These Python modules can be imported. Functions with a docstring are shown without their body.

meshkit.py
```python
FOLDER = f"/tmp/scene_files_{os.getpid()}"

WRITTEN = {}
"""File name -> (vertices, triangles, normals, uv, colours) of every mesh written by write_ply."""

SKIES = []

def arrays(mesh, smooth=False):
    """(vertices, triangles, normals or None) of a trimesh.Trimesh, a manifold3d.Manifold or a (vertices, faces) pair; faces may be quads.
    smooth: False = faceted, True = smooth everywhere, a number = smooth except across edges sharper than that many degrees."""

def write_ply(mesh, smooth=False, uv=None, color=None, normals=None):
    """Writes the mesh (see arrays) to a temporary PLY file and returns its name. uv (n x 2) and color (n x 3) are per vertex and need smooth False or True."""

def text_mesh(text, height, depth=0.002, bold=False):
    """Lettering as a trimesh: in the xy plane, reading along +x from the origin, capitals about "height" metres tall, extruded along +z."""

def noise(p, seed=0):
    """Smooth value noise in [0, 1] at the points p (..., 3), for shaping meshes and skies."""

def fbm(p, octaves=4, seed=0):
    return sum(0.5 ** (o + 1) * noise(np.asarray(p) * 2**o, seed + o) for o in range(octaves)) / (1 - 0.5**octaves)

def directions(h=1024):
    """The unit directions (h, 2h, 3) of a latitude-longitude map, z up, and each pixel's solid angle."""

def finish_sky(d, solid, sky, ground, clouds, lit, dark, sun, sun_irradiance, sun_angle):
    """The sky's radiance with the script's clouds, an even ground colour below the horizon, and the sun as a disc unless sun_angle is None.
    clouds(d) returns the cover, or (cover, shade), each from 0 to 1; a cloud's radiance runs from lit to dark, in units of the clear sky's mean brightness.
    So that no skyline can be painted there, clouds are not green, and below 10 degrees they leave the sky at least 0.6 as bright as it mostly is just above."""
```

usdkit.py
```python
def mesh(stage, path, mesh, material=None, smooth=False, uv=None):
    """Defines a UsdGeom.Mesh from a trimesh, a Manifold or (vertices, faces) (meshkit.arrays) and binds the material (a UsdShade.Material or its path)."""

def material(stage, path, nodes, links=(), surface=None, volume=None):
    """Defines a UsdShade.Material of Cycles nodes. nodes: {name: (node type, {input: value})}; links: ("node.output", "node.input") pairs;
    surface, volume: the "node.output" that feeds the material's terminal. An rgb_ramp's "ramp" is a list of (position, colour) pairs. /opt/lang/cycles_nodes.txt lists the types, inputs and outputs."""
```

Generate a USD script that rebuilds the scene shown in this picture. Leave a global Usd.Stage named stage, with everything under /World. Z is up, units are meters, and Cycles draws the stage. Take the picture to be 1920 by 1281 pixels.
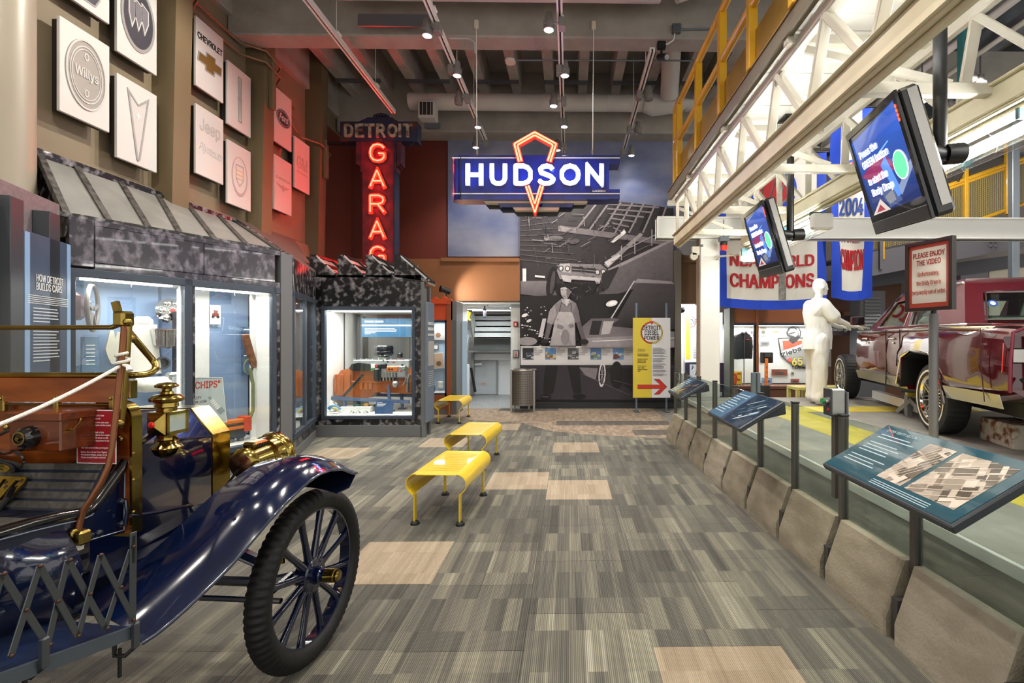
import math,re,random,numpy as np,trimesh,manifold3d as m3,usdkit,meshkit
from shapely.geometry import Polygon,LineString,Point,box as sbox
from shapely import affinity
from shapely.ops import unary_union
from pxr import Usd,UsdGeom,UsdLux,UsdShade,Gf,Sdf,Vt
stage=Usd.Stage.CreateInMemory()
UsdGeom.SetStageUpAxis(stage,UsdGeom.Tokens.z)
UsdGeom.SetStageMetersPerUnit(stage,1.0)
UsdGeom.Xform.Define(stage,'/World')
UsdGeom.Scope.Define(stage,'/World/Looks')
PI=math.pi
# ------------------------------------------------------------------ camera, sky, exposure
F,PX,PY,H,YAW=910.0,1081.0,636.0,1.45,math.radians(0.9)
cam=UsdGeom.Camera.Define(stage,'/World/camera')
HA=36.0
cam.CreateHorizontalApertureAttr(HA);cam.CreateVerticalApertureAttr(HA*1281/1920)
cam.CreateFocalLengthAttr(F/1920*HA)
cam.CreateHorizontalApertureOffsetAttr(-(PX-960)/1920*HA)
cam.CreateVerticalApertureOffsetAttr((PY-640.5)/1920*HA)
cam.CreateClippingRangeAttr(Gf.Vec2f(0.05,200))
cam.AddTranslateOp().Set((0,0,H));cam.AddRotateZOp().Set(-math.degrees(YAW));cam.AddRotateXOp().Set(90)
cam.CreateExposureAttr(0.62)
sky=UsdLux.DomeLight.Define(stage,'/World/sky');sky.CreateIntensityAttr(0.27);sky.CreateColorAttr((1.0,0.96,0.9))
def lin(h):
    if not isinstance(h,str):return tuple(h)
    c=[int(h[i:i+2],16)/255 for i in (0,2,4)]
    return tuple(x/12.92 if x<.04045 else ((x+.055)/1.055)**2.4 for x in c)
# ------------------------------------------------------------------ where a point of a surface lies
def ray(x,y):
    a,c=(x-PX)/F,(PY-y)/F
    cs,sn=math.cos(YAW),math.sin(YAW)
    return np.array([a*cs+sn,cs-a*sn,c])
CAM=np.array([0,0,H])
def onY(x,y,Y):r=ray(x,y);return CAM+r*(Y/r[1])
def onX(x,y,X):r=ray(x,y);return CAM+r*(X/r[0])
def onZ(x,y,Z=0.0):r=ray(x,y);return CAM+r*((Z-H)/r[2])
def onP(x,y,p,n):r=ray(x,y);n=np.asarray(n,float);return CAM+r*(np.dot(np.asarray(p)-CAM,n)/np.dot(r,n))
# ------------------------------------------------------------------ materials
LOOKS={}
def mat(name,col,rough=.5,metal=0.,spec=.5,col2=None,ns=6.,nst=(1,1,1),lo=.35,hi=.65,detail=4,bump=0.,bs=None,bst=(1,1,1),coat=0.,emit=None,es=0.,world=False,rvar=0.,wave=None,aniso=None):
    if name in LOOKS:return LOOKS[name]
    n={'p':('principled_bsdf',dict(base_color=lin(col),roughness=rough,metallic=metal,specular_ior_level=spec,coat_weight=coat))}
    L=[]
    if emit is not None:n['p'][1].update(emission_color=lin(emit),emission_strength=es)
    src=None
    def coords():
        nonlocal src
        if src is None:
            if world:n['g']=('geometry',{});src='g.position'
            else:n['t']=('texture_coordinate',{});src='t.object'
        return src
    out=None
    if col2 is not None:
        coords();n['m']=('mapping',dict(scale=nst));n['n']=('noise_texture',dict(scale=ns,detail=detail))
        n['r']=('rgb_ramp',dict(ramp=[(0,lin(col)),(lo,lin(col)),(hi,lin(col2)),(1,lin(col2))]))
        L+=[(src,'m.vector'),('m.vector','n.vector'),('n.fac','r.fac')];out='r.color'
    if rvar:
        n['o']=('object_info',{});n['mr']=('map_range',dict(to_min=1-rvar,to_max=1+rvar));n['mx']=('mix_color',dict(blend_type='multiply',fac=1.,a=lin(col),use_clamp=False))
        L+=[('o.random','mr.value'),('mr.result','mx.b')]
        if out:L.append((out,'mx.a'))
        out='mx.result'
    if out:L.append((out,'p.base_color'))
    if bump:
        coords();n['bm']=('mapping',dict(scale=bst));n['bn']=('noise_texture',dict(scale=bs or ns,detail=5));n['b']=('bump',dict(strength=bump,distance=.01))
        L+=[(src,'bm.vector'),('bm.vector','bn.vector'),('bn.fac','b.height'),('b.normal','p.normal')]
    LOOKS[name]=usdkit.material(stage,'/World/Looks/'+name,n,L,surface='p.BSDF')
    return LOOKS[name]
def glow(name,col,s):
    if name not in LOOKS:LOOKS[name]=usdkit.material(stage,'/World/Looks/'+name,{'e':('emission',dict(color=lin(col),strength=s))},[],surface='e.emission')
    return LOOKS[name]
def pane_mat(name,tint=(.93,.97,.95),rough=0.0,f0=.045,k=.95):
    n={'t':('transparent_bsdf',dict(color=tint)),'g':('glossy_bsdf',dict(color=(1,1,1),roughness=rough)),'w':('layer_weight',dict(blend=.5)),'q':('math',dict(math_type='power',value2=5.)),'a':('math',dict(math_type='multiply_add',value2=k,value3=f0)),'x':('mix_closure',{})}
    L=[('w.facing','q.value1'),('q.value','a.value1'),('a.value','x.fac'),('t.BSDF','x.closure1'),('g.BSDF','x.closure2')]
    LOOKS[name]=usdkit.material(stage,'/World/Looks/'+name,n,L,surface='x.closure');return LOOKS[name]
def print_mat(name,rough=.5,coat=0.,grain=0.,emit=0.):
    n={'a':('attribute',dict(attribute='Cd')),'p':('principled_bsdf',dict(roughness=rough,coat_weight=coat))}
    L=[('a.color','p.base_color')]
    if grain:
        n['t']=('texture_coordinate',{});n['n']=('noise_texture',dict(scale=9.,detail=8.,roughness=.7));n['mr']=('map_range',dict(to_min=1-grain,to_max=1+grain));n['mx']=('mix_color',dict(blend_type='multiply',fac=1.,use_clamp=False))
        L=[('t.object','n.vector'),('n.fac','mr.value'),('a.color','mx.a'),('mr.result','mx.b'),('mx.result','p.base_color')]
    if emit:
        n['p'][1]['emission_strength']=emit;L.append(('a.color','p.emission_color'))
    LOOKS[name]=usdkit.material(stage,'/World/Looks/'+name,n,L,surface='p.BSDF');return LOOKS[name]
# ------------------------------------------------------------------ geometry
def fr(o,x,y):
    x=np.asarray(x,float);x/=np.linalg.norm(x);y=np.asarray(y,float);y=y-x*np.dot(x,y);y/=np.linalg.norm(y)
    M=np.eye(4);M[:3,0],M[:3,1],M[:3,2],M[:3,3]=x,y,np.cross(x,y),o
    return M
def rz(a,o=(0,0,0)):c,s=math.cos(a),math.sin(a);return fr(o,(c,s,0),(-s,c,0))
def tf(M,v):v=np.asarray(v,float);return v@M[:3,:3].T+M[:3,3]
FRONT=lambda o:fr(o,(1,0,0),(0,0,1))
LEFTW=lambda o:fr(o,(0,1,0),(0,0,1))
BOXF=np.array([[0,2,1],[0,3,2],[4,5,6],[4,6,7],[0,1,5],[0,5,4],[1,2,6],[1,6,5],[2,3,7],[2,7,6],[3,0,4],[3,4,7]])
def tri(poly):
    v,f=trimesh.creation.triangulate_polygon(poly,engine='earcut');u,i=np.unique(f,return_inverse=True);return np.asarray(v)[u],i.reshape(-1,3)
class G:
    def __init__(s):s.v,s.f,s.n,s.c=[],[],0,[]
    def add(s,v,f,M=None,c=None):
        v=np.asarray(v,float)
        if M is not None:v=tf(M,v)
        s.v.append(v);s.f.append(np.asarray(f,int)+s.n);s.n+=len(v)
        if c is not None:s.c.append(np.broadcast_to(np.asarray(c,float),v.shape))
        return s
    def mesh(s,m,M=None):
        v,f,_=meshkit.arrays(m);return s.add(v,f,M)
    def box(s,a,b,M=None):
        (x0,y0,z0),(x1,y1,z1)=np.minimum(a,b),np.maximum(a,b)
        return s.add([(x0,y0,z0),(x1,y0,z0),(x1,y1,z0),(x0,y1,z0),(x0,y0,z1),(x1,y0,z1),(x1,y1,z1),(x0,y1,z1)],BOXF,M)
    def rbox(s,a,b,r=.01,M=None):
        a,b=np.minimum(a,b),np.maximum(a,b);r=min(r,.45*min(b-a));P=[]
        for i in (0,1):
            for j in (0,1):
                for k in (0,1):
                    p=np.array([(a,b)[i][0],(a,b)[j][1],(a,b)[k][2]]);sg=np.array([1-2*i,1-2*j,1-2*k])*r
                    for q in range(3):
                        d=sg.copy();d[q]=0;P.append(p+d)
        h=trimesh.convex.convex_hull(np.array(P));return s.add(h.vertices,h.faces,M)
    def hull(s,P,M=None):h=trimesh.convex.convex_hull(np.asarray(P,float));return s.add(h.vertices,h.faces,M)
    def bar(s,p,q,w,h=None,up=(0,0,1),M=None,r=0):
        p,q=np.asarray(p,float),np.asarray(q,float);h=h or w;d=q-p;L=np.linalg.norm(d)
        u=np.asarray(up,float)
        if abs(np.dot(d/L,u))>.98:u=np.array([0,1.,0])
        A=fr(p,d,u);A=A if M is None else M@A
        return s.rbox((0,-h/2,-w/2),(L,h/2,w/2),r,A) if r else s.box((0,-h/2,-w/2),(L,h/2,w/2),A)
    def tube(s,pts,r,n=8,M=None,closed=False):
        P=np.asarray(pts,float);m=len(P);R=np.broadcast_to(r,(m,))
        if not closed and m>2:
            e_=np.diff(P,axis=0);e_/=np.maximum(np.linalg.norm(e_,axis=1,keepdims=True),1e-9);T=np.vstack([e_[:1],e_[:-1]+e_[1:],e_[-1:]])
        else:T=np.gradient(P,axis=0) if not closed else np.roll(P,-1,0)-np.roll(P,1,0)
        T/=np.maximum(np.linalg.norm(T,axis=1,keepdims=True),1e-9)
        u=np.cross(T[0],(0,0,1));u=u if np.linalg.norm(u)>.05 else np.cross(T[0],(0,1,0));u/=np.linalg.norm(u)
        V=[];a=np.arange(n)*2*PI/n
        for i in range(m):
            if i:
                c_=np.cross(T[i-1],T[i]);sn_,cs_=np.linalg.norm(c_),np.dot(T[i-1],T[i])
                if sn_>1e-6:k_=c_/sn_;u=u*cs_+np.cross(k_,u)*sn_+k_*np.dot(k_,u)*(1-cs_)
            u=u-T[i]*np.dot(u,T[i]);u/=np.linalg.norm(u);w=np.cross(T[i],u)
            V.append(P[i]+R[i]*(np.cos(a)[:,None]*u+np.sin(a)[:,None]*w))
        F_=[]
        for i in range(m if closed else m-1):
            b=(i+1)%m
            for j in range(n):
                k=(j+1)%n;F_+=[(i*n+j,i*n+k,b*n+k),(i*n+j,b*n+k,b*n+j)]
        V=np.concatenate(V)
        if not closed:
            V=np.vstack([V,P[:1],P[-1:]]);c0,c1=m*n,m*n+1
            for j in range(n):
                k=(j+1)%n;F_+=[(c0,k,j),(c1,(m-1)*n+j,(m-1)*n+k)]
        return s.add(V,F_,M)
    def cyl(s,p,q,r,n=12,r2=None,M=None):return s.tube([p,q],[r,r if r2 is None else r2],n,M)
    def lathe(s,prof,M=None,n=24,a0=0,a1=2*PI):
        full=abs(a1-a0-2*PI)<1e-6;k=n if full else n+1
        a=a0+(a1-a0)*np.arange(k)/n;P=np.asarray(prof,float);V=np.concatenate([np.stack([r*np.cos(a),r*np.sin(a),np.full(k,z)],1) for r,z in P]);F_=[]
        for i in range(len(P)-1):
            for j in range(n):
                b=(j+1)%k;F_+=[(i*k+j,i*k+b,(i+1)*k+b),(i*k+j,(i+1)*k+b,(i+1)*k+j)]
        return s.add(V,F_,M)
    def ball(s,c,r,M=None,sub=2):
        m=trimesh.creation.icosphere(sub);return s.add(m.vertices*np.asarray(r,float)+np.asarray(c,float),m.faces,M)
    def ext(s,poly,t,M=None,z0=0.,c=None):
        for g in getattr(poly,'geoms',[poly]):
            if g.is_empty or g.area<1e-10:continue
            m=trimesh.creation.extrude_polygon(g,t,engine='earcut');v=np.asarray(m.vertices,float).copy();v[:,2]+=z0;s.add(v,m.faces,M,c)
        return s
    def flat(s,poly,c,M=None,z=0.):
        for g in getattr(poly,'geoms',[poly]):
            if g.is_empty or g.area<1e-10:continue
            v,f=tri(g);col=c(v) if callable(c) else lin(c)
            s.add(np.column_stack([v,np.full(len(v),z)]),f,M,np.broadcast_to(col,(len(v),3)))
        return s
    def sheet(s,P,M=None):
        P=np.asarray(P,float);a,b=P.shape[:2];F_=[]
        for i in range(a-1):
            for j in range(b-1):
                q=i*b+j;F_+=[(q,q+1,q+b+1),(q,q+b+1,q+b)]
        return s.add(P.reshape(-1,3),F_,M)
    def out(s):return np.concatenate(s.v),np.concatenate(s.f)
def thick(P,t,up=(0,0,1)):
    P=np.asarray(P,float);du,dv=np.gradient(P,axis=0),np.gradient(P,axis=1);N=np.cross(du,dv);N/=np.maximum(np.linalg.norm(N,axis=2,keepdims=True),1e-9)
    Q=P+N*t;a,b=P.shape[:2];g=G();v=np.concatenate([P.reshape(-1,3),Q.reshape(-1,3)]);n=a*b;f=[]
    idx=lambda i,j:i*b+j
    for i in range(a-1):
        for j in range(b-1):
            p,q,r,s_=idx(i,j),idx(i,j+1),idx(i+1,j+1),idx(i+1,j)
            f+=[(p,r,q),(p,s_,r),(n+p,n+q,n+r),(n+p,n+r,n+s_)]
    edge=[idx(0,j) for j in range(b)]+[idx(i,b-1) for i in range(1,a)]+[idx(a-1,j) for j in range(b-2,-1,-1)]+[idx(i,0) for i in range(a-2,0,-1)]
    for k in range(len(edge)):
        p,q=edge[k],edge[(k+1)%len(edge)];f+=[(p,q,n+q),(p,n+q,n+p)]
    return v,np.array(f)
TX={}
def text(s,h,w=None,bold=False,d=.0015,align='l',italic=0.):
    """Lettering in the xy plane, capitals h tall, squeezed to width w when given."""
    k=(s,bold)
    if k not in TX:
        m=meshkit.text_mesh(s,1.0,1.0,bold);TX[k]=(np.array(m.vertices),np.array(m.faces))
    v,f=TX[k];v=v*[h,h,d];x0,x1=v[:,0].min(),v[:,0].max();v[:,0]-=x0
    if w:v[:,0]*=w/(x1-x0)
    W=v[:,0].max();v[:,0]-={'l':0,'c':W/2,'r':W}[align];v[:,0]+=italic*v[:,1]
    return v,f
def T(x=0,y=0,z=0):M=np.eye(4);M[:3,3]=x,y,z;return M
# ------------------------------------------------------------------ things and parts
USED={}
def path_for(parent,name):
    k=parent+'/'+name;n=USED.get(k,-1)+1;USED[k]=n
    return k if n==0 else '%s_%03d'%(k,n)
def put(path,g,m,smooth=30,colors=False):
    v,f=g.out() if isinstance(g,G) else g
    me=usdkit.mesh(stage,path,(v,f),m,False if colors else smooth)
    if colors:assert sum(map(len,g.c))==len(v),path
    if colors:UsdGeom.PrimvarsAPI(me).CreatePrimvar('Cd',Sdf.ValueTypeNames.Color3fArray,'vertex').Set(Vt.Vec3fArray.FromNumpy(np.concatenate(g.c).astype(np.float32)))
    return me.GetPrim()
def say(p,label=None,cat=None,group=None,kind=None):
    for k,v in (('label',label),('category',cat),('group',group),('kind',kind)):
        if v:p.SetCustomDataByKey(k,v)
    return p
class Thing:
    """An Xform under /World at the thing's base. Part meshes are given in world coordinates when M is the world matrix (world=True), else in the thing's own."""
    def __init__(s,name,label,cat,loc=(0,0,0),rot=0.,group=None,kind=None,local=False,M=None):
        s.path=path_for('/World',name);x=UsdGeom.Xform.Define(stage,s.path);s.prim=x.GetPrim();s.local=local
        s.M=rz(rot,loc) if M is None else M
        if M is None:x.AddTranslateOp().Set(tuple(map(float,loc)));x.AddRotateZOp().Set(math.degrees(rot))
        else:x.AddTransformOp().Set(Gf.Matrix4d(M.T.tolist()))
        s.I=np.linalg.inv(s.M);s.cat=cat;s.group=group
        say(s.prim,label,cat,group,kind)
    def part(s,name,g,m,parent=None,label=None,smooth=30,colors=False,kind=None):
        v,f=g.out() if isinstance(g,G) else g if isinstance(g,tuple) else meshkit.arrays(g)[:2]
        if not s.local:v=tf(s.I,v)
        h=G();h.v,h.f,h.c=[v],[f],(g.c if isinstance(g,G) else [])
        p=put(path_for(s.path if parent is None else str(parent.GetPath()),name),h,m,smooth,colors)
        return say(p,label=label,kind=kind)
    def lamp(s,name,kind,loc,**a):
        pass
def solo(name,label,cat,g,m,group=None,kind=None,smooth=30,colors=False):
    """A thing that is one mesh, placed at its base."""
    v,f=g.out() if isinstance(g,G) else g
    lo,hi=v.min(0),v.max(0);o=np.array([(lo[0]+hi[0])/2,(lo[1]+hi[1])/2,lo[2]])
    h=G();h.v,h.f,h.c=[v-o],[f],(g.c if isinstance(g,G) else [])
    p=put(path_for('/World',name),h,m,smooth,colors);UsdGeom.Xformable(p).AddTranslateOp().Set(tuple(map(float,o)))
    return say(p,label,cat,group,kind)
def dup(t,label,loc,rot=0.,group=None,M=None):
    base=re.sub(r'_\d{3}$','',t.path.rpartition('/')[2]);x=UsdGeom.Xform.Define(stage,path_for('/World',base));p=x.GetPrim()
    if M is None:x.AddTranslateOp().Set(tuple(map(float,loc)));x.AddRotateZOp().Set(math.degrees(rot))
    else:x.AddTransformOp().Set(Gf.Matrix4d(M.T.tolist()))
    p.GetReferences().AddInternalReference(t.path);p.SetInstanceable(True)
    return say(p,label,t.cat,group or t.group)
def spot(path,at,to,power,angle=50,col=(1,.93,.82),r=.04,soft=.5):
    l=UsdLux.SphereLight.Define(stage,path);l.CreateRadiusAttr(r);l.CreateIntensityAttr(power);l.CreateColorAttr(col);l.CreateNormalizeAttr(True)
    d=np.asarray(to,float)-np.asarray(at,float);d/=np.linalg.norm(d)
    up=(0,0,1) if abs(d[2])<.95 else (0,1,0);x=np.cross(d,up);x/=np.linalg.norm(x);y=np.cross(x,d)
    M=np.eye(4);M[:3,0],M[:3,1],M[:3,2],M[:3,3]=x,y,-d,at
    UsdGeom.Xformable(l).AddTransformOp().Set(Gf.Matrix4d(M.T.tolist()));UsdGeom.Xformable(l).SetResetXformStack(True)
    sh=UsdLux.ShapingAPI.Apply(l.GetPrim());sh.CreateShapingConeAngleAttr(angle);sh.CreateShapingConeSoftnessAttr(soft)
    return l
def area(path,at,to,w,h,power,col=(1,.97,.92),xdir=None):
    l=UsdLux.RectLight.Define(stage,path);l.CreateWidthAttr(w);l.CreateHeightAttr(h);l.CreateIntensityAttr(power);l.CreateColorAttr(col);l.CreateNormalizeAttr(True)
    d=np.asarray(to,float)-np.asarray(at,float);d/=np.linalg.norm(d)
    x=np.asarray(xdir if xdir is not None else np.cross(d,(0,0,1) if abs(d[2])<.95 else (0,1,0)),float);x/=np.linalg.norm(x);y=np.cross(x,d)
    M=np.eye(4);M[:3,0],M[:3,1],M[:3,2],M[:3,3]=x,np.cross(-d,x),-d,at
    UsdGeom.Xformable(l).AddTransformOp().Set(Gf.Matrix4d(M.T.tolist()));UsdGeom.Xformable(l).SetResetXformStack(True);return l
BLACK=mat('black_paint','141416',.45);DKGREY=mat('dark_grey_paint','3a3d42',.42);STEEL=mat('brushed_steel','b4b2ae',.32,1.0)
CHROME=mat('chrome','e6e6e4',.08,1.0);WHITE=mat('white_paint','e8e8e6',.5);RUBBER=mat('black_rubber','08080a',.6,bump=.15,bs=60)
BRASS=mat('polished_brass','ad9650',.17,1.0,col2='7d6a32',ns=5,bump=.05,bs=9)
GLASS=pane_mat('clear_glass',(.955,.975,.965));PRINT=print_mat('flat_print',.45);GREYMETAL=mat('grey_metal','6d737a',.4,.6)
GUN=mat('gunmetal_frame','474b50',.38,.55)
# ================================================================== THE SETTING
def struct(name,label=None):return Thing(name,label,None,kind='structure')
# ---- carpet looks: bands of yarn in blocks, ribs along the pile
def carpet(name,ramp,rib=.35,w=.085,l=.302):
    n={'g':('geometry',{}),'o':('object_info',{}),'mp':('mapping',dict(scale=(1/w,1/l,0))),'fl':('vector_math',dict(math_type='floor')),'wn':('white_noise_texture',dict(dimensions='3D')),
'm2':('mapping',dict(scale=(1/.037,1/(l*2),0))),'f2':('vector_math',dict(math_type='floor')),'w2':('white_noise_texture',dict(dimensions='3D')),
'ms':('mapping',dict(scale=(105,.8,0))),'ns':('noise_texture',dict(scale=1.,detail=2.)),'mf':('mapping',dict(scale=(700,240,1))),'nf':('noise_texture',dict(scale=1.,detail=1.)),
'mb':('mapping',dict(scale=(1.3,1.1,1))),'nb':('noise_texture',dict(scale=1.,detail=3.)),
'a1':('math',dict(math_type='multiply_add',value2=.32,value3=.02)),'a2':('math',dict(math_type='multiply_add',value2=.2)),'a3':('math',dict(math_type='multiply_add',value2=.52)),'a4':('math',dict(math_type='multiply_add',value2=.16)),'a5':('math',dict(math_type='multiply_add',value2=.22)),
'a6':('math',dict(math_type='multiply_add',value2=.12)),'s':('math',dict(math_type='subtract',value2=.27)),
'sx':('separate_xyz',{}),'rm':('math',dict(math_type='multiply',value2=2*PI/.0085)),'rs':('math',dict(math_type='sine')),'rr':('map_range',dict(from_min=-1.,from_max=1.,to_min=1-rib,to_max=1+rib*.5)),
'r':('rgb_ramp',dict(ramp=ramp)),'mx':('mix_color',dict(blend_type='multiply',fac=1.,use_clamp=False)),'b':('bump',dict(strength=.35,distance=.004)),'p':('principled_bsdf',dict(roughness=.92,specular_ior_level=.15,sheen_weight=.15))}
    L=[('g.position','mp.vector'),('mp.vector','fl.vector1'),('fl.vector','wn.vector'),('g.position','m2.vector'),('m2.vector','f2.vector1'),('f2.vector','w2.vector'),
('g.position','ms.vector'),('ms.vector','ns.vector'),('g.position','mf.vector'),('mf.vector','nf.vector'),('g.position','mb.vector'),('mb.vector','nb.vector'),
('wn.value','a1.value1'),('w2.value','a2.value1'),('a1.value','a2.value3'),('ns.fac','a3.value1'),('a2.value','a3.value3'),('o.random','a4.value1'),('a3.value','a4.value3'),('nb.fac','a5.value1'),('a4.value','a5.value3'),
('nf.fac','a6.value1'),('a5.value','a6.value3'),('a6.value','s.value1'),('s.value','r.fac'),('g.position','sx.vector'),('sx.x','rm.value1'),('rm.value','rs.value1'),('rs.value','rr.value'),('r.color','mx.a'),('rr.result','mx.b'),('mx.result','p.base_color'),
('rs.value','b.height'),('b.normal','p.normal')]
    LOOKS[name]=usdkit.material(stage,'/World/Looks/'+name,n,L,surface='p.BSDF');return LOOKS[name]
CARPET=carpet('grey_carpet',[(0,lin('302f2b')),(.25,lin('474640')),(.5,lin('605e56')),(.75,lin('83806f')),(1,lin('b3b1a4'))],rib=.45)
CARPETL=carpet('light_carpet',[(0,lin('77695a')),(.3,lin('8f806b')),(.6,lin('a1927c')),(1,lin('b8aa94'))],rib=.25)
CARPETB=carpet('brown_carpet',[(0,lin('5c4d40')),(.3,lin('79685a')),(.6,lin('95836f')),(1,lin('b3a28b'))],w=.06,l=.12)
CARPETD=carpet('dark_carpet',[(0,lin('3c3834')),(.5,lin('544d47')),(1,lin('6b635a'))],w=.06,l=.3)
floor=struct('floor')
floor.part('subfloor',G().box((-6,-4,-.2),(13,16,-.012)),mat('subfloor','55524c',.9))
U=.607;X0=.395;Y0=2.28
curve=[onZ(*p)[:2] for p in ((700,778),(790,782),(880,787),(982,794),(1026,807),(1088,814),(1182,819),(1249,822))]
grey_zone=Polygon([(-6,-4)]+[(-6,curve[0][1]+.3)]+[tuple(c) for c in curve]+[(1.75,curve[-1][1]-.05),(1.75,-4)])
brown_zone=Polygon([(-4.75,10.2),(1.75,10.2),(1.75,5)]+[(1.75,curve[-1][1]-.05)]+[tuple(c) for c in curve[::-1]]+[(-4.75,curve[0][1]+.25)]).difference(grey_zone)
light=[(1240/1,1250),(700,1060),(970,900),(1080,918),(1076,842),(650,840),(700,845),(835,822),(860,822),(575,893)]
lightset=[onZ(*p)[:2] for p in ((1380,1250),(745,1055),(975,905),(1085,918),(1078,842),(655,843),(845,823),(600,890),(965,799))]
stains=[onZ(*p)[:2] for p in ((1140,793),(1190,797),(1225,812),(1000,770))]
rnd=random.Random(4)
def tile(poly,m,name):
    poly=poly.buffer(-.0012)
    if poly.is_empty or poly.area<.004:return
    floor.part(name,G().ext(poly,.010,T(0,0,-.010)),m)
for k in range(-9,3):
    x0=X0+U*k;ph=.5 if k%2 else 0.
    if k==-1:ph=.47
    if k in (-2,-3):ph=0. if k==-3 else -.03
    for j in range(-4,13):
        y0=Y0+U*(j+ph)-U;q=sbox(x0,y0,x0+U,y0+U)
        if y0+U<.9 or x0+U<-4.7 or x0>1.74:continue
        if y0<4.0 and x0+U<-1.19*(y0+U)-.9:continue
        a=q.intersection(grey_zone).intersection(sbox(-4.7,.8,1.75,10.2))
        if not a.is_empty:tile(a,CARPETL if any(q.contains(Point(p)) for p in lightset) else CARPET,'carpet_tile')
for k in range(-4,2):
    for j in range(8):
        x0,y0=X0+2*U*k,6.9+j*.42;q=sbox(x0+(j%2)*U,y0,x0+(j%2)*U+2*U,y0+.42)
        a=q.intersection(brown_zone)
        if not a.is_empty:tile(a,CARPETD if any(q.contains(Point(p)) for p in stains) else CARPETB,'carpet_plank')
VINYL=mat('grey_vinyl','7d7f7e',.32,col2='8f9190',ns=3,nst=(9,1,1))
floor.part('vinyl_floor',G().box((-3.4,10.2,-.012),(-.9,13.2,-.001)),VINYL,label='grey sheet vinyl in the corridor')
floor.part('hall_floor',G().box((1.75,1.2,-.012),(13,15,-.002)),mat('hall_floor','6a665e',.6,col2='7d786e',ns=3))
# ---- left wall with its tapering pilasters
WTAN=mat('tan_wall_paint','867861',.6,col2='7c6f59',ns=1.2,bump=.12,bs=45,world=True);WTAND=mat('dark_tan_paint','6f6046',.6,bump=.1,bs=40,world=True)
WNEON=mat('neon_reddened_wall_brown','66281a',.65,bump=.06,bs=40,world=True);WBROWN=mat('brown_wall_paint','8a5a36',.65,bump=.06,bs=40,world=True)  # red-brown: the red neon glow on a brown wall, put into its colour
WX=-4.7
wl=struct('wall_left')
wl.part('wall_panel',G().box((WX-.3,-1,0),(WX,10.4,7.2)),WTAN)
for Yc in (5.54,7.13,8.72):
    g=G();g.hull([(WX-.05,Yc,0),(WX+.17,Yc,0),(WX+.17,Yc+.24,0),(WX-.05,Yc+.24,0),(WX-.05,Yc,6.6),(WX+.3,Yc,6.6),(WX+.3,Yc+.24,6.6),(WX-.05,Yc+.24,6.6)])
    wl.part('pilaster',g,WTAND)
wl.part('wall_ledge',G().hull([(WX,3.6,2.9),(WX+.09,3.6,2.9),(WX,9,2.9),(WX+.09,9,2.9),(WX,3.6,3.16),(WX,9,3.16),(WX+.06,3.6,3.12),(WX+.06,9,3.12)]),WTAN)
wl.part('wall_plate',G().box((WX,9.0,0),(WX+.12,10.3,5.5)),WNEON)  # plate coloured red for the neon glow on this end of the wall
g=G().lathe([(0,0),(.24,0),(.24,6.8),(0,6.8)],T(-4.66,4.0,0),40)
solo('round_column','thick round beige column at the left edge beside the wall boards','column',g,mat('beige_column','a39a89',.38),kind=None,smooth=40)
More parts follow.
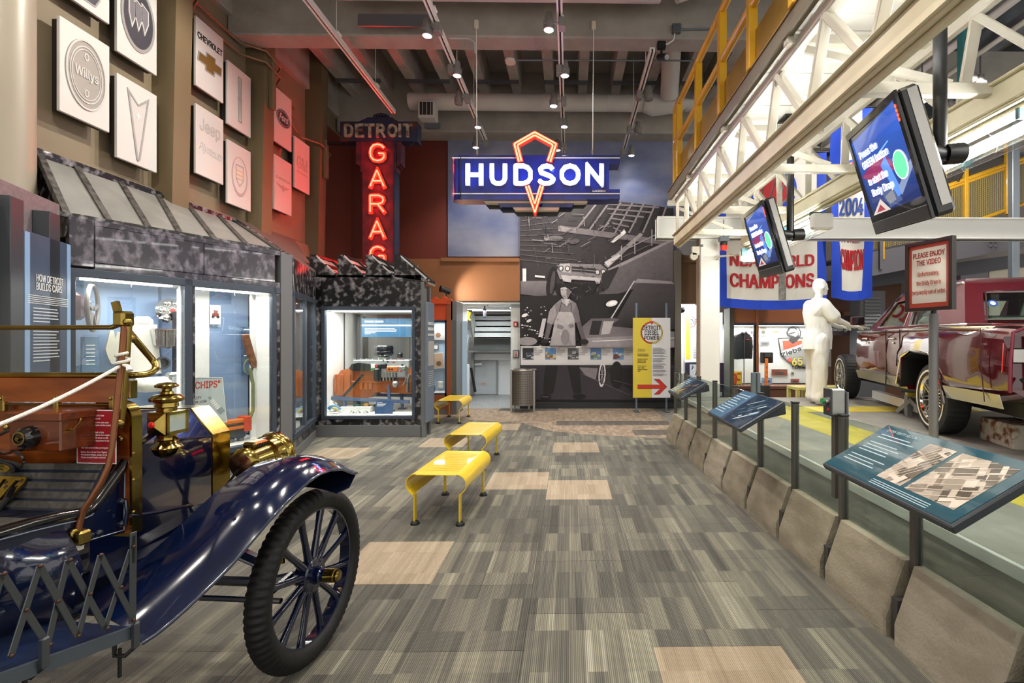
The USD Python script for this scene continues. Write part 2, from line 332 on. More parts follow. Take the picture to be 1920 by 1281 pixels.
# ---- back wall, with the corridor and the recess beyond it
BY=10.2
wb=struct('wall_back')
pz=lambda y,Y=BY:H+(PY-y)/F*Y
xL,xC0,xC1,xM1=onY(838,400,BY)[0],onY(858,700,BY)[0],onY(975,700,BY)[0],onY(1263,600,BY)[0]
wb.part('upper_wall',G().box((WX,BY+.12,3.1),(3.2,BY+.35,7.2)),WNEON)
wb.part('lower_wall',G().box((WX,BY-.05,pz(565)),(xC1,BY+.3,3.12)),WBROWN)
wb.part('wall_ledge',G().box((xL-.1,BY-.10,3.06),(xC1,BY-.05,3.14)),WBROWN)
wb.part('side_wall',G().box((WX,BY-.05,0),(xC0,BY+.25,pz(565))),WBROWN)
wb.part('mural_wall',G().box((xC1,BY+.02,0),(xM1,BY+.3,3.2)),DKGREY)
wb.part('edge_column',G().box((xM1,BY-.12,0),(onY(1275,600,BY)[0],BY+.3,3.3)),mat('warm_grey_column','6c665b',.5))
xR0,xR1=onY(1275,600,BY)[0],onY(1374,600,BY)[0]
wb.part('brown_panel',G().box((xR0,BY,pz(570)),(xR1,BY+.3,pz(478))),mat('brown_panel_paint','6d5236',.6));wb.part('panel_edge',G().box((xR0,BY-.03,pz(492)),(xR1-.5,BY,pz(488))),mat('brown_panel_paint','6d5236'))
wb.part('upper_panel',G().box((xR0,BY+.04,pz(478)),(xR1,BY+.3,5.7)),mat('grey_panel','8c8c90',.55))
wb.part('dark_edge',G().box((onY(1366,600,BY)[0],BY-.08,0),(xR1,BY+.3,pz(578))),mat('dark_edge_metal','4e5148',.5))
wb.part('recess_wall',G().box((xR0-.2,BY+1.1,0),(xR1,BY+1.2,pz(565))),WHITE)
wb.part('recess_side',G().box((xR0-.01,BY+.3,0),(xR0+.03,BY+1.1,pz(565))),WHITE)
wb.part('baseboard',G().rbox((xC1,BY-.03,0),(xM1,BY+.02,.13),.008),DKGREY)
CW=mat('corridor_white','d9dcdc',.5);CG=mat('stair_grey','8d918f',.45);CGD=mat('stair_dark_grey','6a6e6c',.5);CY=12.7
xa,xb=onY(866,700,BY)[0],onY(955,650,BY)[0]
wb.part('corridor_side',G().box((xa-.15,BY+.02,0),(xa,BY+.22,2.4)),CW);wb.part('corridor_side',G().box((-3.4,BY+.3,0),(-3.3,13,4.2)),CW)
wb.part('corridor_pier',G().box((xb,BY+.25,0),(xC1+.1,BY+.6,2.4)),CW)
wb.part('corridor_end',G().box((-3.4,CY,0),(-.6,CY+.15,4.2)),CW)
ce=struct('ceiling')
ce.part('corridor_ceiling',G().box((xa-.2,BY+.05,pz(570)),(xC1,11.35,pz(570)+.05)),CW)
ce.part('corridor_header',G().box((xa,11.3,pz(570)-.09),(xb+.1,11.36,pz(570)+.3)),CW)
for i in range(2):ce.part('ceiling_grid_bar',G().box((xa,BY+.35+i*.45,pz(570)-.008),(xC1,BY+.37+i*.45,pz(570))),WHITE)
# ---- right part of the hall, behind the assembly platform
wr=struct('wall_right')
HB=mat('brown_hall_wall','6b4630',.65);wr.part('hall_wall',G().box((3.0,13.4,0),(15.5,13.6,7.2)),mat('hall_wall_grey','77706b',.65))
wr.part('brown_wall',G().box((onY(1530,600,12)[0],12.0,0),(onY(1690,600,12)[0],12.15,2.9)),HB)
wr.part('ridged_trim',G().box((onY(1580,600,11.95)[0],11.9,pz(585,11.95)),(onY(1690,600,11.95)[0],12.0,pz(600,11.95))),WBROWN)
wr.part('cream_partition',G().box((onY(1855,500,11)[0],11.0,0),(15,11.1,pz(500,11))),mat('cream_partition','cfc4b0',.6))
wr.part('grey_partition',G().box((onY(1800,500,11)[0],10.98,0),(onY(1852,500,11)[0],11.1,pz(502,11))),mat('grey_partition','77767a',.6))
# ---- ceiling: rough sprayed concrete slab, beams and joists
CONC=mat('sprayed_concrete','938f88',.92,col2='a39e96',ns=2.2,bump=.9,bs=28,world=True);CONCJ=mat('joist_concrete','aaa49d',.9,col2='98928b',ns=3,bump=.4,bs=22,world=True)
ce.part('slab',G().box((-5,-5,6.85),(15.5,14,7.2)),CONC)
ce.part('beam',G().rbox((-4.7,6.74,5.64),(3.2,7.07,6.9),.02),CONC);ce.part('beam',G().rbox((-4.68,9.84,5.64),(3.2,10.32,6.9),.02),CONC)
ce.part('beam',G().box((-4.7,3.4,5.64),(3.2,3.75,6.9)),CONC)
ce.part('beam',G().box((-5.0,5.3,5.9),(-4.62,10,6.9)),CONC)
for i in range(-6,9):
    xj=-1.03+.65*i
    if xj<-4.6 or xj>3.1:continue
    ce.part('joist',G().hull([(xj-.115,7.05,6.88),(xj+.115,7.05,6.88),(xj-.085,7.05,6.33),(xj+.085,7.05,6.33),(xj-.115,9.86,6.88),(xj+.115,9.86,6.88),(xj-.085,9.86,6.33),(xj+.085,9.86,6.33)]),CONCJ)
for Yc in (7.45,9.15):
    for i in range(-5,7,2):
        xj=-1.03+.65*i;ce.part('strut',G().box((xj-.09,Yc,6.27),(xj+.74,Yc+.045,6.33)),GREYMETAL)
for i in range(12):
    ce.part('deck_rib',G().hull([(3.2+i*1.0,2,6.5),(3.2+i*1.0,13.4,6.5),(3.5+i*1.0,2,6.5),(3.5+i*1.0,13.4,6.5),(3.1+i,2,6.86),(3.6+i,2,6.86),(3.1+i,13.4,6.86),(3.6+i,13.4,6.86)]),mat('deck_grey','6d747c',.6,col2='585e66',ns=4,world=True))
for Yc in (5.5,8.4,11.2):ce.part('joist',G().box((3.2,Yc,5.9),(15,Yc+.2,6.5)),CONC)
# ================================================================== CEILING FITTINGS, SIGNS, BACK WALL
DUCT=mat('white_duct','b9b6b1',.55,col2='c4c1bb',ns=2)
def duct(name,label,x0,x1,Y,z,r,taper,seams=.42):
    t=Thing(name,label,'air duct',(x0,Y,z-r))
    g=G();n=int((x1-x0)/seams);pts,rr=[],[]
    for i in range(n):
        a=x0+i*seams;pts+=[a,a+seams-.012,a+seams-.010,a+seams-.002];rr+=[r,r,r*.985,r*.985]
    g.tube([(p,Y,z) for p in pts],rr,28);t.part('barrel',g,DUCT,smooth=40)
    return t
t=duct('air_duct','white round spiral air duct along the top edge of the picture',-3.0,1.55,6.28,6.03,.19,0)
t.part('end_cone',G().tube([(1.4,6.28,6.03),(1.95,6.28,6.12)],[.19,.11],24),DUCT)
a,b=onY(640,5,6.1),onY(782,5,6.1)
t.part('grille_box',G().rbox((a[0],5.98,5.79),(b[0],6.2,5.86),.01),mat('duct_cream','b2ada3',.5));g=G()
for i in range(14):g.box((a[0]+.05+i*.062,5.975,5.80),(a[0]+.075+i*.062,5.985,5.9))
t.part('grille',G().box((a[0]+.03,5.975,5.80),(b[0]-.03,5.985,5.95)),mat('vent_dark','2a2826',.7))
t.part('grille_bars',g,DUCT);t.part('hanger_plate',G().box((a[0]+.03,6.5,5.62),(b[0]+.02,6.52,5.78)),GREYMETAL)
t=duct('air_duct','long white round air duct under the concrete joists near the back wall',onY(768,198,9.3)[0],2.2,9.3,5.98,.155,0)
a,b=onY(785,190,9.12),onY(817,223,9.12)
t.part('vent_frame',G().rbox((a[0],9.06,b[2]),(b[0],9.3,a[2]),.012),DUCT);t.part('vent_opening',G().box((a[0]+.04,9.05,b[2]+.05),(b[0]-.04,9.07,a[2]-.04)),mat('vent_dark','2a2826'))
for i in range(3):t.part('vent_blade',G().box((a[0]+.09+.075*i,9.045,b[2]+.05),(a[0]+.1+.075*i,9.07,a[2]-.04)),DUCT)
t.part('hanger_plate',G().box((a[0]+.05,9.3,b[2]-.09),(b[0]+.03,9.34,b[2]+.01)),GREYMETAL)
t.part('wide_section',G().tube([(onY(1207,200,9.25)[0],9.25,5.95),(onY(1225,200,9.25)[0],9.25,5.93),(onY(1296,200,9.25)[0],9.25,5.93),(2.3,9.25,5.95)],[.155,.21,.21,.155],24),DUCT)
t.part('riser',G().tube([(onY(1255,180,9.0)[0],9.0,5.98),(onY(1253,150,8.5)[0],8.2,6.5),(onY(1253,150,8.5)[0],7.3,6.6)],.165,24),DUCT,smooth=40)
PIPE=mat('tan_pipe','7d6c55',.35,.3)
def pipe(name,label,cat,pts,r,m,n=8,grp=None):return solo(name,label,cat,G().tube(pts,r,n),m,grp,smooth=60)
for dz,lab in ((0,'upper thin tan conduit bending round the wall pilasters'),(-.16,'lower thin tan conduit bending round the wall pilasters')):
    P=[(-4.45,4.6,5.97+dz),(-4.62,5.2,5.97+dz),(-4.62,5.45,5.95+dz),(-4.36,5.6,5.8+dz),(-4.36,5.85,5.76+dz),(-4.62,6.0,5.62+dz),(-4.62,6.9,5.62+dz),(-4.36,7.06,5.6+dz),(-4.36,7.42,5.56+dz),(-4.6,7.6,5.45+dz),(-4.6,8.2,5.3+dz)]
    pipe('wall_conduit',lab,'pipe',P,.017,PIPE)
pipe('wall_conduit','thin reddish conduit stub between the two farthest pilasters','pipe',[(-4.6,7.75,5.24),(-4.6,8.1,5.02),(-4.6,8.4,4.92),(-4.38,8.66,4.9),(-4.38,8.98,4.84),(-4.55,9.05,4.7)],.017,PIPE)
for i,(Yc,z,h,lab) in enumerate(((7.15,4.85,.75,'narrow tan steel bracket on the second pilaster top'),(8.74,4.35,.7,'narrow tan steel bracket on the farthest pilaster'))):
    solo('pilaster_bracket',lab,'bracket',G().rbox((-4.43,Yc+.07,z),(-4.36,Yc+.16,z+h),.01),WTAND)
pipe('ceiling_conduit','long thin grey conduit running across under the joists','pipe',[onY(965,113,7.2),onY(1300,114,7.2)+[0,0,0]],.012,GREYMETAL)
pipe('ceiling_conduit','short pale conduit bending down from the front concrete beam','pipe',[onY(842,72,6.7),onY(880,72,6.7),onY(890,80,6.7),onY(891,100,6.7)],.01,DUCT)
solo('smoke_detector','round cream smoke detector under a concrete joist','smoke detector',G().lathe([(0,0),(.075,0),(.085,.03),(.06,.06),(0,.06)],T(*(onY(957,118,7.3))),24),mat('cream_plastic','cfcabd',.5))
b=onY(1268,55,6.72)
t=Thing('junction_box','grey electrical box with pipe on the front concrete beam','junction box',b);t.part('box',G().rbox(b+[-.06,-.05,-.06],b+[.06,.03,.06],.01),GREYMETAL);t.part('pipe',G().tube([b+[.05,0,0],b+[.5,0,.01]],.013),GREYMETAL);t.part('cable',G().tube([b+[-.02,0,-.05],b+[-.04,-.02,-.16],b+[-.12,-.03,-.22],b+[-.2,-.03,-.24]],.008),WHITE)
b=onY(1240,95,6.72)
t=Thing('theatre_spotlight','small black theatre spotlight clamped under the front beam','spotlight',b);t.part('clamp',G().rbox(b+[-.06,-.04,.02],b+[.06,.04,.12],.01),BLACK);t.part('yoke',G().bar(b+[0,0,.04],b+[0,0,-.1],.03),BLACK);t.part('barrel',G().cyl(b+[-.02,.05,-.06],b+[.05,-.12,-.16],.045,16),BLACK);t.part('lens',G().cyl(b+[.05,-.12,-.16],b+[.052,-.125,-.163],.035,16),CHROME)
# ---- lighting tracks and their spotlights
TRK=mat('white_track','dad7d0',.4);HOUS=mat('grey_lamp_housing','8e8b88',.4,.5);LENS=glow('lamp_glow',(1.0,.95,.86),60.0);LENS0=mat('unlit_lens','77716c',.25)
def track(label,x,z,y0,y1):
    t=Thing('lighting_track',label,'lighting track',(x,y0,z));g=G()
    g.box((x-.035,y0,z),(x-.012,y1,z+.05));g.box((x+.012,y0,z),(x+.035,y1,z+.05));g.box((x-.035,y0,z+.05),(x+.035,y1,z+.07));t.part('rail',g,TRK)
    t.part('slot',G().box((x-.012,y0,z+.02),(x+.012,y1,z+.05)),mat('slot_dark','2b2826',.6))
    for k in range(int((y1-y0)/1.3)):
        yy=y0+.5+1.3*k;t.part('clip',G().rbox((x-.02,yy,z+.07),(x+.05,yy+.12,z+.10),.008),TRK)
        t.part('hanger_rod',G().cyl((x,yy+.06,z+.1),(x,yy+.06,6.3),.005,6),TRK)
Z2=5.4;X1,X2,X3,X4=-3.07,-1.67,-.11,1.12
track('leftmost white lighting track, without lamps, slanting toward the tall red neon sign',X1,Z2,2.0,8.55);track('white lighting track that ends above the left end of the blue sign',X2,Z2,1.5,9.8);track('white lighting track down the middle of the ceiling above the orange neon pentagon',X3,5.3,1.5,10.05);track('rightmost white lighting track, beside the black theatre spotlight',X4,5.3,6.5,10.0)
LAMPS=[]
def lamp(px,py,xt,zt,side,lit,label,power=0.,aim=None):
    rel=(zt-.12-H);Y=F*rel/(PY-py);c=onY(px,py,Y);lampat(c,xt,zt,lit,label,power,aim)
def lampat(c,xt,zt,lit,label,power=0.,aim=None):
    k=len(LAMPS);dr='lit' if lit else 'unlit'
    t=Thing('track_light',label,'track light',c);LAMPS.append(t)
    bx=xt+(.055 if xt>c[0] else -.055)*-.2;s=1 if c[0]>xt else -1
    t.part('ballast_box',G().rbox((xt-s*.07,c[1]-.06,zt-.12),(xt+s*.015,c[1]+.06,zt+.0),.008),HOUS)
    t.part('stem',G().tube([(xt,c[1],zt-.05),(c[0]-s*.03,c[1],zt-.05),(c[0],c[1],c[2]+.1)],.012,8),HOUS)
    g=G().lathe([(0,.2),(.035,.2),(.047,.17),(.055,.09),(.062,.085),(.066,.03),(.066,-.01),(.056,-.012)],T(*c),20);t.part('housing',g,HOUS,smooth=40)
    for q in range(2):t.part('cooling_ring',G().lathe([(.058,.04+.03*q),(.071,.045+.03*q),(.071,.055+.03*q),(.058,.06+.03*q)],T(*c),20),HOUS)
    t.part('lens',G().lathe([(0,-.025),(.035,-.02),(.056,-.006),(.056,.0),(0,.0)],T(*c),20),LENS if lit else LENS0)
    if lit and power:spot(t.path+'/light',np.array(c)+[0,0,-.09],aim if aim is not None else (c[0]*.9,c[1]-.6,0),power,60,soft=.6)
PW=34.
lamp(801,66,X2,Z2,1,1,'lit track spotlight nearest the top on the left-hand lamp track',PW,(-3.2,5.0,0));lamp(857,141,X2,Z2,1,1,'lit track spotlight second from the top on the left-hand lamp track',PW,(-2.4,6.0,0));lamp(860,194,X2,Z2,-1,0,'unlit track spotlight with a reddish rim by the left end of the far duct')
lamp(896,238,X2,Z2,1,1,'lit track spotlight beside the left cable of the blue sign',PW*.8,(-1.9,9.4,0));lamp(892,276,X2,Z2,-1,1,'small warm lit track spotlight touching the left top of the blue sign',PW*.4,(-1.5,10.2,1.5))
lamp(1029,55,X3,5.3,-1,1,'lit track spotlight nearest the top on the middle track',PW,(-.3,4.6,0));lamp(1059,141,X3,5.3,1,1,'lit track spotlight on the middle track between the joists',PW,(.5,6.6,0));lamp(1038,198,X3,5.3,-1,1,'lit track spotlight on the middle track in front of the far round duct',PW,(-.2,7.8,0))
lamp(1058,237,X3,5.3,1,1,'lit track spotlight on the middle track just below the far round duct',PW,(.6,10.2,1.8));lamp(1045,281,X3,5.3,-1,1,'smallest lit track spotlight beside the orange neon pentagon',PW*.4,(.2,10.2,1.0))
lamp(1216,186,X4,5.3,1,0,'unlit track spotlight on the rightmost track in front of the wide duct joint');lamp(1196,249,X4,5.3,1,0,'unlit track spotlight on the rightmost track under the concrete beam');lamp(1184,291,X4,5.3,1,1,'lit track spotlight at the far end of the rightmost track',PW*.15,(1.6,10.2,.8))
for i,(x,y,z,ax,ay) in enumerate(((-2.9,2.6,5.3,-4.4,3.6),(-1.8,1.2,5.4,-1.6,1.0),(-1.8,3.4,5.4,-1.6,3.0),(-.2,1.4,5.4,.2,1.8),(-.2,3.2,5.4,.4,3.2),(-.2,-.8,5.4,-.9,.6),(1.0,2.4,5.4,1.3,2.4),(-3.0,.4,5.3,-2.6,1.2),(-2.95,5.2,5.3,-4.7,5.2))):
    lampat(np.array([x+.1,y,z-.12]),x,z,1,'lit track spotlight out of the picture, above '+('the marbled display case front','the rear of the blue car','the front wheel of the blue car','the middle of the carpet','the front yellow bench','the place of the camera','the concrete blocks','the seat of the blue car','the gap between boards and benches')[i],PW,(ax,ay,0 if i not in (0,8) else (2.0,0,0,0,0,0,0,0,3.4)[i]))
# ---- blue enamel sign with white neon letters
HY=6.62;hp=lambda x,y,Y=HY:onY(x,y,Y);h2=lambda pts,Y=HY:Polygon([(hp(x,y,Y)[0],hp(x,y,Y)[2]) for x,y in pts])
HM=lambda Y:np.array([[1,0,0,0],[0,0,-1,Y],[0,1,0,0],[0,0,0,1]],float)
BLUE=mat('blue_enamel','10207e',.22,coat=.4,col2='0a1560',ns=4);CREAMP=mat('cream_enamel','d6cdbb',.35);NAVYP=mat('navy_enamel','1a1f38',.35)
t=Thing('neon_sign','long blue enamel sign with white neon capital letters hung on two cables','neon sign',hp(1000,375)+[0,.1,0])
L_,R_=hp(868,300)[0],hp(1142,300)[0]
body=h2([(864,291),(1142,291),(1142,374),(864,374)]);t.part('cabinet',G().ext(body,.26,HM(HY+.26)),BLUE)
x0,zt,zb=hp(864,291)[0],hp(864,291)[2],hp(864,374)[2];g=G()
for i in range(10):
    a0,a1=PI/2+PI*i/10,PI/2+PI*(i+1)/10;c=lambda a:(x0+.13*math.cos(a),HY+.13+.13*math.sin(a))
    (xa_,ya_),(xb_,yb_)=c(a0),c(a1);g.add([(xa_,ya_,zb),(xb_,yb_,zb),(xb_,yb_,zt),(xa_,ya_,zt)],[(0,2,1),(0,3,2)]);g.add([(xa_,ya_,zb),(xb_,yb_,zb),(x0,HY+.13,zb)],[(0,1,2)]);g.add([(xa_,ya_,zt),(xb_,yb_,zt),(x0,HY+.13,zt)],[(0,2,1)])
t.part('rounded_end',g,BLUE,smooth=40)
t.part('seam',G().ext(h2([(863,290),(864.6,290),(864.6,375),(863,375)]),.008,HM(HY)),BLACK)
for ya in (295.3,362.5):t.part('trim_stripe',G().ext(h2([(848,ya),(1162,ya),(1162,ya+1.9),(848,ya+1.9)]).difference(h2([(968,280),(1036,280),(1036,300),(968,300)])),.006,HM(HY)),CREAMP)
for ya,yb in ((291,307),(355,373)):t.part('arm',G().ext(h2([(1142,ya),(1162,ya),(1162,yb),(1142,yb)]),.26,HM(HY+.26)),BLUE)
t.part('fin',G().ext(h2([(902,369),(1105,369),(1100,377),(1093,378),(910,378),(906,375)]),.10,HM(HY+.18)),CREAMP);t.part('fin',G().ext(h2([(931,377),(1077,377),(1072,385),(936,385)]),.10,HM(HY+.19)),BLUE);t.part('fin',G().ext(h2([(959,384),(1049,384),(1045,391),(964,391)]),.10,HM(HY+.2)),CREAMP)
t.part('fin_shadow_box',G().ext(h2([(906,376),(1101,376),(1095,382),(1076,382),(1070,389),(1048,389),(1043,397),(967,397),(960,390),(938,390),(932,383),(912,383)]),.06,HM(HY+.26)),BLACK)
NEONW=glow('white_neon',(.3,.42,1.0),17.0);NEONO=glow('orange_neon',(1.0,.03,.016),20.0);NEONR=glow('red_neon',(1.0,.0095,.005),50.0)
FACEW=mat('white_letter_face','e9ebf0',.4);FACEO=mat('orange_enamel','d8482a',.35)
SB=dict(H=[[(0,0),(0,1)],[(0,.5),(.75,.5)],[(.75,0),(.75,1)]],U=[[(0,1),(0,.3),(.08,.1),(.25,0),(.5,0),(.67,.1),(.75,.3),(.75,1)]],D=[[(0,0),(0,1),(.4,1),(.62,.9),(.75,.7),(.75,.3),(.62,.1),(.4,0),(0,0)]],
S=[[(.72,.8),(.6,.95),(.4,1),(.18,.95),(.05,.8),(.1,.62),(.35,.53),(.6,.42),(.75,.26),(.68,.1),(.5,.01),(.25,0),(.08,.08),(0,.2)]],O=[[(.4,0),(.16,.08),(.02,.3),(0,.5),(.02,.7),(.16,.92),(.4,1),(.64,.92),(.78,.7),(.8,.5),(.78,.3),(.64,.08),(.4,0)]],N=[[(0,0),(0,1),(.75,0),(.75,1)]],
G=[[(.75,.78),(.6,.94),(.4,1),(.18,.94),(.04,.75),(0,.5),(.04,.25),(.18,.06),(.4,0),(.62,.06),(.75,.2),(.75,.45),(.45,.45)]],A=[[(0,0),(.37,1),(.75,0)],[(.14,.33),(.6,.33)]],R=[[(0,0),(0,1),(.45,1),(.68,.88),(.72,.72),(.66,.56),(.45,.48),(0,.48)],[(.4,.48),(.75,0)]],
E=[[(.7,1),(0,1),(0,0),(.7,0)],[(0,.52),(.55,.52)]],T=[[(0,1),(.75,1)],[(.375,1),(.375,0)]],I=[[(.2,0),(.2,1)]])
def soften(P,d=.012):
    P=[np.asarray(p,float) for p in P];out=[P[0]]
    for a,b,c in zip(P,P[1:],P[2:]):
        u,v=(a-b)/np.linalg.norm(a-b),(c-b)/np.linalg.norm(c-b)
        if np.dot(u,v)>-.6:out+=[b+u*min(d,.4*np.linalg.norm(a-b)),b+v*min(d,.4*np.linalg.norm(c-b))]
        else:out.append(b)
    return out+[P[-1]]
def neon_letter(t,ch,x,z,w,h,sw,Y,face,neon,name='letter',tube=.012,off=.02):
    """Raised block letter and the glass tubes that follow its strokes."""
    wid=max(p[0] for s_ in SB[ch] for p in s_) or 1;mp=lambda p:(x+sw/2+p[0]/wid*(w-sw) if ch!='I' else x+w/2,z+sw/2+p[1]*(h-sw))
    sh=unary_union([LineString([mp(p) for p in s_]).buffer(sw/2,cap_style=3 if ch in 'HUDNTEIRA' else 2,join_style=2 if ch in 'HNTEIA' else 1,mitre_limit=1.7) for s_ in SB[ch]])
    L=t.part(name,G().ext(sh,.03,HM(Y)),face)
    if neon is not None:
        for s_ in SB[ch]:
            pts=soften([(mp(p)[0],Y-.03-off,mp(p)[1]) for p in s_])
            t.part('neon_tube',G().tube(pts,tube,8),neon,parent=L,smooth=60)
    return L
for ch,a,b in (('H',873.5,907),('U',918.5,951.5),('D',963,999),('S',1007,1042),('O',1049,1088.5),('N',1097.5,1132)):
    p,q=hp(a,349.5),hp(b,308);neon_letter(t,ch,p[0],p[2],q[0]-p[0],q[2]-p[2],.062,HY,FACEW,NEONW,tube=.014)
v,f=text('LACKNER',.026,.18,True,.002,italic=.2);t.part('maker_lettering',G().add(v,f,FRONT(hp(1111,360)+[0,-.002,0])),CREAMP)
pent=[(976,305),(968,274),(1003,254),(1040,274),(1030,305)]
def strip(t,pts,w,Y,name,closed=False):
    P=[(hp(*p)[0],hp(*p)[2]) for p in pts];s_=LineString(P).buffer(w/2,cap_style=2,join_style=2);L=t.part(name,G().ext(s_,.05,HM(Y+.01)),FACEO)
    for o in (-.018,.018):
        q=LineString(P).offset_curve(o,join_style=2);t.part('neon_tube',G().tube(soften([(x,Y-.06,z) for x,z in q.coords]),.0125,8),NEONO,parent=L)
strip(t,pent,.085,HY,'pentagon_frame');strip(t,[(990,354),(1004,395),(1016.5,354)],.07,HY-.06,'v_shape')
t.part('pointed_tip',G().ext(h2([(997,392),(1011,392),(1004,412)]),.05,HM(HY-.02)),FACEO)
for sx,yb_,lab in ((893,46,'thin steel cable holding the left end of the blue neon sign'),(1113,48,'thin steel cable holding the right end of the blue neon sign')):
    top,bot=onY(sx,yb_,6.72),hp(sx-1,289)+[0,.1,0]
    k=Thing('sign_cable',lab,'cable',bot);k.part('cable',G().cyl(bot,top,.006,8),TRK);k.part('anchor_plate',G().rbox(top+[-.03,-.02,-.05],top+[.03,.03,.06],.008),CREAMP);k.part('turnbuckle',G().cyl(bot+[0,0,.02],bot+[0,0,.09],.014,8),STEEL);k.part('eye_bolt',G().lathe([(.02,-.006),(.03,-.006),(.03,.006),(.02,.006),(.02,-.006)],fr(bot+[0,0,.01],(1,0,0),(0,0,1)),12),mat('rusty_bolt','8a4a2a',.6))
# ---- tall sign with red neon letters
GY=8.75;RUSTY=mat('rusty_navy_sign','1c2440',.5,col2='4a2a20',ns=5,lo=.5,hi=.68,bump=.2,bs=14);RUSTR=mat('weathered_red_sign','5a2030',.5,col2='3a1424',ns=7,bump=.25,bs=18)
OLDC=mat('weathered_cream_letter','a89e8c',.6,col2='6b5040',ns=9,lo=.45,hi=.6);LETO=mat('faded_orange_letter','cf7a5a',.5,col2='a8563c',ns=9)
gp=lambda x,y:onY(x,y,GY);g2=lambda pts:Polygon([(gp(x,y)[0],gp(x,y)[2]) for x,y in pts])
t=Thing('neon_sign','tall weathered sign with vertical red neon letters under a dark header board','neon sign',gp(708,520)+[0,.1,0])
t.part('header_board',G().ext(g2([(638,228),(672,228),(690,220),(712,219),(734,220),(748,228),(783,228),(783,265),(638,265)]),.22,HM(GY+.22)),RUSTY)
t.part('header_top',G().hull([gp(690,221)+[0,.02,0],gp(734,221)+[0,.02,0],gp(690,221)+[0,.2,0],gp(734,221)+[0,.2,0],gp(702,212)+[0,.1,0],gp(722,212)+[0,.1,0]]),RUSTY)
for i in range(5):t.part('scallop',G().ball(gp(700+5.5*i,216-4*math.sin(PI*(i+.5)/5))+[0,.1,0],(.038,.06,.045)),RUSTY)
for ch,a,b in zip('DETROIT',(646,667,685,706,727,748,756),(663,683,703,723,746,752.5,774)):
    p,q=gp(a,258),gp(b,233);neon_letter(t,ch,p[0],p[2],q[0]-p[0],q[2]-p[2],.045,GY,OLDC,None)
shaft=g2([(679,264),(740,264),(740,560),(679,560)]);t.part('shaft',G().ext(shaft,.2,HM(GY+.21)),RUSTR)
t.part('shaft_rim',G().ext(g2([(738.5,264),(741,264),(741,560),(738.5,560)]),.25,HM(GY+.22)),RUSTY)
for s_,xs in ((-1,(670,674,678)),(1,(741,746,750))):
    for i,xx in enumerate(xs):
        yb_=(308,311,322)[i if s_<0 else 2-i];t.part('fin',G().ext(g2([(xx-2,266),(xx+2,266),(xx+2,yb_),(xx-2,yb_)]),.22,HM(GY+.21)),RUSTR)
for k,ch in enumerate('GARAGE'):
    yt=(268,316,363.5,411,459.5,507)[k];p,q=gp(691.5,yt+38.5),gp(725,yt)
    neon_letter(t,ch,p[0],p[2],q[0]-p[0],q[2]-p[2],.075,GY+.012,LETO,NEONR,tube=.013)
t.part('wall_arm',G().bar(gp(640,265)+[0,.1,0],(WX,GY+.1,gp(640,265)[2]),.05,.05),BLACK)
t.part('loose_wire',G().tube([gp(776,265),gp(774,270),gp(768,274)],.006),BLACK)
# ---- back wall: printed sky, printed photograph, strip of pictures
SKYP=mat('printed_sky','56618a',.5,col2='a0a1aa',ns=.55,nst=(1,1,1.7),lo=.36,hi=.74,detail=7,world=True)
M_=HM(BY+.02)
sk=unary_union([g_ for g_ in [Polygon([(onY(x,y,BY)[0],onY(x,y,BY)[2]) for x,y in ((838,258),(1310,258),(1310,480),(838,480))])]])
solo('sky_mural','wide wall panel printed with a cloudy blue evening sky behind the blue sign','mural',G().ext(sk,.03,HM(BY+.11)),SKYP)
def mural_pts(pts):return [(onY(x,y,BY)[0],onY(x,y,BY)[2]) for x,y in pts]
ox,oz=mural_pts([(975,748)])[0]
g=G();zc=[0.0]
MP=lambda pts:Polygon([(a-ox,b-oz) for a,b in mural_pts(pts)]).buffer(0)
FRAME=MP([(976,748),(1262.5,748),(1262.5,391),(1205,383),(1150,377),(1090,374),(1030,381),(976,392)])
def grad(c1,c2,y1,y2):
    za,zb_=mural_pts([(1000,y1)])[0][1]-oz,mural_pts([(1000,y2)])[0][1]-oz;a,b=np.array(lin(c1)),np.array(lin(c2))
    return lambda v:a+(b-a)*np.clip((v[:,1]-za)/(zb_-za),0,1)[:,None]
def pp(pts,c,soft=0):
    zc[0]+=.0004;g.flat(MP(pts).buffer(soft).intersection(FRAME) if soft else MP(pts).intersection(FRAME),c,None,zc[0])
def line(pts,w,c):
    zc[0]+=.0004;P=[(a-ox,b-oz) for a,b in mural_pts(pts)];g.flat(LineString(P).buffer(w/910*BY/2,cap_style=2).intersection(FRAME),c,None,zc[0])
def ell(cx,cy,rx,ry,c,rot=0):
    a=np.linspace(0,2*PI,25)[:-1];cr,sr=math.cos(rot),math.sin(rot);pp([(cx+rx*math.cos(q)*cr-ry*math.sin(q)*sr,cy+rx*math.cos(q)*sr+ry*math.sin(q)*cr) for q in a],c)
g.flat(FRAME,grad('4c4649','2c272b',380,640),None,0.)
pp([(976,392),(1120,377),(1262,392),(1262,420),(1125,455),(1060,470),(976,440)],grad('3a3538','47424a',380,450))
for k in range(7):line([(1120+22*k,380),(1075+26*k,437)],3.2,'9b9498');pp([(1130+22*k,383),(1136+22*k,383),(1108+25*k,432),(1098+25*k,432)],'2a2629')
for k in range(6):pp([(1135+3*k,381+9*k),(1235-14*k,388+9*k),(1235-14*k,391+9*k),(1135+3*k,384+9*k)],'8d868a')
pp([(1050,423),(1262,452),(1262,462),(1046,434)],'8a8387');pp([(1047,424),(1080,427),(1080,436),(1047,433)],'a19a9d')
pp([(1144,455),(1170,430),(1174,437),(1150,456)],'f0eef0');pp([(1132,496),(1200,437),(1206,440),(1140,503)],'a9a3a7');pp([(1133,492),(1160,475),(1164,480),(1140,500)],'e0dde0')
for k in range(9):line([(976,415+9*k),(1040+6*k,404+12*k)],1.0,'7b7478')
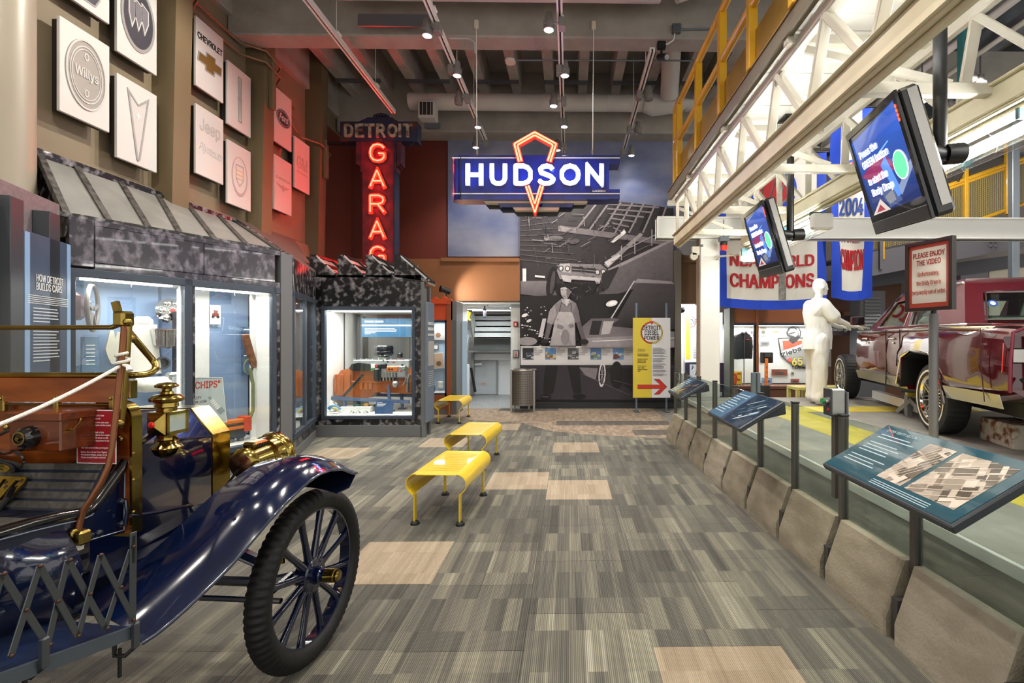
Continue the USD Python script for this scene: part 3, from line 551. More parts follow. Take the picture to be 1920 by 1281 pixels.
for k in range(5):line([(985+13*k,400),(1010+18*k,500)],.8,'675f64')
ell(1040,447,16,5,'807a7d');ell(1025,446,5,6,'a09a9d');ell(1075,452,12,6,'6a6468')
pp([(1140,505),(1262,447),(1262,540),(1195,540),(1130,560),(1118,545)],grad('8d878b','6c666b',460,550))
pp([(1140,505),(1262,447),(1262,452),(1142,511)],'b2acb0')
for x in (1165,1190,1222):line([(x,500-(x-1140)*.47),(x,472-(x-1140)*.5)],1.8,'c2bdc0')
line([(1146,482),(1262,424)],1.8,'b2adb0');line([(1146,492),(1262,440)],1.0,'8a8488')
pp([(976,527),(1030,527),(1048,560),(976,552)],grad('8a8488','6b656a',527,555));pp([(980,504),(987,504),(987,528),(980,528)],'e5e3e5');pp([(1003,516),(1022,518),(1022,522),(1003,520)],'dcd9dc')
pp([(1050,494),(1126,496),(1137,505),(1134,520),(1128,528),(1050,524),(1044,508)],'989296');pp([(1049,496),(1068,494),(1070,512),(1052,510)],'c4bfc3')
for x,y in ((1052,504),(1064,504),(1120,511),(1131,510)):ell(x,y,5,5.5,'4b464a');ell(x,y,3.2,3.8,'dedbdd')
pp([(1072,500),(1117,504),(1117,513),(1072,509)],'3d383c');line([(1072,505),(1117,509)],1.2,'a7a2a5')
pp([(1052,516),(1132,522),(1131,531),(1118,533),(1116,527),(1072,524),(1070,530),(1056,528)],'cbc7ca');ell(1034,530,9,30,'1c181b',.15);ell(1036,530,4,22,'5a5458',.15);pp([(1043,532),(1120,532),(1112,552),(1060,560),(1045,552)],'1a171a')
pp([(976,556),(1262,548),(1262,640),(976,640)],grad('211d21','2a252a',556,640))
pp([(1130,512),(1160,500),(1140,540),(1118,552)],'3a3539')
rm=random.Random(11)
for k in range(70):
    x,y=rm.uniform(985,1165),rm.uniform(400,492);L_=rm.uniform(4,26);an=rm.choice((.05,.12,1.5,-.5,-.6));line([(x,y),(x+L_*math.cos(an),y+L_*math.sin(an))],rm.uniform(.5,1.6),rm.choice(('857f82','5d565a','a39d9f','2c272a','1f1b1e')))
for k in range(46):x,y=rm.uniform(1050,1135),rm.uniform(480,560);line([(x,y),(x+rm.uniform(-8,10),y+rm.uniform(-3,8))],rm.uniform(.5,1.5),rm.choice(('7b7578','4c474b','151215','9a9497')))
for k in range(60):x,y=rm.uniform(976,1045),rm.uniform(575,648);ell(x,y,rm.uniform(.6,2.2),rm.uniform(.5,1.8),rm.choice(('d9d6d8','8f898c','4d474b','1b181b','b0abae')))
for k in range(40):x,y=rm.uniform(1195,1260),rm.uniform(540,615);ell(x,y,rm.uniform(1,5),rm.uniform(.6,2),rm.choice(('4f494e','3b353a','666065')),.6)
for k in range(26):x,y=rm.uniform(1100,1190),rm.uniform(604,646);line([(x,y),(x+rm.uniform(4,16),y-rm.uniform(-1,2))],rm.uniform(.4,1.2),rm.choice(('c9c5c8','7d777b','3a3539')))
pp([(1188,540),(1200,528),(1262,532),(1262,618),(1195,624),(1140,622)],grad('5d575c','322d31',540,620));line([(1188,528),(1126,628)],2.2,'d3cfd2');pp([(1186,532),(1194,524),(1256,529),(1262,534),(1200,532)],'a7a1a5')
ell(1146,570,11,5.5,'e9e7e9',-.25);ell(1148,569,7,3,'ffffff',-.25)
pp([(1092,612),(1108,598),(1152,597),(1160,600),(1140,612),(1262,622),(1262,652),(1090,652)],grad('6f696e','928c91',598,640));pp([(1110,602),(1128,602),(1122,628),(1104,628)],'2b272b');pp([(1131,603),(1150,603),(1142,626),(1126,628)],'bdb8bc')
pp([(1100,634),(1190,630),(1262,640),(1262,650),(1100,650)],'a39da2');line([(1110,640),(1262,634)],1.2,'e6e3e5')
for k in range(16):ell(980+(k*37%60),610+(k*23%38),1.5+k%3,1.3,('e9e7e9','b3aeb2','837d81')[k%3])
ell(985,592,6,3,'e3e0e3',-.4);ell(993,602,5,2.5,'cfcccf',-.4);ell(990,640,18,8,'9d979b')
pp([(1018,598),(1025,598),(1018,632),(1010,632)],'c6c1c5')
pp([(976,684),(1262,684),(1262,748),(976,748)],grad('3b363d','45404a',684,748));pp([(1130,690),(1262,690),(1262,745),(1185,735)],'2c282e');ell(1155,703,12,26,'17141a');ell(1128,702,6.5,23,'d9d5d8',.06);ell(1128,702,4.3,18,'2a262b',.06)
for q in range(8):line([(1128,702),(1128+4*math.cos(q*.8),702+16*math.sin(q*.8))],.7,'b7b2b6')
pp([(1085,688),(1120,690),(1116,712),(1098,704)],'8b858a');line([(1090,700),(1180,740)],1.2,'6a646b');line([(1150,712),(1262,742)],1.5,'5a545b')
pp([(1024,684),(1046,684),(1042,715),(1037,736),(1020,736),(1020,712)],'17141a');pp([(1064,684),(1086,684),(1088,715),(1090,735),(1076,736),(1070,712)],'17141a')
ell(1024,743,10,6,'0d0b0e');ell(1086,742,12,5,'0d0b0e');line([(1016,742),(1030,743)],.8,'8c868b')
pp([(1040,572),(1052,562),(1068,562),(1080,570),(1085,590),(1078,606),(1080,650),(1030,650),(1040,612),(1034,604)],grad('8f8a8e','6f696e',565,640))
pp([(1040,572),(1030,585),(1026,606),(1036,609),(1044,590)],'a09a9e');pp([(1080,570),(1085,585),(1088,604),(1078,606),(1074,586)],'7a7478')
pp([(1027,606),(1036,609),(1028,638),(1021,637)],'6f686d');pp([(1080,606),(1088,604),(1098,636),(1091,640)],'6a6368');ell(1022,640,7,4.5,'2a262a');ell(1095,641,8,5,'242024')
pp([(1048,585),(1056,586),(1072,586),(1077,600),(1078,648),(1032,648),(1040,605)],grad('b7b2b5','a8a3a6',590,645));line([(1049,586),(1053,568)],1.2,'4c474b');line([(1072,587),(1070,568)],1.2,'4c474b')
for k in range(12):ell(1046+(k*17%27),600+(k*29%44),1.6+k%3,2.2+k%4,('989296','c8c3c6','8a8488')[k%3],k)
ell(1060,632,8,14,'8c868a');pp([(1058,562),(1068,562),(1066,572),(1062,576)],'c5c0c3');pp([(1053,560),(1060,566),(1062,575),(1054,568)],'b3aeb1');pp([(1068,561),(1064,574),(1071,568)],'a09a9d')
pp([(1051,540),(1060,534),(1068,538),(1069,552),(1064,562),(1057,562),(1052,553)],grad('c9c3c5','9a9497',538,562));pp([(1050,543),(1051,537),(1058,533),(1067,535),(1071,541),(1070,550),(1067,544),(1060,540),(1053,541)],'1b181b');pp([(1063,542),(1069,546),(1068,555),(1064,562),(1062,553)],'7b7578')
line([(1052.5,545.5),(1056.5,545)],.9,'2a2629');line([(1060,545),(1064,545.6)],.9,'2a2629');line([(1056.5,545),(1055.5,552)],.7,'c9c4c7');line([(1055,556.5),(1060,556.6)],.8,'3a3539');ell(1070,549,1.3,2.6,'8f898d')
MUR=print_mat('mural_print',.55,grain=.35)
g.c=[np.clip(c,0,1)**1.22*1.08 for c in g.c]
g.box((0,0,-.02),(FRAME.bounds[2],FRAME.bounds[3]-.18,-.0005));g.c.append(np.full((8,3),.03))
t=Thing('photo_mural','tall black and white wall print of a worker in an apron beneath a car','mural',(ox,BY-.005,oz),M=fr((ox,BY-.005,oz),(1,0,0),(0,0,1)),local=True)
t.part('print',g,MUR,colors=True)
# ================================================================== LEFT: WALL BOARDS AND DISPLAY CASES
BOARD=mat('white_board','cbc9c5',.55);BSHADE=mat('board_shadow_dark','1c1310',.6);SILV=mat('printed_silver','a09d9b',.35,.1);LSILV=mat('pale_printed_silver','c4c1be',.4);DSILV=mat('printed_dark','4c4a52',.4,.2);PALE=mat('pale_print','b2afac',.5);GOLDP=mat('printed_gold','9c7b45',.35,.5);PRED=mat('printed_red','b52a22',.5);INK=mat('ink','1c1a1c',.5);FAINT=mat('faint_print','aaa29d',.5);VFAINT=mat('very_faint_print','b7afab',.5)
BX=WX+.16
def disc(r,n=40):return Point(0,0).buffer(r,n//4)
def board(label,Y0_,z0,w=.47,h=.85):
    t=Thing('wall_board',label,'wall board',(BX,Y0_+w/2,z0),M=LEFTW((BX,Y0_+w/2,z0)),local=True,group=None)
    t.part('board',G().rbox((-w/2,0,-.03),(w/2,h,0),.003),BOARD)
    t.part('mount',G().box((-w/2+.02,.01,-.09),(w/2-.03,h-.02,-.03)),BSHADE);return t  # near-black mount: the shadow behind the board is put into its colour
def ev(x,y,rx,ry):return affinity.translate(affinity.scale(disc(1),rx,ry),x,y)
t=board('white square wall board at the top edge, cut off above the round medallion board',4.4,4.56);t.part('dark_badge',G().ext(Polygon([(-.08,.08),(.08,.08),(.12,.16),(.12,.5),(-.12,.5),(-.12,.16)]),.004),DSILV);t.part('badge_rim',G().ext(Polygon([(-.08,.08),(.08,.08),(.12,.16),(.12,.5),(-.12,.5),(-.12,.16)]).buffer(.015).difference(Polygon([(-.08,.08),(.08,.08),(.12,.16),(.12,.5),(-.12,.5),(-.12,.16)])),.006),SILV)
t=board('white wall board with a large round grey hubcap medallion',4.4,3.49)
d=T(0,.44,0);t.part('medallion',G().ext(ev(0,0,.19,.325),.004,d),mat('medallion_grey','9a948d',.4));t.part('medallion_ring',G().ext(ev(0,0,.19,.325).difference(ev(0,0,.178,.308)),.012,d),LSILV);t.part('medallion_ring',G().ext(ev(0,0,.155,.265).difference(ev(0,0,.147,.253)),.010,d),LSILV);t.part('medallion_ring',G().ext(ev(0,0,.138,.235).difference(ev(0,0,.132,.226)),.010,d),LSILV)
v,f=text('Willys',.085,.22,True,.008,'c');t.part('lettering',G().add(v,f,d@T(0,-.03,.004)),LSILV);t.part('bolt_hole',G().ext(ev(0,.17,.022,.035).difference(ev(0,.17,.014,.024)),.009,d),LSILV);t.part('bolt_hole',G().ext(ev(0,-.17,.022,.035).difference(ev(0,-.17,.014,.024)),.009,d),LSILV)
t=board('white wall board with three slanted shields inside a chrome ring',4.95,4.35);d=T(0,.47,0)
t.part('badge_disc',G().ext(ev(0,0,.185,.32),.004,d),DSILV);t.part('badge_ring',G().ext(ev(0,0,.2,.345).difference(ev(0,0,.175,.305)),.01,d),SILV)
for i in range(3):
    s_=Polygon([(-.045,.17),(.045,.12),(.045,-.02),(-.005,-.17),(-.045,-.02)]);o_=T(-.075+.075*i,.03-.0*i,0);t.part('shield',G().ext(s_.difference(s_.buffer(-.012)),.012,d@o_),LSILV);t.part('shield_field',G().ext(s_.buffer(-.012),.007,d@o_),mat('shield_grey','76737a',.4))
t=board('white wall board with a long pointed arrowhead emblem and small star',4.95,3.28);s_=Polygon([(-.13,.76),(0,.64),(.13,.76),(.02,.06),(0,.04),(-.02,.06)]);t.part('arrowhead',G().ext(s_.buffer(-.018),.004),LSILV);t.part('arrowhead_rim',G().ext(s_.difference(s_.buffer(-.018)),.009),SILV)
st=[]
for k in range(8):a=k*PI/4;r=.055 if k%2==0 else .013;st.append((r*.6*math.cos(a),.52+r*math.sin(a)))
t.part('star',G().ext(Polygon(st),.008),WHITE)
t=board('white wall board with black capitals over a gold cross-shaped emblem',5.98,4.545);v,f=text('CHEVROLET',.075,.42,True,.004,'c');t.part('lettering',G().add(v,f,T(0,.60,0)),INK)
bt=Polygon([(-.2,.44),(-.08,.44),(-.075,.50),(.085,.50),(.085,.44),(.2,.44),(.185,.32),(.07,.32),(.065,.26),(-.09,.26),(-.09,.32),(-.215,.32)]);t.part('cross_emblem',G().ext(bt.buffer(-.012),.006),GOLDP);t.part('emblem_rim',G().ext(bt.difference(bt.buffer(-.012)),.01),SILV)
t=board('white wall board with pale grey block letters above a script word',5.98,3.475);v,f=text('Jeep',.15,.35,True,.003,'c');t.part('lettering',G().add(v,f,T(0,.56,0)),PALE);v,f=text('Plymouth',.1,.38,False,.003,'c',.3);t.part('script',G().add(v,f,fr((0,.3,0),(1,-.08,0),(0,1,0))),PALE)
t=board('white wall board with a tall narrow chrome star emblem',6.53,4.32);s_=unary_union([sbox(-.035,.12,.035,.74).difference(sbox(-.023,.135,.023,.725)),Polygon([(0,.70),(.012,.44),(.055,.43),(.012,.42),(0,.16),(-.012,.42),(-.055,.43),(-.012,.44)])]);t.part('star_emblem',G().ext(s_,.008),SILV);t.part('emblem_field',G().ext(sbox(-.023,.135,.023,.725),.002),LSILV)
t=board('white wall board with a faint oval wreath and crest',6.53,3.265);t.part('wreath',G().ext(ev(0,.42,.16,.27).difference(ev(0,.44,.14,.245)),.004),FAINT);cr=Polygon([(-.08,.58),(.08,.58),(.08,.38),(0,.28),(-.08,.38)]);t.part('crest',G().ext(cr.difference(cr.buffer(-.012)),.004),FAINT)
for i in range(3):t.part('crest_stripe',G().ext(sbox(-.06,.38+.055*i,.06,.40+.055*i),.003),mat('faint_gold','cdb58e',.5))
t=board('white wall board with a dark oval script badge',7.55,4.51);t.part('oval_badge',G().ext(ev(0,.44,.17,.125),.004),DSILV);t.part('oval_rim',G().ext(ev(0,.44,.185,.14).difference(ev(0,.44,.172,.127)),.008),SILV);t.part('oval_line',G().ext(ev(0,.44,.155,.11).difference(ev(0,.44,.15,.105)),.007),LSILV);v,f=text('Ford',.1,.22,True,.008,'c',.2);t.part('script',G().add(v,f,T(0,.40,0)),LSILV)
t=board('white wall board with faint small capitals over a faint winged emblem',7.55,3.46);v,f=text('CHRYSLER',.04,.38,False,.003,'c');t.part('lettering',G().add(v,f,T(0,.5,0)),FAINT);t.part('wings',G().ext(Polygon([(-.18,.43),(-.05,.41),(0,.43),(.05,.41),(.18,.43),(.1,.38),(.03,.36),(0,.32),(-.03,.36),(-.1,.38)]),.004),FAINT)
t=board('pink-lit white wall board with faint block initials, nearest the red sign',8.1,3.97);v,f=text('GM',.2,.32,True,.003,'c');t.part('lettering',G().add(v,f,T(0,.36,0)),VFAINT);t.part('underline',G().ext(sbox(-.16,.28,.16,.31),.003),VFAINT)
# ---- display case with a sloping glass roof
MARB=mat('black_marbled_laminate','141316',.28,col2='a8a4a8',ns=13,lo=.50,hi=.80,detail=7,coat=.2,world=True);MARBLIT=mat('purple_lit_marbled_laminate','221e2a',.3,col2='8d8694',ns=15,nst=(1,1,.7),lo=.46,hi=.80,detail=7,coat=.2,world=True);FRM=mat('blue_grey_frame','3f4855',.38,.3);FRML=mat('grey_metal_post','6d6e70',.45,.25);LOUV=mat('dark_louvre','201f22',.5)  # purple laminate of the case fascia: purple light is put into its colours
CASEW=mat('case_white','e9e9e6',.5);CASEB=mat('case_blue','7f9cc4',.55,col2='9db5d3',ns=1.5);FROST=mat('frosted_roof_pane','8d8d88',.35,col2='7c7c78',ns=3,world=True)
def plan(E,D):return fr((E[0],E[1],0),(D[0]-E[0],D[1]-E[1],0),(0,0,1)),math.hypot(D[0]-E[0],D[1]-E[1])
E1,D1=(-4.13,4.1),(-3.361,5.7);D2,C2=(-3.28,5.83),(-3.709,7.17)
F1,L1=plan(E1,D1);F2,L2=plan(D2,C2)
def on(Fm,x,y,off=0.):p=onP(x,y,Fm[:3,3]-Fm[:3,2]*off,Fm[:3,2]);q=np.linalg.inv(Fm)@np.append(p,1);return q[:3]
c1=Thing('display_case','long display case front of black marbled laminate with sloping glazed roof','display case',(-3.9,4.9,0),group=None)
def fpart(t,Fm,name,a,b,m,label=None,r=.004):return t.part(name,G().rbox(a,b,r,Fm),m,label=label)
zf0,zf1,zg0=2.045,2.47,.27
fpart(c1,F1,'fascia_panel',(-.02,zf0+.02,-.06),(.14,zf1,0),MARBLIT);fpart(c1,F1,'fascia_panel',(.143,zf0+.06,-.06),(.98,zf1-.05,.004),MARBLIT);fpart(c1,F1,'fascia_panel',(.984,zf0+.06,-.06),(L1-.06,zf1-.05,.004),MARBLIT)
fpart(c1,F1,'fascia_border',(.14,zf1-.05,-.06),(L1,zf1,.002),MARBLIT);fpart(c1,F1,'fascia_border',(.14,zf0,-.06),(L1,zf0+.06,.002),MARBLIT)
fpart(c1,F1,'base_panel',(-.02,.12,-.05),(L1,zg0-.03,0),MARB);fpart(c1,F1,'kick_base',(0,0,-.08),(L1,.12,-.01),FRML)
fpart(c1,F1,'head_rail',(0,zf0-.07,-.05),(L1,zf0,.012),FRM);fpart(c1,F1,'sill',(0,zg0-.03,-.05),(L1,zg0+.03,.015),FRM)
ua,ub,uc,ud=on(F1,346,600)[0],on(F1,366,600)[0],on(F1,506,600)[0],on(F1,518,600)[0]
fpart(c1,F1,'mullion',(ua,zg0,-.05),(ub-.025,zf0,.012),FRM);fpart(c1,F1,'mullion',(ub-.024,zg0,-.04),(ub,zf0,.004),MARB);fpart(c1,F1,'mullion',(ud-.05,zg0,-.05),(ud,zf0,.012),FRM);fpart(c1,F1,'end_post',(ud,.12,-.06),(L1,zf0,.004),MARB);fpart(c1,F1,'mullion',(-.03,zg0,-.05),(.02,zf0,.012),FRM)
us,ut=on(F1,247,600)[0],on(F1,441,650)[0]
for a,b in ((.02,us-.003),(us+.003,ua),(ub,ut-.003),(ut+.003,ud-.05)):fpart(c1,F1,'glass_pane',(a,zg0+.03,-.012),(b,zf0-.07,-.004),GLASS,r=.001)
fpart(c1,F1,'corner_post',(L1+.005,0,-.1),(L1+.15,2.45,.01),FRML)
fpart(c1,F1,'back_panel',(.0,.3,-.64),(ua+.1,zf0,-.62),CASEB);fpart(c1,F1,'back_panel',(ub-.03,.3,-.64),(L1+.02,zf0,-.62),mat('case_blue_dark','6f88ad',.55,col2='8aa2c4',ns=1.5));fpart(c1,F1,'case_floor',(0,zg0-.02,-.64),(L1,zg0+.02,-.05),CASEW);fpart(c1,F1,'case_ceiling',(0,zf0-.05,-.64),(L1,zf0,-.05),CASEW);fpart(c1,F1,'divider',(ua-.01,zg0,-.10),(ub-.01,zf0-.07,-.05),CASEW);fpart(c1,F1,'side_lining',(ud-.05,zg0,-.3),(ud-.01,zf0-.05,-.05),CASEW);[fpart(c1,F1,'back_strip',(on(F1,p_,650,.6)[0],zg0,-.62),(on(F1,q_,650,.6)[0],zf0-.05,-.60),CASEW) for p_,q_ in ((358,393),(484,525))]
for k,(a,b) in enumerate(((.1,ua-.05),(ub+.05,ud-.1))):
    fpart(c1,F1,'light_strip',(a,zf0-.085,-.16),(b,zf0-.06,-.10),glow('case_lamp',(1,.98,.94),3.));o=tf(F1,[(a+b)/2,zf0-.10,-.2]);area(c1.path+'/light'+str(k),o,o+[0,0,-1],b-a,.3,1.8,(1,.97,.92),xdir=F1[:3,0])
fpart(c1,F1,'light_strip',(ua-.03,zg0+.1,-.08),(ua-.015,zf0-.1,-.06),glow('case_lamp',(1,.98,.94),3.))
def wallp(x,y):return onX(x,y,WX+.1)
tops=[wallp(*p) for p in ((71.7,299.7),(140.5,322),(225,344.6),(295,364),(352,383),(410,400),(441,410))];lows=[tf(F1,np.append(on(F1,*p)[:2],-.03)) for p in ((126.5,386.8),(206.5,393.8),(281,410.7),(340,422),(405,438),(465,455),(523,468))]
zT=np.mean([p[2] for p in tops]);tops=[np.array([p[0],p[1],zT]) for p in tops];lows=[np.array([p[0],p[1],zf1+.01]) for p in lows]
c1.part('roof_ridge',G().bar(tops[0]-[0,.3,0],tops[-1],.07,.07),MARB);c1.part('roof_eave',G().bar(lows[0]-[0.1,.2,0],lows[-1],.05,.04),MARB)
for i in range(7):
    c1.part('roof_bar',G().bar(tops[i],lows[i],.045,.05),mat('dark_roof_bar','2a2726',.5,col2='5c5753',ns=20))
    if i<6:a,b,c,d=tops[i],tops[i+1],lows[i+1],lows[i];q=np.array([a,b,c,d]);c1.part('roof_pane',G().add(np.concatenate([q,q-[0,0,.02]]),BOXF),FROST)
c1.part('roof_side',G().hull([tops[0],lows[0],[tops[0][0],tops[0][1],2.3],[lows[0][0],lows[0][1],2.3],tops[0]+[0,.02,0],lows[0]+[.01,.02,0]]),MARB)
fpart(c1,F2,'fascia_panel',(.02,2.03,-.06),(.55,2.42,0),MARB);fpart(c1,F2,'fascia_panel',(.555,2.03,-.06),(L2-.03,2.42,0),MARB);fpart(c1,F2,'base_panel',(0,.12,-.06),(L2,zg0-.02,0),MARB);fpart(c1,F2,'kick_base',(0,0,-.08),(L2,.12,.006),FRML);fpart(c1,F2,'head_rail',(0,1.96,-.05),(L2,2.03,.01),FRM);fpart(c1,F2,'sill',(0,zg0-.02,-.05),(L2,zg0+.05,.02),FRM)
for a,b in ((.0,.07),(.62,.72),(L2-.14,L2-.02)):fpart(c1,F2,'mullion',(a,zg0,-.05),(b,2.0,.012),FRM)
fpart(c1,F2,'glass_pane',(.07,zg0+.05,-.012),(.62,1.96,-.004),GLASS,r=.001);fpart(c1,F2,'glass_pane',(.72,zg0+.05,-.012),(L2-.14,1.96,-.004),GLASS,r=.001)
fpart(c1,F2,'back_panel',(0,zg0,-.45),(L2,2.0,-.43),CASEW);fpart(c1,F2,'case_floor',(0,zg0-.03,-.45),(L2,zg0,-.05),CASEW)
o=tf(F2,[.5,1.93,-.2]);area(c1.path+'/light2',o,o+[0,0,-1],.8,.2,2.,(1,.97,.92),xdir=F2[:3,0])
rt=[np.array([WX+.1,6.75,3.12]),np.array([WX+.1,8.2,3.12]),np.array([-3.72,7.2,2.44]),np.array([-3.36,5.85,2.44])]
c1.part('roof_slab',G().add(np.concatenate([np.array(rt),np.array(rt)-[0,0,.05]]),BOXF),mat('dark_roof_slab','6a5a55',.4));c1.part('roof_side',G().hull([rt[0],rt[3],rt[0]-[0,.05,.14],rt[3]-[0,.05,.02],rt[0]+[0,.04,.0],rt[3]+[.03,0,.02]]),MARB)
PA,PB=(-3.816,3.46),(-4.04,4.0);F0,L0=plan(PA,PB)
t=Thing('information_board','tall dark blue text panel with pale side stripes left of the display case','text panel',(-4.0,3.73,0))
fpart(t,F0,'board',(0,.35,-.03),(L0,2.215,0),mat('panel_navy','3c4a60',.45,col2='46546b',ns=2));STR=mat('panel_pale_blue','86a7cd',.45)
fpart(t,F0,'side_stripe',(.005,.355,0),(.062,2.21,.002),STR,r=.0005);fpart(t,F0,'side_stripe',(L0-.055,.355,0),(L0-.005,2.21,.002),STR,r=.0005)
for s_,yy in (('HOW DETROIT',527),('BUILDS CARS',543)):
    p=on(F0,67,yy);v,f=text(s_,.053,.335 if 'HOW' in s_ else .32,False,.002);t.part('heading',G().add(v,f,F0@T(p[0]+.005,p[1],.001)),WHITE)
for i in range(5):z=on(F0,60,554)[1]-.014*i;fpart(t,F0,'rule',(.04,z,0),(L0-.04,z+.004,.003),WHITE,r=.0005)
g=G();r_=random.Random(3)
for i in range(17):
    if i in (5,6):continue
    z=on(F0,67,579)[1]-.024*i;w=.33*r_.uniform(.85,1) if i not in (4,16) else .2;g.box((.1,z,0),(.1+w,z+.009,.002),F0)
t.part('text_lines',g,mat('small_type','b9c0c8',.5),kind='stuff');t.part('swoosh',G().ext(Polygon([(.07,.9),(.2,1.12),(.4,1.2),(L0-.07,1.1),(L0-.07,.9)]),.0015,F0),mat('panel_blue','4a6379',.45))
t=Thing('grey_partition','grey metal partition with two dark posts behind the tall blue text panel','partition',(-4.1,3.6,0));fpart(t,F0,'panel',(-.3,0,-.14),(L0+.08,2.55,-.10),mat('mauve_grey_panel','7a7276',.5,col2='6c6468',ns=30));fpart(t,F0,'post',(-.14,0,-.1),(.0,2.42,.0),DKGREY);fpart(t,F0,'post',(.30,0,-.1),(.44,2.42,.0),DKGREY)
t=Thing('display_case','sliver of another marbled display case at the left edge','display case',(-4.0,3.1,0));fpart(t,F0,'fascia',(-.9,1.95,-.16),(-.22,2.42,-.04),MARB);fpart(t,F0,'sill',(-.9,1.88,-.16),(-.24,1.95,-.03),FRM);fpart(t,F0,'glass_pane',(-.9,.4,-.1),(-.24,1.88,-.09),GLASS);fpart(t,F0,'back',(-.9,.4,-.4),(-.24,1.88,-.38),CASEW)
# ---- things shown in the case
def cz(x,y,off):q=on(F1,x,y,off);return q[0],q[1]
def Fo(off):return F1@T(0,0,-off)
u,z=cz(170,577,.4);t=Thing('steering_wheel','grey steering wheel on a dark block against the blue case wall','steering wheel',tf(F1,[u,z-.25,-.4]));A=fr(tf(F1,[u,z,-.36]),F1[:3,0]*.5-F1[:3,2]*.866,(0,0,1))
a=np.linspace(0,2*PI,33)[:-1];t.part('rim',G().tube([(.21*math.cos(q),.21*math.sin(q),0) for q in a],.017,10,A,True),mat('wheel_grey','6b6562',.4));t.part('hub',G().rbox((-.06,-.09,-.03),(.07,.06,.0),.02,A),CHROME)
for q in (.15,PI-.15,-PI/2-.5,-PI/2+.5):t.part('spoke',G().bar((.04*math.cos(q),.04*math.sin(q)-.02,0),(.21*math.cos(q),.21*math.sin(q),0),.03,.02,M=A),mat('wheel_grey','6b6562'))
t.part('mounting_block',G().rbox((-.24,-.12,-.2),(-.02,.12,-.04),.03,A),mat('plum_block','4a3438',.4))
u,z=cz(319,583,.5);A=F1@T(u,z,-.5);t=Thing('hubcap_emblem','small round chrome wheel emblem on the blue case wall','emblem',tf(A,[0,-.12,0]));t.part('disc',G().lathe([(0,.05),(.03,.05),(.04,.03),(.10,.03),(.13,.0),(0,0)],A,24),CHROME)
for k in range(6):q=k*PI/3;t.part('lobe',G().ball((.085*math.cos(q),.085*math.sin(q),.03),(.035,.035,.025),A),CHROME)
t.part('red_centre',G().lathe([(0,.056),(.022,.055),(.022,.05),(0,.05)],A,16),PRED)
pts=[cz(*p,.45) for p in ((281,616),(328,617),(327,648),(311,654),(288,648))];t=Thing('car_grille','chrome framed car grille of thin vertical bars on the case wall','grille',tf(F1,[pts[2][0],pts[3][1],-.45]));P=Polygon(pts);t.part('frame',G().ext(P.difference(P.buffer(-.014)),.05,Fo(.45)),CHROME);t.part('backing',G().ext(P.buffer(-.012),.01,Fo(.45)),mat('grille_dark','3f4042',.5));g=G();x0,y0,x1,y1=P.bounds
for i in range(18):
    xx=x0+(x1-x0)*(i+.5)/18;s_=sbox(xx-.003,y0,xx+.003,y1).intersection(P.buffer(-.012));g.ext(s_,.03,Fo(.45))
t.part('bars',g,STEEL,kind='stuff')
u,z=cz(268,655,.5);A=F1@T(u,z,-.5);t=Thing('car_seat','white upholstered car seat inside the display case','car seat',tf(A,[0,-.6,0]));SEATW=mat('seat_white','dcd9d2',.6,bump=.05,bs=8);t.part('backrest',G().mesh(m3.Manifold.cube((.25,.5,.09),True).refine(6).warp_batch(lambda P_:P_*np.stack([1-.16*(P_[:,1]/.25),np.ones(len(P_)),1-.5*np.abs(P_[:,0]/.13)**3],1)),A),SEATW,smooth=60);t.part('cushion',G().rbox((-.12,-.42,0),(.36,-.28,.26),.05,A),SEATW,smooth=60)
t.part('headrest',G().rbox((-.09,.22,-.03),(.08,.33,.05),.035,A),SEATW,smooth=60)
u,z=cz(301,681,.5);A=F1@T(u,z,-.5);solo('round_speaker','small round dark speaker cone low on the blue case wall','speaker',G().lathe([(0,.0),(.045,.01),(.05,.05),(.066,.05),(.07,0),(0,-.01)],A,24),mat('speaker_grey','5a5c60',.4,.4))
u,z=cz(338,645,.4);A=F1@T(u,z,-.45);t=Thing('dark_sample_strip','upright black strip with a row of round samples beside the case divider','sample strip',tf(A,[0,-.35,0]));t.part('strip',G().rbox((-.05,-.34,0),(.05,.34,.02),.004,A),mat('strip_dark','2c3038',.4))
for i in range(6):t.part('sample',G().lathe([(0,.035),(.02,.032),(.026,.02),(0,.02)],A@T(0,.28-.11*i,0),14),mat('sample_grey','6d7178',.3,.5))
ALU=mat('cast_aluminium','b9bcbc',.4,.7,bump=.1,bs=20);u,z=cz(331,727,.3);A=F1@T(u,z,-.3);t=Thing('cast_engine_part','pale cast metal engine casting by the case divider','engine part',tf(A,[0,-.2,0]));t.part('casting',G().rbox((-.08,-.16,-.06),(.09,.16,.05),.02,A),ALU)
for i in range(4):t.part('boss',G().cyl((-.04+.08*(i%2),-.1+.14*(i//2),.05),(-.04+.08*(i%2),-.1+.14*(i//2),.09),.03,14,M=A),ALU);t.part('bore',G().cyl((-.04+.08*(i%2),-.1+.14*(i//2),.091),(-.04+.08*(i%2),-.1+.14*(i//2),.092),.018,14,M=A),BLACK)
t.part('foot',G().rbox((-.12,-.22,-.08),(.12,-.16,.08),.01,A),ALU)
pts=[cz(*p,.2) for p in ((322,707),(416,708),(424,792),(322,800))];P=Polygon(pts)
t=Thing('poster_board','white poster board with red capitals and a drawn spark plug leaning in the case','poster',tf(F1,[pts[3][0],pts[3][1],-.2]));t.part('board',G().ext(P,.012,Fo(.2)),mat('poster_grey','b9c2c6',.5));t.part('board_edge',G().ext(P.difference(P.buffer(-.006)),.016,Fo(.2)),WHITE)
q=cz(345,731,.2);q2=cz(412,731,.2);v,f=text('POCHIPS”',.07,q2[0]-q[0],True,.002);t.part('heading',G().add(v,f,Fo(.2)@T(q[0],q[1],.012)),PRED)
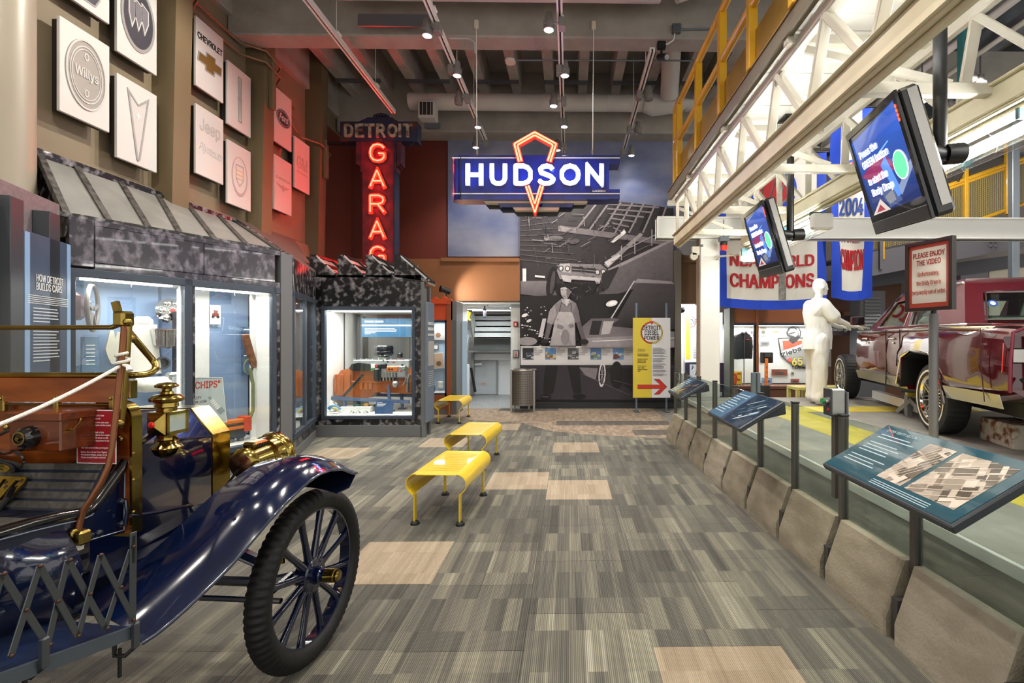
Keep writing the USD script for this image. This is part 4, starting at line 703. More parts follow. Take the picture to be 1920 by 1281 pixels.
for s_,x,y,w in (('QUALITY',352,750,24),('YOUR JOB',350,758,36),('CONTINUED',352,769,35),('IMPROVEMENT',344,776,50)):
    a_,b_=cz(x,y,.2),cz(x+w,y,.2);v,f=text(s_,.024,b_[0]-a_[0],False,.002);t.part('lettering',G().add(v,f,Fo(.2)@T(a_[0],a_[1],.012)),INK)
a_,b_=np.array(cz(390,744,.2)),np.array(cz(416,774,.2));d_=(b_-a_)/np.linalg.norm(b_-a_);n_=np.array([-d_[1],d_[0]]);Lq=np.linalg.norm(b_-a_);g=G();pl=lambda s0,s1,w:Polygon([a_+d_*Lq*s0-n_*w,a_+d_*Lq*s1-n_*w,a_+d_*Lq*s1+n_*w,a_+d_*Lq*s0+n_*w])
t.part('drawn_plug',g.ext(pl(.18,.72,.022),.002,Fo(.2),.012),WHITE);t.part('drawn_cap',G().ext(unary_union([pl(0,.16,.012),pl(.72,1,.03)]),.002,Fo(.2),.012),mat('drawn_grey','8f9aa0',.5))
for k in range(5):t.part('drawn_ring',G().ext(pl(.22+.1*k,.24+.1*k,.0225),.0025,Fo(.2),.012),mat('drawn_grey','8f9aa0'))
ORG=mat('orange_enamel_part','d0702c',.35,coat=.3);ORD=mat('burnt_orange_cast','a8592a',.4,col2='944a22',ns=5,coat=.3)
u,z=cz(432,795,.3);A=F1@T(u,z,-.3);t=Thing('engine_block_model','low orange engine casting on a dark stand at the case floor','engine part',tf(A,[0,-.12,0]))
for k in range(2):t.part('rail',G().rbox((-.17,.0-.07*k,-.05),(.12,.05-.07*k,.06),.01,A),ORG);t.part('stud_row',G().rbox((-.16,-.018-.07*k,.045),(.11,-.003-.07*k,.065),.004,A),BLACK)
t.part('end_plate',G().rbox((.11,-.1,-.07),(.19,.07,.08),.01,A),mat('red_orange','c8452a',.4));t.part('stand',G().rbox((-.06,-.17,-.08),(.16,-.08,.02),.01,A),mat('stand_navy','37424f',.5))
for k in range(2):t.part('leg',G().rbox((-.04+.13*k,-.235,-.05),(.04+.1*k,-.17,.02),.005,A),GREYMETAL)
p0,p1,p2=[tf(F1,[*cz(*q,.3),-.3]) for q in ((459,627),(474,670),(477,690))]
t=Thing('frame_rail','upright wooden and green car frame rail leaning in the case','frame rail',tf(F1,[*cz(472,800,.3),-.3]));t.part('wooden_rail',G().bar(p0,p2,.05,.07,r=.006),mat('striped_wood','7a4a2a',.5,col2='5a3218',ns=8,nst=(1,1,6)));t.part('green_tube',G().tube([tf(F1,[*cz(*q,.3),-.3]) for q in ((468,690),(474,720),(474,770),(462,800),(430,812))],.02,8),mat('olive_green','6b7350',.45),smooth=60)
a=np.linspace(0,2*PI,17)[:-1];u,z=cz(466,688,.3);t.part('ring',G().tube([(.05*math.cos(q),.085*math.sin(q),0) for q in a],.008,8,F1@T(u,z,-.3),True),mat('olive_green','6b7350'))
for k,(bx,lab) in enumerate((((452,614,479,656),'upper small blue text plaque beside the wooden frame rail'),((452,662,479,704),'lower small blue text plaque beside the wooden frame rail'))):
    a_,b_=cz(bx[0],bx[3],.56),cz(bx[2],bx[1],.56);t=Thing('text_plaque',lab,'plaque',tf(F1,[a_[0],a_[1],-.56]));t.part('plate',G().box((a_[0],a_[1],-.56),(b_[0],b_[1],-.54),F1),mat('plaque_blue','3f5b7b',.5));t.part('heading',G().box((a_[0]+.02,b_[1]-.035,-.54),(a_[0]+.10,b_[1]-.022,-.538),F1),WHITE)
a_,b_=cz(393,608,.58),cz(413,573,.58);t=Thing('car_picture','small white print of an old red truck high on the case wall','picture',tf(F1,[a_[0],a_[1],-.58]));t.part('sheet',G().box((a_[0],a_[1],-.58),(b_[0],b_[1],-.57),F1),WHITE);m_=((a_[0]+b_[0])/2,(a_[1]+b_[1])/2);t.part('printed_truck',G().ext(unary_union([sbox(m_[0]-.035,m_[1]-.02,m_[0]+.035,m_[1]+.015),sbox(m_[0]-.02,m_[1]+.0,m_[0]+.025,m_[1]+.05)]),.002,F1,-.57),mat('print_brown_red','7a3a2e',.5))
for k in range(2):t.part('printed_wheel',G().ext(affinity.translate(disc(.016),m_[0]-.025+.05*k,m_[1]-.025),.003,F1,-.57),INK)
for k,(bx,lab) in enumerate((((486,636,503,690),'white paper sheet with a small print, upper of two by the right case edge'),((486,700,503,728),'plain white paper sheet, lower of two by the right case edge'))):
    a_,b_=cz(bx[0],bx[3],.3),cz(bx[2],bx[1],.3);t=Thing('paper_sheet',lab,'paper',tf(F1,[a_[0],a_[1],-.3]));t.part('sheet',G().box((a_[0],a_[1],-.29),(b_[0],b_[1],-.285),F1),BOARD)
    if k==0:t.part('print',G().box((a_[0]+.02,a_[1]+.03,-.285),(a_[0]+.07,a_[1]+.1,-.283),F1),mat('print_yellow','c9b070',.5));t.part('sketch',G().box((a_[0]+.02,b_[1]-.12,-.285),(a_[0]+.08,b_[1]-.04,-.283),F1),LSILV)
a_,b_=cz(151,705,.5),cz(184,632,.5);t=Thing('text_plaque','grey-blue text plaque under the steering wheel in the case','plaque',tf(F1,[a_[0],a_[1],-.5]));t.part('plate',G().box((a_[0],a_[1],-.5),(b_[0],b_[1],-.48),F1),mat('plaque_grey_blue','64809f',.5));g=G()
for i in range(6):g.box((a_[0]+.03,a_[1]+.1+.035*i,-.48),(b_[0]-.03,a_[1]+.11+.035*i,-.478),F1)
t.part('text_lines',g,WHITE,kind='stuff')
ar=[cz(*p,.5) for p in ((200,655),(208,622),(214,650),(222,625),(229,640),(224,660),(226,676),(216,662),(210,680),(204,668))];solo('fan_blade','white propeller-shaped fan leaning behind the brass windshield post','fan',G().ext(Polygon(ar).buffer(.015),.02,Fo(.5)),mat('fan_white','d6d2c4',.5))
# ---- square display case with an engine and a saw-tooth roof
QY=7.25;q3=lambda x,y,Y=QY:onY(x,y,Y);Q=lambda pts,Y=QY:Polygon([(q3(x,y,Y)[0],q3(x,y,Y)[2]) for x,y in pts])
c2=Thing('display_case','square display case with orange engine inside and black saw-tooth roof','display case',(-2.95,7.9,0))
outer=Q([(592,516),(789,516),(789,797),(592,797)]);hole=Q([(603,575),(779,575),(779,786),(603,786)]);win=Q([(610,582),(773,582),(773,780),(610,780)])
xa_,zb_,xb_,zt_=outer.bounds;hx0,hz0,hx1,hz1=hole.bounds;wx0,wz0,wx1,wz1=win.bounds
for nm,s_ in (('fascia_panel',sbox(xa_,hz1,xb_,zt_)),('base_panel',sbox(xa_,zb_,xb_,hz0)),('side_panel',sbox(xa_,hz0,hx0,hz1)),('side_panel',sbox(hx1,hz0,xb_,hz1))):c2.part(nm,G().ext(s_,.05,HM(QY+.05)),MARB)
for a in (xa_+.09,xb_-.09):c2.part('seam',G().box((a,QY-.002,hz1+.06),(a+.006,QY+.01,zt_)),BLACK)
c2.part('kick_base',G().rbox((xa_,QY-.01,0),(xb_+.02,QY+.05,zb_),.004),FRML)
for a,b in (((hx0,hz0),(hx1,wz0)),((hx0,wz1),(hx1,hz1)),((hx0,wz0),(wx0,wz1)),((wx1,wz0),(hx1,wz1))):c2.part('window_frame',G().rbox((a[0],QY-.02,a[1]),(b[0],QY+.05,b[1]),.004),FRM)
xm=q3(675,600)[0];c2.part('glass_pane',G().box((wx0,QY+.01,wz0),(xm-.003,QY+.018,wz1)),GLASS);c2.part('glass_pane',G().box((xm+.003,QY+.01,wz0),(wx1,QY+.018,wz1)),GLASS)
c2.part('corner_trim',G().rbox((xb_,QY-.01,0),(xb_+.05,QY+.1,zt_-.1),.004),FRML);c2.part('side_wall',G().hull([(x,y,z) for x,y in ((xb_-.02,QY+.05),(xb_+.03,QY+.05),(xb_-.42,8.75),(xb_-.37,8.75)) for z in (0,zt_)]),MARB);c2.part('left_wall',G().box((xa_-.02,QY+.05,0),(xa_+.02,8.75,zt_)),CASEW);c2.part('case_floor',G().box((xa_,QY+.02,wz0-.03),(xb_-.02,8.0,wz0)),CASEW);c2.part('case_floor',G().box((xa_,8.0,wz0-.03),(xb_-.36,8.75,wz0)),CASEW);c2.part('case_ceiling',G().box((xa_,QY+.02,wz1+.01),(xb_-.3,8.75,wz1+.05)),CASEW);c2.part('back_wall',G().box((xa_,8.72,wz0),(xb_-.38,8.76,wz1)),CASEW)
c2.part('inner_post',G().box((q3(672,600,8.5)[0],8.45,wz0),(q3(682,600,8.5)[0],8.7,wz1-.03)),FRML);c2.part('rear_opening',G().box((q3(683,600,8.7)[0],8.69,.9),(q3(768,600,8.7)[0],8.71,wz1-.02)),mat('rear_view_grey','a9a9a6',.4));c2.part('wood_header',G().box((q3(683,600,8.6)[0],8.6,q3(700,600,8.6)[2]),(q3(772,600,8.6)[0],8.68,wz1)),mat('brown_header','6a4636',.5))
c2.part('left_lining',G().box((q3(625,600,8.2)[0],8.15,wz0),(q3(648,600,8.2)[0],8.2,wz1)),mat('lining_grey','cfd0cd',.5));c2.part('blue_lining',G().box((xa_+.02,8.1,wz0),(q3(625,600,8.2)[0],8.14,wz1)),CASEB)
o=np.array([(xa_+xb_)/2-.1,7.52,wz1]);area(c2.path+'/light',o,o+[0,0,-1],1.2,.35,8.,(1,.98,.94),xdir=(1,0,0));c2.part('light_strip',G().box((wx0+.05,7.32,wz1-.02),(wx1-.05,7.38,wz1+.01)),glow('case_lamp',(1,.98,.94),3.))
for k,xs in enumerate((580.7,632.8,685.7,739)):
    xe=xs+(48 if k<3 else 63);top=477.5;pr=Q([(xs,519),(xs,top),(xs+7,top),(xe,516 if k<3 else 527),(xe,521 if k<3 else 528)]);c2.part('roof_tooth',G().ext(pr,.04,HM(QY+.04)),MARB)
    p,r_,b_=q3(xs+7,top),q3(xe,516 if k<3 else 526),8.3;nrm=np.array([r_[2]-p[2],0,-(r_[0]-p[0])]);dp=1.1 if k<3 else .4;q_=np.array([p+[0,.04,-.02],p+[0,dp,-.02],r_+[0,dp,-.02],r_+[0,.04,-.02]]);c2.part('roof_glazing',G().add(np.concatenate([q_-[0,0,.03],q_]),BOXF),FROST)
    for s0 in (.0,.48,.93):a,b=p+(r_-p)*s0*.98,0;c2.part('roof_bar',G().bar(p+(r_-p)*(s0+.03)+[0,.03,0],p+(r_-p)*(s0+.03)+[0,dp,0],.03,.04),BLACK)
    for yy in (.05,dp*.5,dp-.05):c2.part('roof_bar',G().bar(p+[0,yy,0],r_+[0,yy,0],.025,.03),LSILV if yy<.1 else BLACK)
    c2.part('roof_back',G().box((q3(xs,500)[0],QY+.04,q3(xs,519)[2]),(q3(xs,500)[0]+.03,8.35,q3(xs,top)[2])),MARB)
PX0=q3(796,600,7.2)[0];t=Thing('graphic_panel','narrow grey-blue graphic panel on the right corner of the engine case','graphic panel',(PX0+.04,7.4,0));A=LEFTW((PX0+.05,7.16,0));t.part('panel',G().rbox((0,.22,-.03),(.38,2.0,0),.004,A),mat('slate_panel','5f6b7b',.45));t.part('picture',G().rbox((.05,1.05,0),(.34,1.42,.003),.001,A),SILV);t.part('rule',G().box((.03,1.5,0),(.35,1.53,.003),A),LSILV)
for s_,z in (('CORPORATE',1.66),('BRANDING',1.58)):v,f=text(s_,.045,.3,False,.002,'c');t.part('heading',G().add(v,f,A@T(.19,z,.001)),WHITE)
g=G()
for i in range(8):g.box((.06,.96-.03*i,0),(.32,.968-.03*i,.002),A)
t.part('text_lines',g,LSILV,kind='stuff');t.part('mount_post',G().box((.05,0,-.1),(.12,2.2,-.04),A),FRML);t.part('mount_post',G().box((.27,0,-.1),(.34,2.25,-.04),A),FRML)
ey=7.75;e=lambda x,y,Y=ey:onY(x,y,Y)
def eb(t,name,x0,y0,x1,y1,Y0_,Y1_,m,r=.015,label=None):a,b=e(x0,y1),e(x1,y0);return t.part(name,G().rbox((a[0],Y0_,a[2]),(b[0],Y1_,b[2]),r),m,label=label)
t=Thing('display_engine','cutaway orange truck engine with black air cleaner inside the glass case','engine',e(690,742)+[0,.1,0]);ORE=mat('engine_orange','c8702f',.32,col2='ae5c26',ns=4,coat=.35)
P=[e(*p) for p in ((611,722),(627,722),(632,708),(640,696),(656,692),(660,700),(660,742),(648,742),(628,740),(611,744))];t.part('gearbox',G().ext(Polygon([(p[0],p[2]) for p in P]).buffer(.012),.34,HM(ey+.34)),ORE,label='orange gearbox and bell housing')
for xx in (628,641,655):a,b=e(xx,735),e(xx+3,702);t.part('housing_rib',G().rbox((a[0],ey-.025,a[2]),(b[0],ey+.05,b[2]),.006),ORE)
P=[e(*p) for p in ((659,690),(770,690),(770,738),(700,735),(694,745),(658,745))];t.part('block',G().ext(Polygon([(p[0],p[2]) for p in P]).buffer(.008),.36,HM(ey+.38)),ORE,label='orange engine block');eb(t,'pan_flange',658,714,768,718,ey-.02,ey+.36,ORE)
for k in range(3):eb(t,'crank_web',673+9*k,717,680+9*k,732,ey-.015,ey+.05,ORE)
eb(t,'cylinder_head',661,675,768,692,ey-.0,ey+.36,ALU,label='bare metal cylinder head')
for k in range(9):a=e(664+11.5*k,676);t.part('head_bolt',G().cyl(a+[0,.02,0],a+[0,.02,.03],.014,8),CHROME)
P=[e(*p) for p in ((660,690),(664,683),(676,681),(700,684),(716,685),(716,692),(690,694),(664,694))];t.part('exhaust_manifold',G().ext(Polygon([(p[0],p[2]) for p in P]).buffer(.008),.08,HM(ey+.0)),BLACK,label='black exhaust manifold')
eb(t,'cutaway_block',716,686,764,708,ey-.06,ey+.05,ALU);eb(t,'orange_cover',727,686,750,697,ey-.075,ey-.03,ORG)
for k in range(2):a=e(733+5.5*k,692);t.part('bore',G().cyl(a+[0,-.08,0],a+[0,-.076,0],.014,14),BLACK)
for k in range(6):eb(t,'fin',714+6*k,698,717.5+6*k,714,ey-.07,ey+.0,CHROME,.004)
eb(t,'green_cutaway',699,689,709,695,ey-.09,ey-.04,mat('cutaway_green','3d8a4a',.4),.004);eb(t,'red_cutaway',701,684,712,688,ey-.09,ey-.04,PRED,.003);eb(t,'distributor',705,690,716,714,ey-.11,ey-.03,BLACK,.02);eb(t,'white_cutaway',700,682,707,690,ey-.095,ey-.05,WHITE,.003);eb(t,'dark_cover',716,681,728,691,ey-.08,ey-.03,BLACK)
c=e(712,668);t.part('air_cleaner',G().lathe([(0,0),(.13,0),(.155,.03),(.158,.06),(.15,.075),(.155,.09),(.157,.14),(.14,.165),(.06,.17),(0,.17)],T(c[0],ey+.16,c[2]),28),mat('gloss_black','131418',.15,coat=.6),smooth=40,label='glossy black air cleaner drum')
t.part('carburetor',G().rbox((c[0]-.06,ey+.06,c[2]-.09),(c[0]+.07,ey+.24,c[2]),.02),ALU)
c=e(746,671);t.part('filler_cap',G().lathe([(0,0),(.04,0),(.042,.06),(.03,.075),(0,.075)],T(c[0],ey+.1,c[2]),16),BLACK);t.part('filler_neck',G().cyl((c[0],ey+.1,c[2]-.06),(c[0]-.01,ey+.1,c[2]),.016,10),ORG)
t.part('strut_bar',G().cyl(e(685,702)+[0,-.09,0],e(651,741)+[0,-.12,0],.022,12),mat('gloss_black','131418'),label='black diagonal tube')
c=e(744,720);t.part('fuel_pump',G().lathe([(0,-.05),(.03,-.045),(.05,0),(.05,.02),(.03,.05),(0,.05)],T(c[0],ey-.06,c[2]),18),ALU);eb(t,'water_pump',762,702,772,735,ey-.02,ey+.3,ORE);t.part('water_pipe',G().tube([e(766,735)+[0,-.04,0],e(766,712)+[0,-.04,0],e(769,702)+[0,-.03,0]],.024,10),STEEL);t.part('hose',G().tube([e(757,722)+[0,-.05,0],e(762,716)+[0,-.06,0],e(764,706)+[0,-.05,0]],.01),STEEL)
for k,(x,y) in enumerate(((752,688),(757,684),(760,692),(754,695),(763,686),(730,678),(722,676),(741,679))):t.part('fitting',G().ball(e(x,y)+[0,-.07,0],.016,sub=1),(CHROME,BLACK,mat('cutaway_green','3d8a4a'),PRED)[k%4])
STB=mat('stand_blue','5a6b8c',.4);t=Thing('engine_stand','blue steel stand carrying the cutaway engine','engine stand',e(715,770)+[0,.1,0]);t.part('rail',G().bar(e(615,745)+[0,-.06,0],e(770,753)+[0,-.06,0],.045,.05),STB);t.part('rail',G().bar(e(615,743)+[0,.3,0],e(770,746)+[0,.3,0],.045,.05),STB)
for xx,yt in ((731,722),(742,735),(648,745),(660,745)):a,b=e(xx,yt),e(xx+3,773);o_=.0 if xx in (731,648) else .3;t.part('leg',G().bar((a[0],ey-.06+o_,a[2]),(b[0],ey-.06+o_,wz0+.02),.04,.04),STB);t.part('foot_plate',G().rbox((b[0]-.06,ey-.12+o_,wz0),(b[0]+.06,ey+.0+o_,wz0+.02),.004),STB)
by=7.62;t=Thing('hanging_banner','blue header panel with white capitals above the cutaway engine','panel',onY(724,632,8.0));b2=lambda x,y:onY(x,y,8.0);BB=mat('banner_blue','164e70',.5)
for y0,y1 in ((597,608.5),(611.5,632)):t.part('band',G().box((b2(678,0)[0],8.0,b2(0,y1)[2]),(b2(771,0)[0],8.01,b2(0,y0)[2])),BB)
t.part('white_rule',G().box((b2(678,0)[0],8.001,b2(0,611.5)[2]),(b2(771,0)[0],8.009,b2(0,608.5)[2])),WHITE);v,f=text('ENGINE DESIGN',.034,b2(719,0)[0]-b2(684,0)[0],True,.002);t.part('heading',G().add(v,f,FRONT(b2(684,605)+[0,-.001,0])),WHITE)
g=G()
for i in range(5):w=(56,60,59,20,11)[i];g.box((b2(684,0)[0],7.998,b2(0,615+2.7*i)[2]-.009),(b2(684+w,0)[0],8.0,b2(0,615+2.7*i)[2]))
t.part('text_lines',g,WHITE,kind='stuff')
a=np.linspace(0,2*PI,33)[:-1];c=onY(613,642,8.05);t=Thing('oval_mirror','oval gold framed glass on the left inside of the engine case','oval frame',c-[0,0,.42]);t.part('frame',G().tube([(c[0]+.1*math.cos(q),8.05,c[2]+.42*math.sin(q)) for q in a],.016,8,None,True),mat('gold_frame','c79c55',.3,.6));t.part('glass',G().ext(affinity.translate(affinity.scale(disc(1),.1,.42),c[0],c[2]),.005,HM(8.06)),mat('oval_grey','a6b4c6',.2))
z0=wz0;k7=lambda x,y:onY(x,y,7.45)
t=Thing('info_card','tilted navy text card on the floor of the engine case','card',k7(718,778));a,b=k7(703,779),k7(736,754);A=fr((a[0],7.45,z0),(1,0,0),(.0,.3,1));t.part('card',G().box((0,0,0),(b[0]-a[0],b[2]-a[2],.012),A),mat('card_navy','2a4a76',.5));g=G()
for i in range(5):g.box((.02,.17-.014*i,.012),(.02+(.08,.14,.13,.12,.1)[i],.175-.014*i,.0135),A)
t.part('text_lines',g,WHITE,kind='stuff');a,b=onY(637,779,7.62),onY(695,763,7.62);solo('white_plinth','low white plinth on the floor of the engine case','plinth',G().rbox((a[0],7.6,z0),(b[0],7.8,b[2]),.004),CASEW)
def toy(x,y,Y,m,label,s=1.):
    c=onY(x,y,Y);zz=c[2];t=Thing('model_car',label,'model car',(c[0],Y,zz),local=True);t.part('body',G().hull([(-.075*s,-.03,.012),(.075*s,-.03,.012),(-.075*s,.03,.012),(.075*s,.03,.012),(-.07*s,-.03,.03),(.07*s,-.03,.028),(-.07*s,.03,.03),(.07*s,.03,.028)]),m);t.part('cabin',G().hull([(-.045*s,-.026,.03),(.03*s,-.026,.03),(-.045*s,.026,.03),(.03*s,.026,.03),(-.03*s,-.02,.05),(.012*s,-.02,.05),(-.03*s,.02,.05),(.012*s,.02,.05)]),m)
    for sx in (-.045,.045):
        for sy in (-.03,.03):t.part('wheel',G().cyl((sx*s,sy-.006,.013),(sx*s,sy+.006,.013),.013,10),BLACK)
toy(672,763,7.7,mat('toy_green','3f6b58',.3),'dark green model car on the white plinth, left of the yellow one');toy(688,762,7.72,mat('toy_yellow','d9a53a',.3),'yellow model car on the white plinth');toy(709,762,7.75,mat('toy_teal','5a8a86',.3),'teal model car right of the yellow one in the engine case')
for k,(x,y,lab) in enumerate(((660,770,'silver fitting on the front of the white plinth, leftmost of three'),(672,778,'small silver fitting on the case floor by the navy card, leftmost'),(686,776,'small silver fitting on the case floor nearest the navy card'))):c=onY(x,y,7.5);t=Thing('metal_fitting',lab,'fitting',(c[0],7.5,z0));t.part('body',G().lathe([(0,0),(.035,0),(.035,.02),(.022,.03),(.022,.045),(0,.045)],T(c[0],7.5,z0),16),CHROME);t.part('collar',G().lathe([(.03,.008),(.042,.008),(.042,.016),(.03,.016)],T(c[0],7.5,z0),16),STEEL)
c=onY(626,772,7.5);t=Thing('curved_model','small blue and yellow curved model lying in the left of the engine case','model',(c[0],7.5,z0));a=np.linspace(.3,2.6,10);t.part('arch',G().tube([(c[0]+.09*math.cos(q),7.5,z0+.03+.08*math.sin(q)) for q in a],.028,10),mat('model_blue','4f86b8',.4),smooth=60);t.part('inlay',G().tube([(c[0]+.02+.06*math.cos(q),7.46,z0+.03+.06*math.sin(q)) for q in a[:7]],.022,8),mat('model_yellow','b9b268',.5),smooth=60)
c=onY(622,757,7.7);t=Thing('cast_part','white cast machine part at the left of the engine case floor','cast part',(c[0],7.7,z0));t.part('body',G().rbox((c[0]-.1,7.62,z0),(c[0]+.06,7.8,z0+.14),.03),CASEW);t.part('cap',G().ball((c[0]-.02,7.7,z0+.15),(.06,.06,.05)),CASEW)
# ---- orange display case with a crenellated head
oy=9.35;o3=lambda x,y,Y=oy:onY(x,y,Y);OC=mat('orange_case_paint','c04a22',.55,bump=.05,bs=40);ob=lambda x,y:(o3(x,y)[0],o3(x,y)[2])
t=Thing('display_case','orange display case with crenellated head behind the small yellow bench','display case',(o3(835,700)[0],oy,0))
hd=Polygon([ob(*p) for p in ((800,600),(800,565),(806,565),(806,561),(811,561),(816,556),(822,561),(827,561),(832,554),(838,560),(845,560),(848,566),(848,600))]);t.part('head_panel',G().ext(hd,.1,HM(oy+.1)),OC);t.part('head_lip',G().ext(Polygon([ob(*p) for p in ((800,567),(845,567),(845,570),(800,570))]),.03,HM(oy)),OC)
t.part('side_post',G().box((o3(838,0)[0],oy-.02,0),(o3(846,0)[0],oy+.08,o3(0,563)[2])),mat('brown_orange_post','8a4a2a',.5));t.part('base_panel',G().box((o3(800,0)[0],oy,.1),(o3(846,0)[0],oy+.1,o3(0,742)[2])),mat('brown_orange_post','8a4a2a'));t.part('kick_base',G().box((o3(800,0)[0],oy,0),(o3(846,0)[0],oy+.09,.1)),FRML)
t.part('window_frame',G().box((o3(800,0)[0],oy,o3(0,604)[2]),(o3(838,0)[0],oy+.05,o3(0,600)[2])),FRM);t.part('window_frame',G().box((o3(834,0)[0],oy,.35),(o3(838,0)[0],oy+.05,o3(0,600)[2])),FRM);t.part('window_frame',G().box((o3(800,0)[0],oy,o3(0,742)[2]),(o3(838,0)[0],oy+.05,o3(0,739)[2])),FRM);t.part('glass_pane',G().box((o3(800,0)[0],oy+.02,o3(0,739)[2]),(o3(834,0)[0],oy+.027,o3(0,604)[2])),GLASS)
t.part('back_panel',G().box((o3(796,0)[0],oy+.5,.2),(o3(846,0)[0]+.2,oy+.52,o3(0,600)[2])),mat('pale_blue_back','a9c4dc',.5));t.part('case_floor',G().box((o3(796,0)[0],oy+.05,o3(0,741)[2]),(o3(846,0)[0],oy+.5,o3(0,739)[2])),CASEW);t.part('end_return',G().box((o3(846,0)[0],oy+.0,0),(o3(856,0)[0],oy+.55,o3(0,564)[2])),FRML);t.part('end_glass',G().box((o3(847,0)[0],oy-.006,.3),(o3(855,0)[0],oy-.001,o3(0,600)[2])),GLASS)
o=o3(820,604)+[0,.25,0];area(t.path+'/light',o,o+[0,0,-1],.4,.3,2.,(1,.98,.95),xdir=(1,0,0))
p=lambda x,y:onY(x,y,oy+.45)
for bx,nm,lab,m1 in (((808,620,836,638),'print','black and white crowd picture at the top of the orange case',SILV),((814,662,834,692),'print','tilted sepia photograph in the orange case',mat('sepia_print','c9a98c',.5))):
    a,b=p(bx[0],bx[3]),p(bx[2],bx[1]);t=Thing('photograph',lab,'photograph',a);A=fr(a,(1,0,.1 if 'tilted' in lab else 0),(0,0,1));t.part('sheet',G().box((0,0,0),(b[0]-a[0],b[2]-a[2],.01),A),WHITE if 'tilted' in lab else m1);t.part('image',G().box((.015,.02,.01),(b[0]-a[0]-.015,b[2]-a[2]-.02,.012),A),m1);t.part('dark_patch',G().ext(affinity.translate(disc(.05),(b[0]-a[0])/2,.1),.013,A),mat('sepia_dark','6b4a3a',.5))
a=p(826,728);solo('white_device','small white upright box-like object in the orange case','device',G().rbox(a+[-.05,-.05,0],a+[.06,.02,.14],.02),WHITE);a=p(812,738);solo('info_card','small navy card at the bottom of the orange case','card',G().rbox(a+[-.06,-.15,0],a+[.08,-.13,.17],.004),mat('card_navy','2a4a76'))
a=p(815,652);t=Thing('small_badge','small white badge with black outline in the orange case','badge',a-[.05,0,.05]);t.part('plate',G().rbox(a+[-.03,-.01,-.05],a+[.08,0,.06],.01),INK);t.part('face',G().rbox(a+[-.015,-.014,-.035],a+[.065,-.009,.045],.004),WHITE)
a=onY(835,545,9.5);t=Thing('theatre_spotlight','small black spotlight on top of the orange display case','spotlight',onY(838,556,9.5));t.part('barrel',G().cyl(a+[-.08,-.05,.03],a+[.07,.06,-.02],.055,16),BLACK);t.part('yoke',G().bar(a+[.02,0,0],a+[.02,0,-.12],.02),BLACK);t.part('ring',G().cyl(a+[-.085,-.053,.031],a+[-.06,-.035,.024],.065,16),BLACK)
spot(t.path+'/light',a+[.1,.09,.03],(onY(905,552,BY)),9.,50,(1,.9,.75))
# ================================================================== BLUE VETERAN CAR
TA=math.radians(-5);TO=np.array([-1.877,2.282,0.]);TMX=rz(TA,TO);TI=np.linalg.inv(TMX)
NAVY=mat('navy_coach_paint','061232',.12,coat=1.0,spec=.4,col2='050e28',ns=3);NAVYD=mat('dark_navy_paint','0b1226',.2,coat=.7);WOOD=mat('varnished_wood','8a4618',.22,col2='6a300e',ns=3.2,nst=(1.2,9,6),detail=8,lo=.4,hi=.62,coat=.6);WOODD=mat('coil_box_wood','6e3212',.25,col2='55240c',ns=3,nst=(2,12,8),coat=.5)
COPPER=mat('copper_brown_rod','7a4a2c',.32,.55);LINE=mat('pinstripe','aab4c4',.4);MATG=mat('grey_floor_mat','55514c',.85,col2='45413c',ns=60);BRD=mat('old_brass','9c8446',.3,1.0)
def cl(x,y,ax,val):
    """The point of the plane ax = val of the car's own frame that shows at pixel x, y."""
    n=TMX[:3,'xyz'.index(ax)];p=onP(x,y,TMX[:3,3]+n*val,n);return tf(TI,p)
car=Thing('veteran_car','dark blue open veteran car with brass lamps and wooden dashboard','car',TO,TA,local=True)
CP=car.part
# --- front wheel
def spoked_wheel(x,y,z,side):
    M=fr((x,y,z),(0,1,0),(0,0,1)) if side>0 else fr((x,y,z),(0,-1,0),(0,0,1))
    R=.381;N=288;a=np.arange(N)*2*PI/N;prof=[]
    for q in np.linspace(-2.75,2.75,23):prof.append((q,.333+.048*math.cos(q),.047*math.sin(q)))
    V=[]
    for i in range(N):
        rib=(i%4)<2
        for q,r,w in prof:
            rr=r-(.006 if (not rib and .35<abs(q)<1.45) else .004 if not rib and abs(q)<=.35 else 0);V.append((rr*math.cos(a[i]),rr*math.sin(a[i]),w))
    n=len(prof);Fc=[]
    for i in range(N):
        b=(i+1)%N
        for j in range(n-1):Fc+=[(i*n+j,b*n+j,b*n+j+1),(i*n+j,b*n+j+1,i*n+j+1)]
    w=CP('wheel',G().lathe([(.298,-.036),(.312,-.036),(.312,-.03),(.296,-.024),(.284,-.022),(.284,.022),(.296,.024),(.304,.034),(.314,.036),(.314,.030),(.30,.02),(.291,.0),(.298,-.036)],M,64),NAVY,label='navy wooden spoked front wheel',smooth=40)
    CP('tire',G().add(V,Fc,M),RUBBER,parent=w,smooth=35)
    for k in range(12):
        q=2*PI*(k+.5)/12;d=np.array([math.cos(q),math.sin(q),0]);P=np.array([.07,.1,.16,.22,.288])
        g=G().tube([d*r for r in P],[.019,.0165,.0145,.0145,.0175],10,M);CP('spoke',g,NAVY,parent=w,smooth=60)
    CP('hub',G().lathe([(0,-.05),(.05,-.05),(.05,-.02),(.075,-.02),(.078,.018),(.07,.024),(.04,.026),(.036,.05),(.03,.055),(.028,.075),(0,.075)],M,32),NAVY,parent=w)
    for k in range(6):q=k*PI/3;CP('bolt',G().ball((.06*math.cos(q),.06*math.sin(q),.024),(.008,.008,.006),M,1),NAVYD,parent=w)
    CP('hub_cap',G().lathe([(0,.135),(.02,.135),(.026,.128),(.026,.118),(.03,.114),(.03,.07),(.026,.066),(0,.066)],M,20),BRASS,parent=w,label='brass hub cap')
    return w
spoked_wheel(.71,0,.381,1);spoked_wheel(-.71,0,.381,-1)
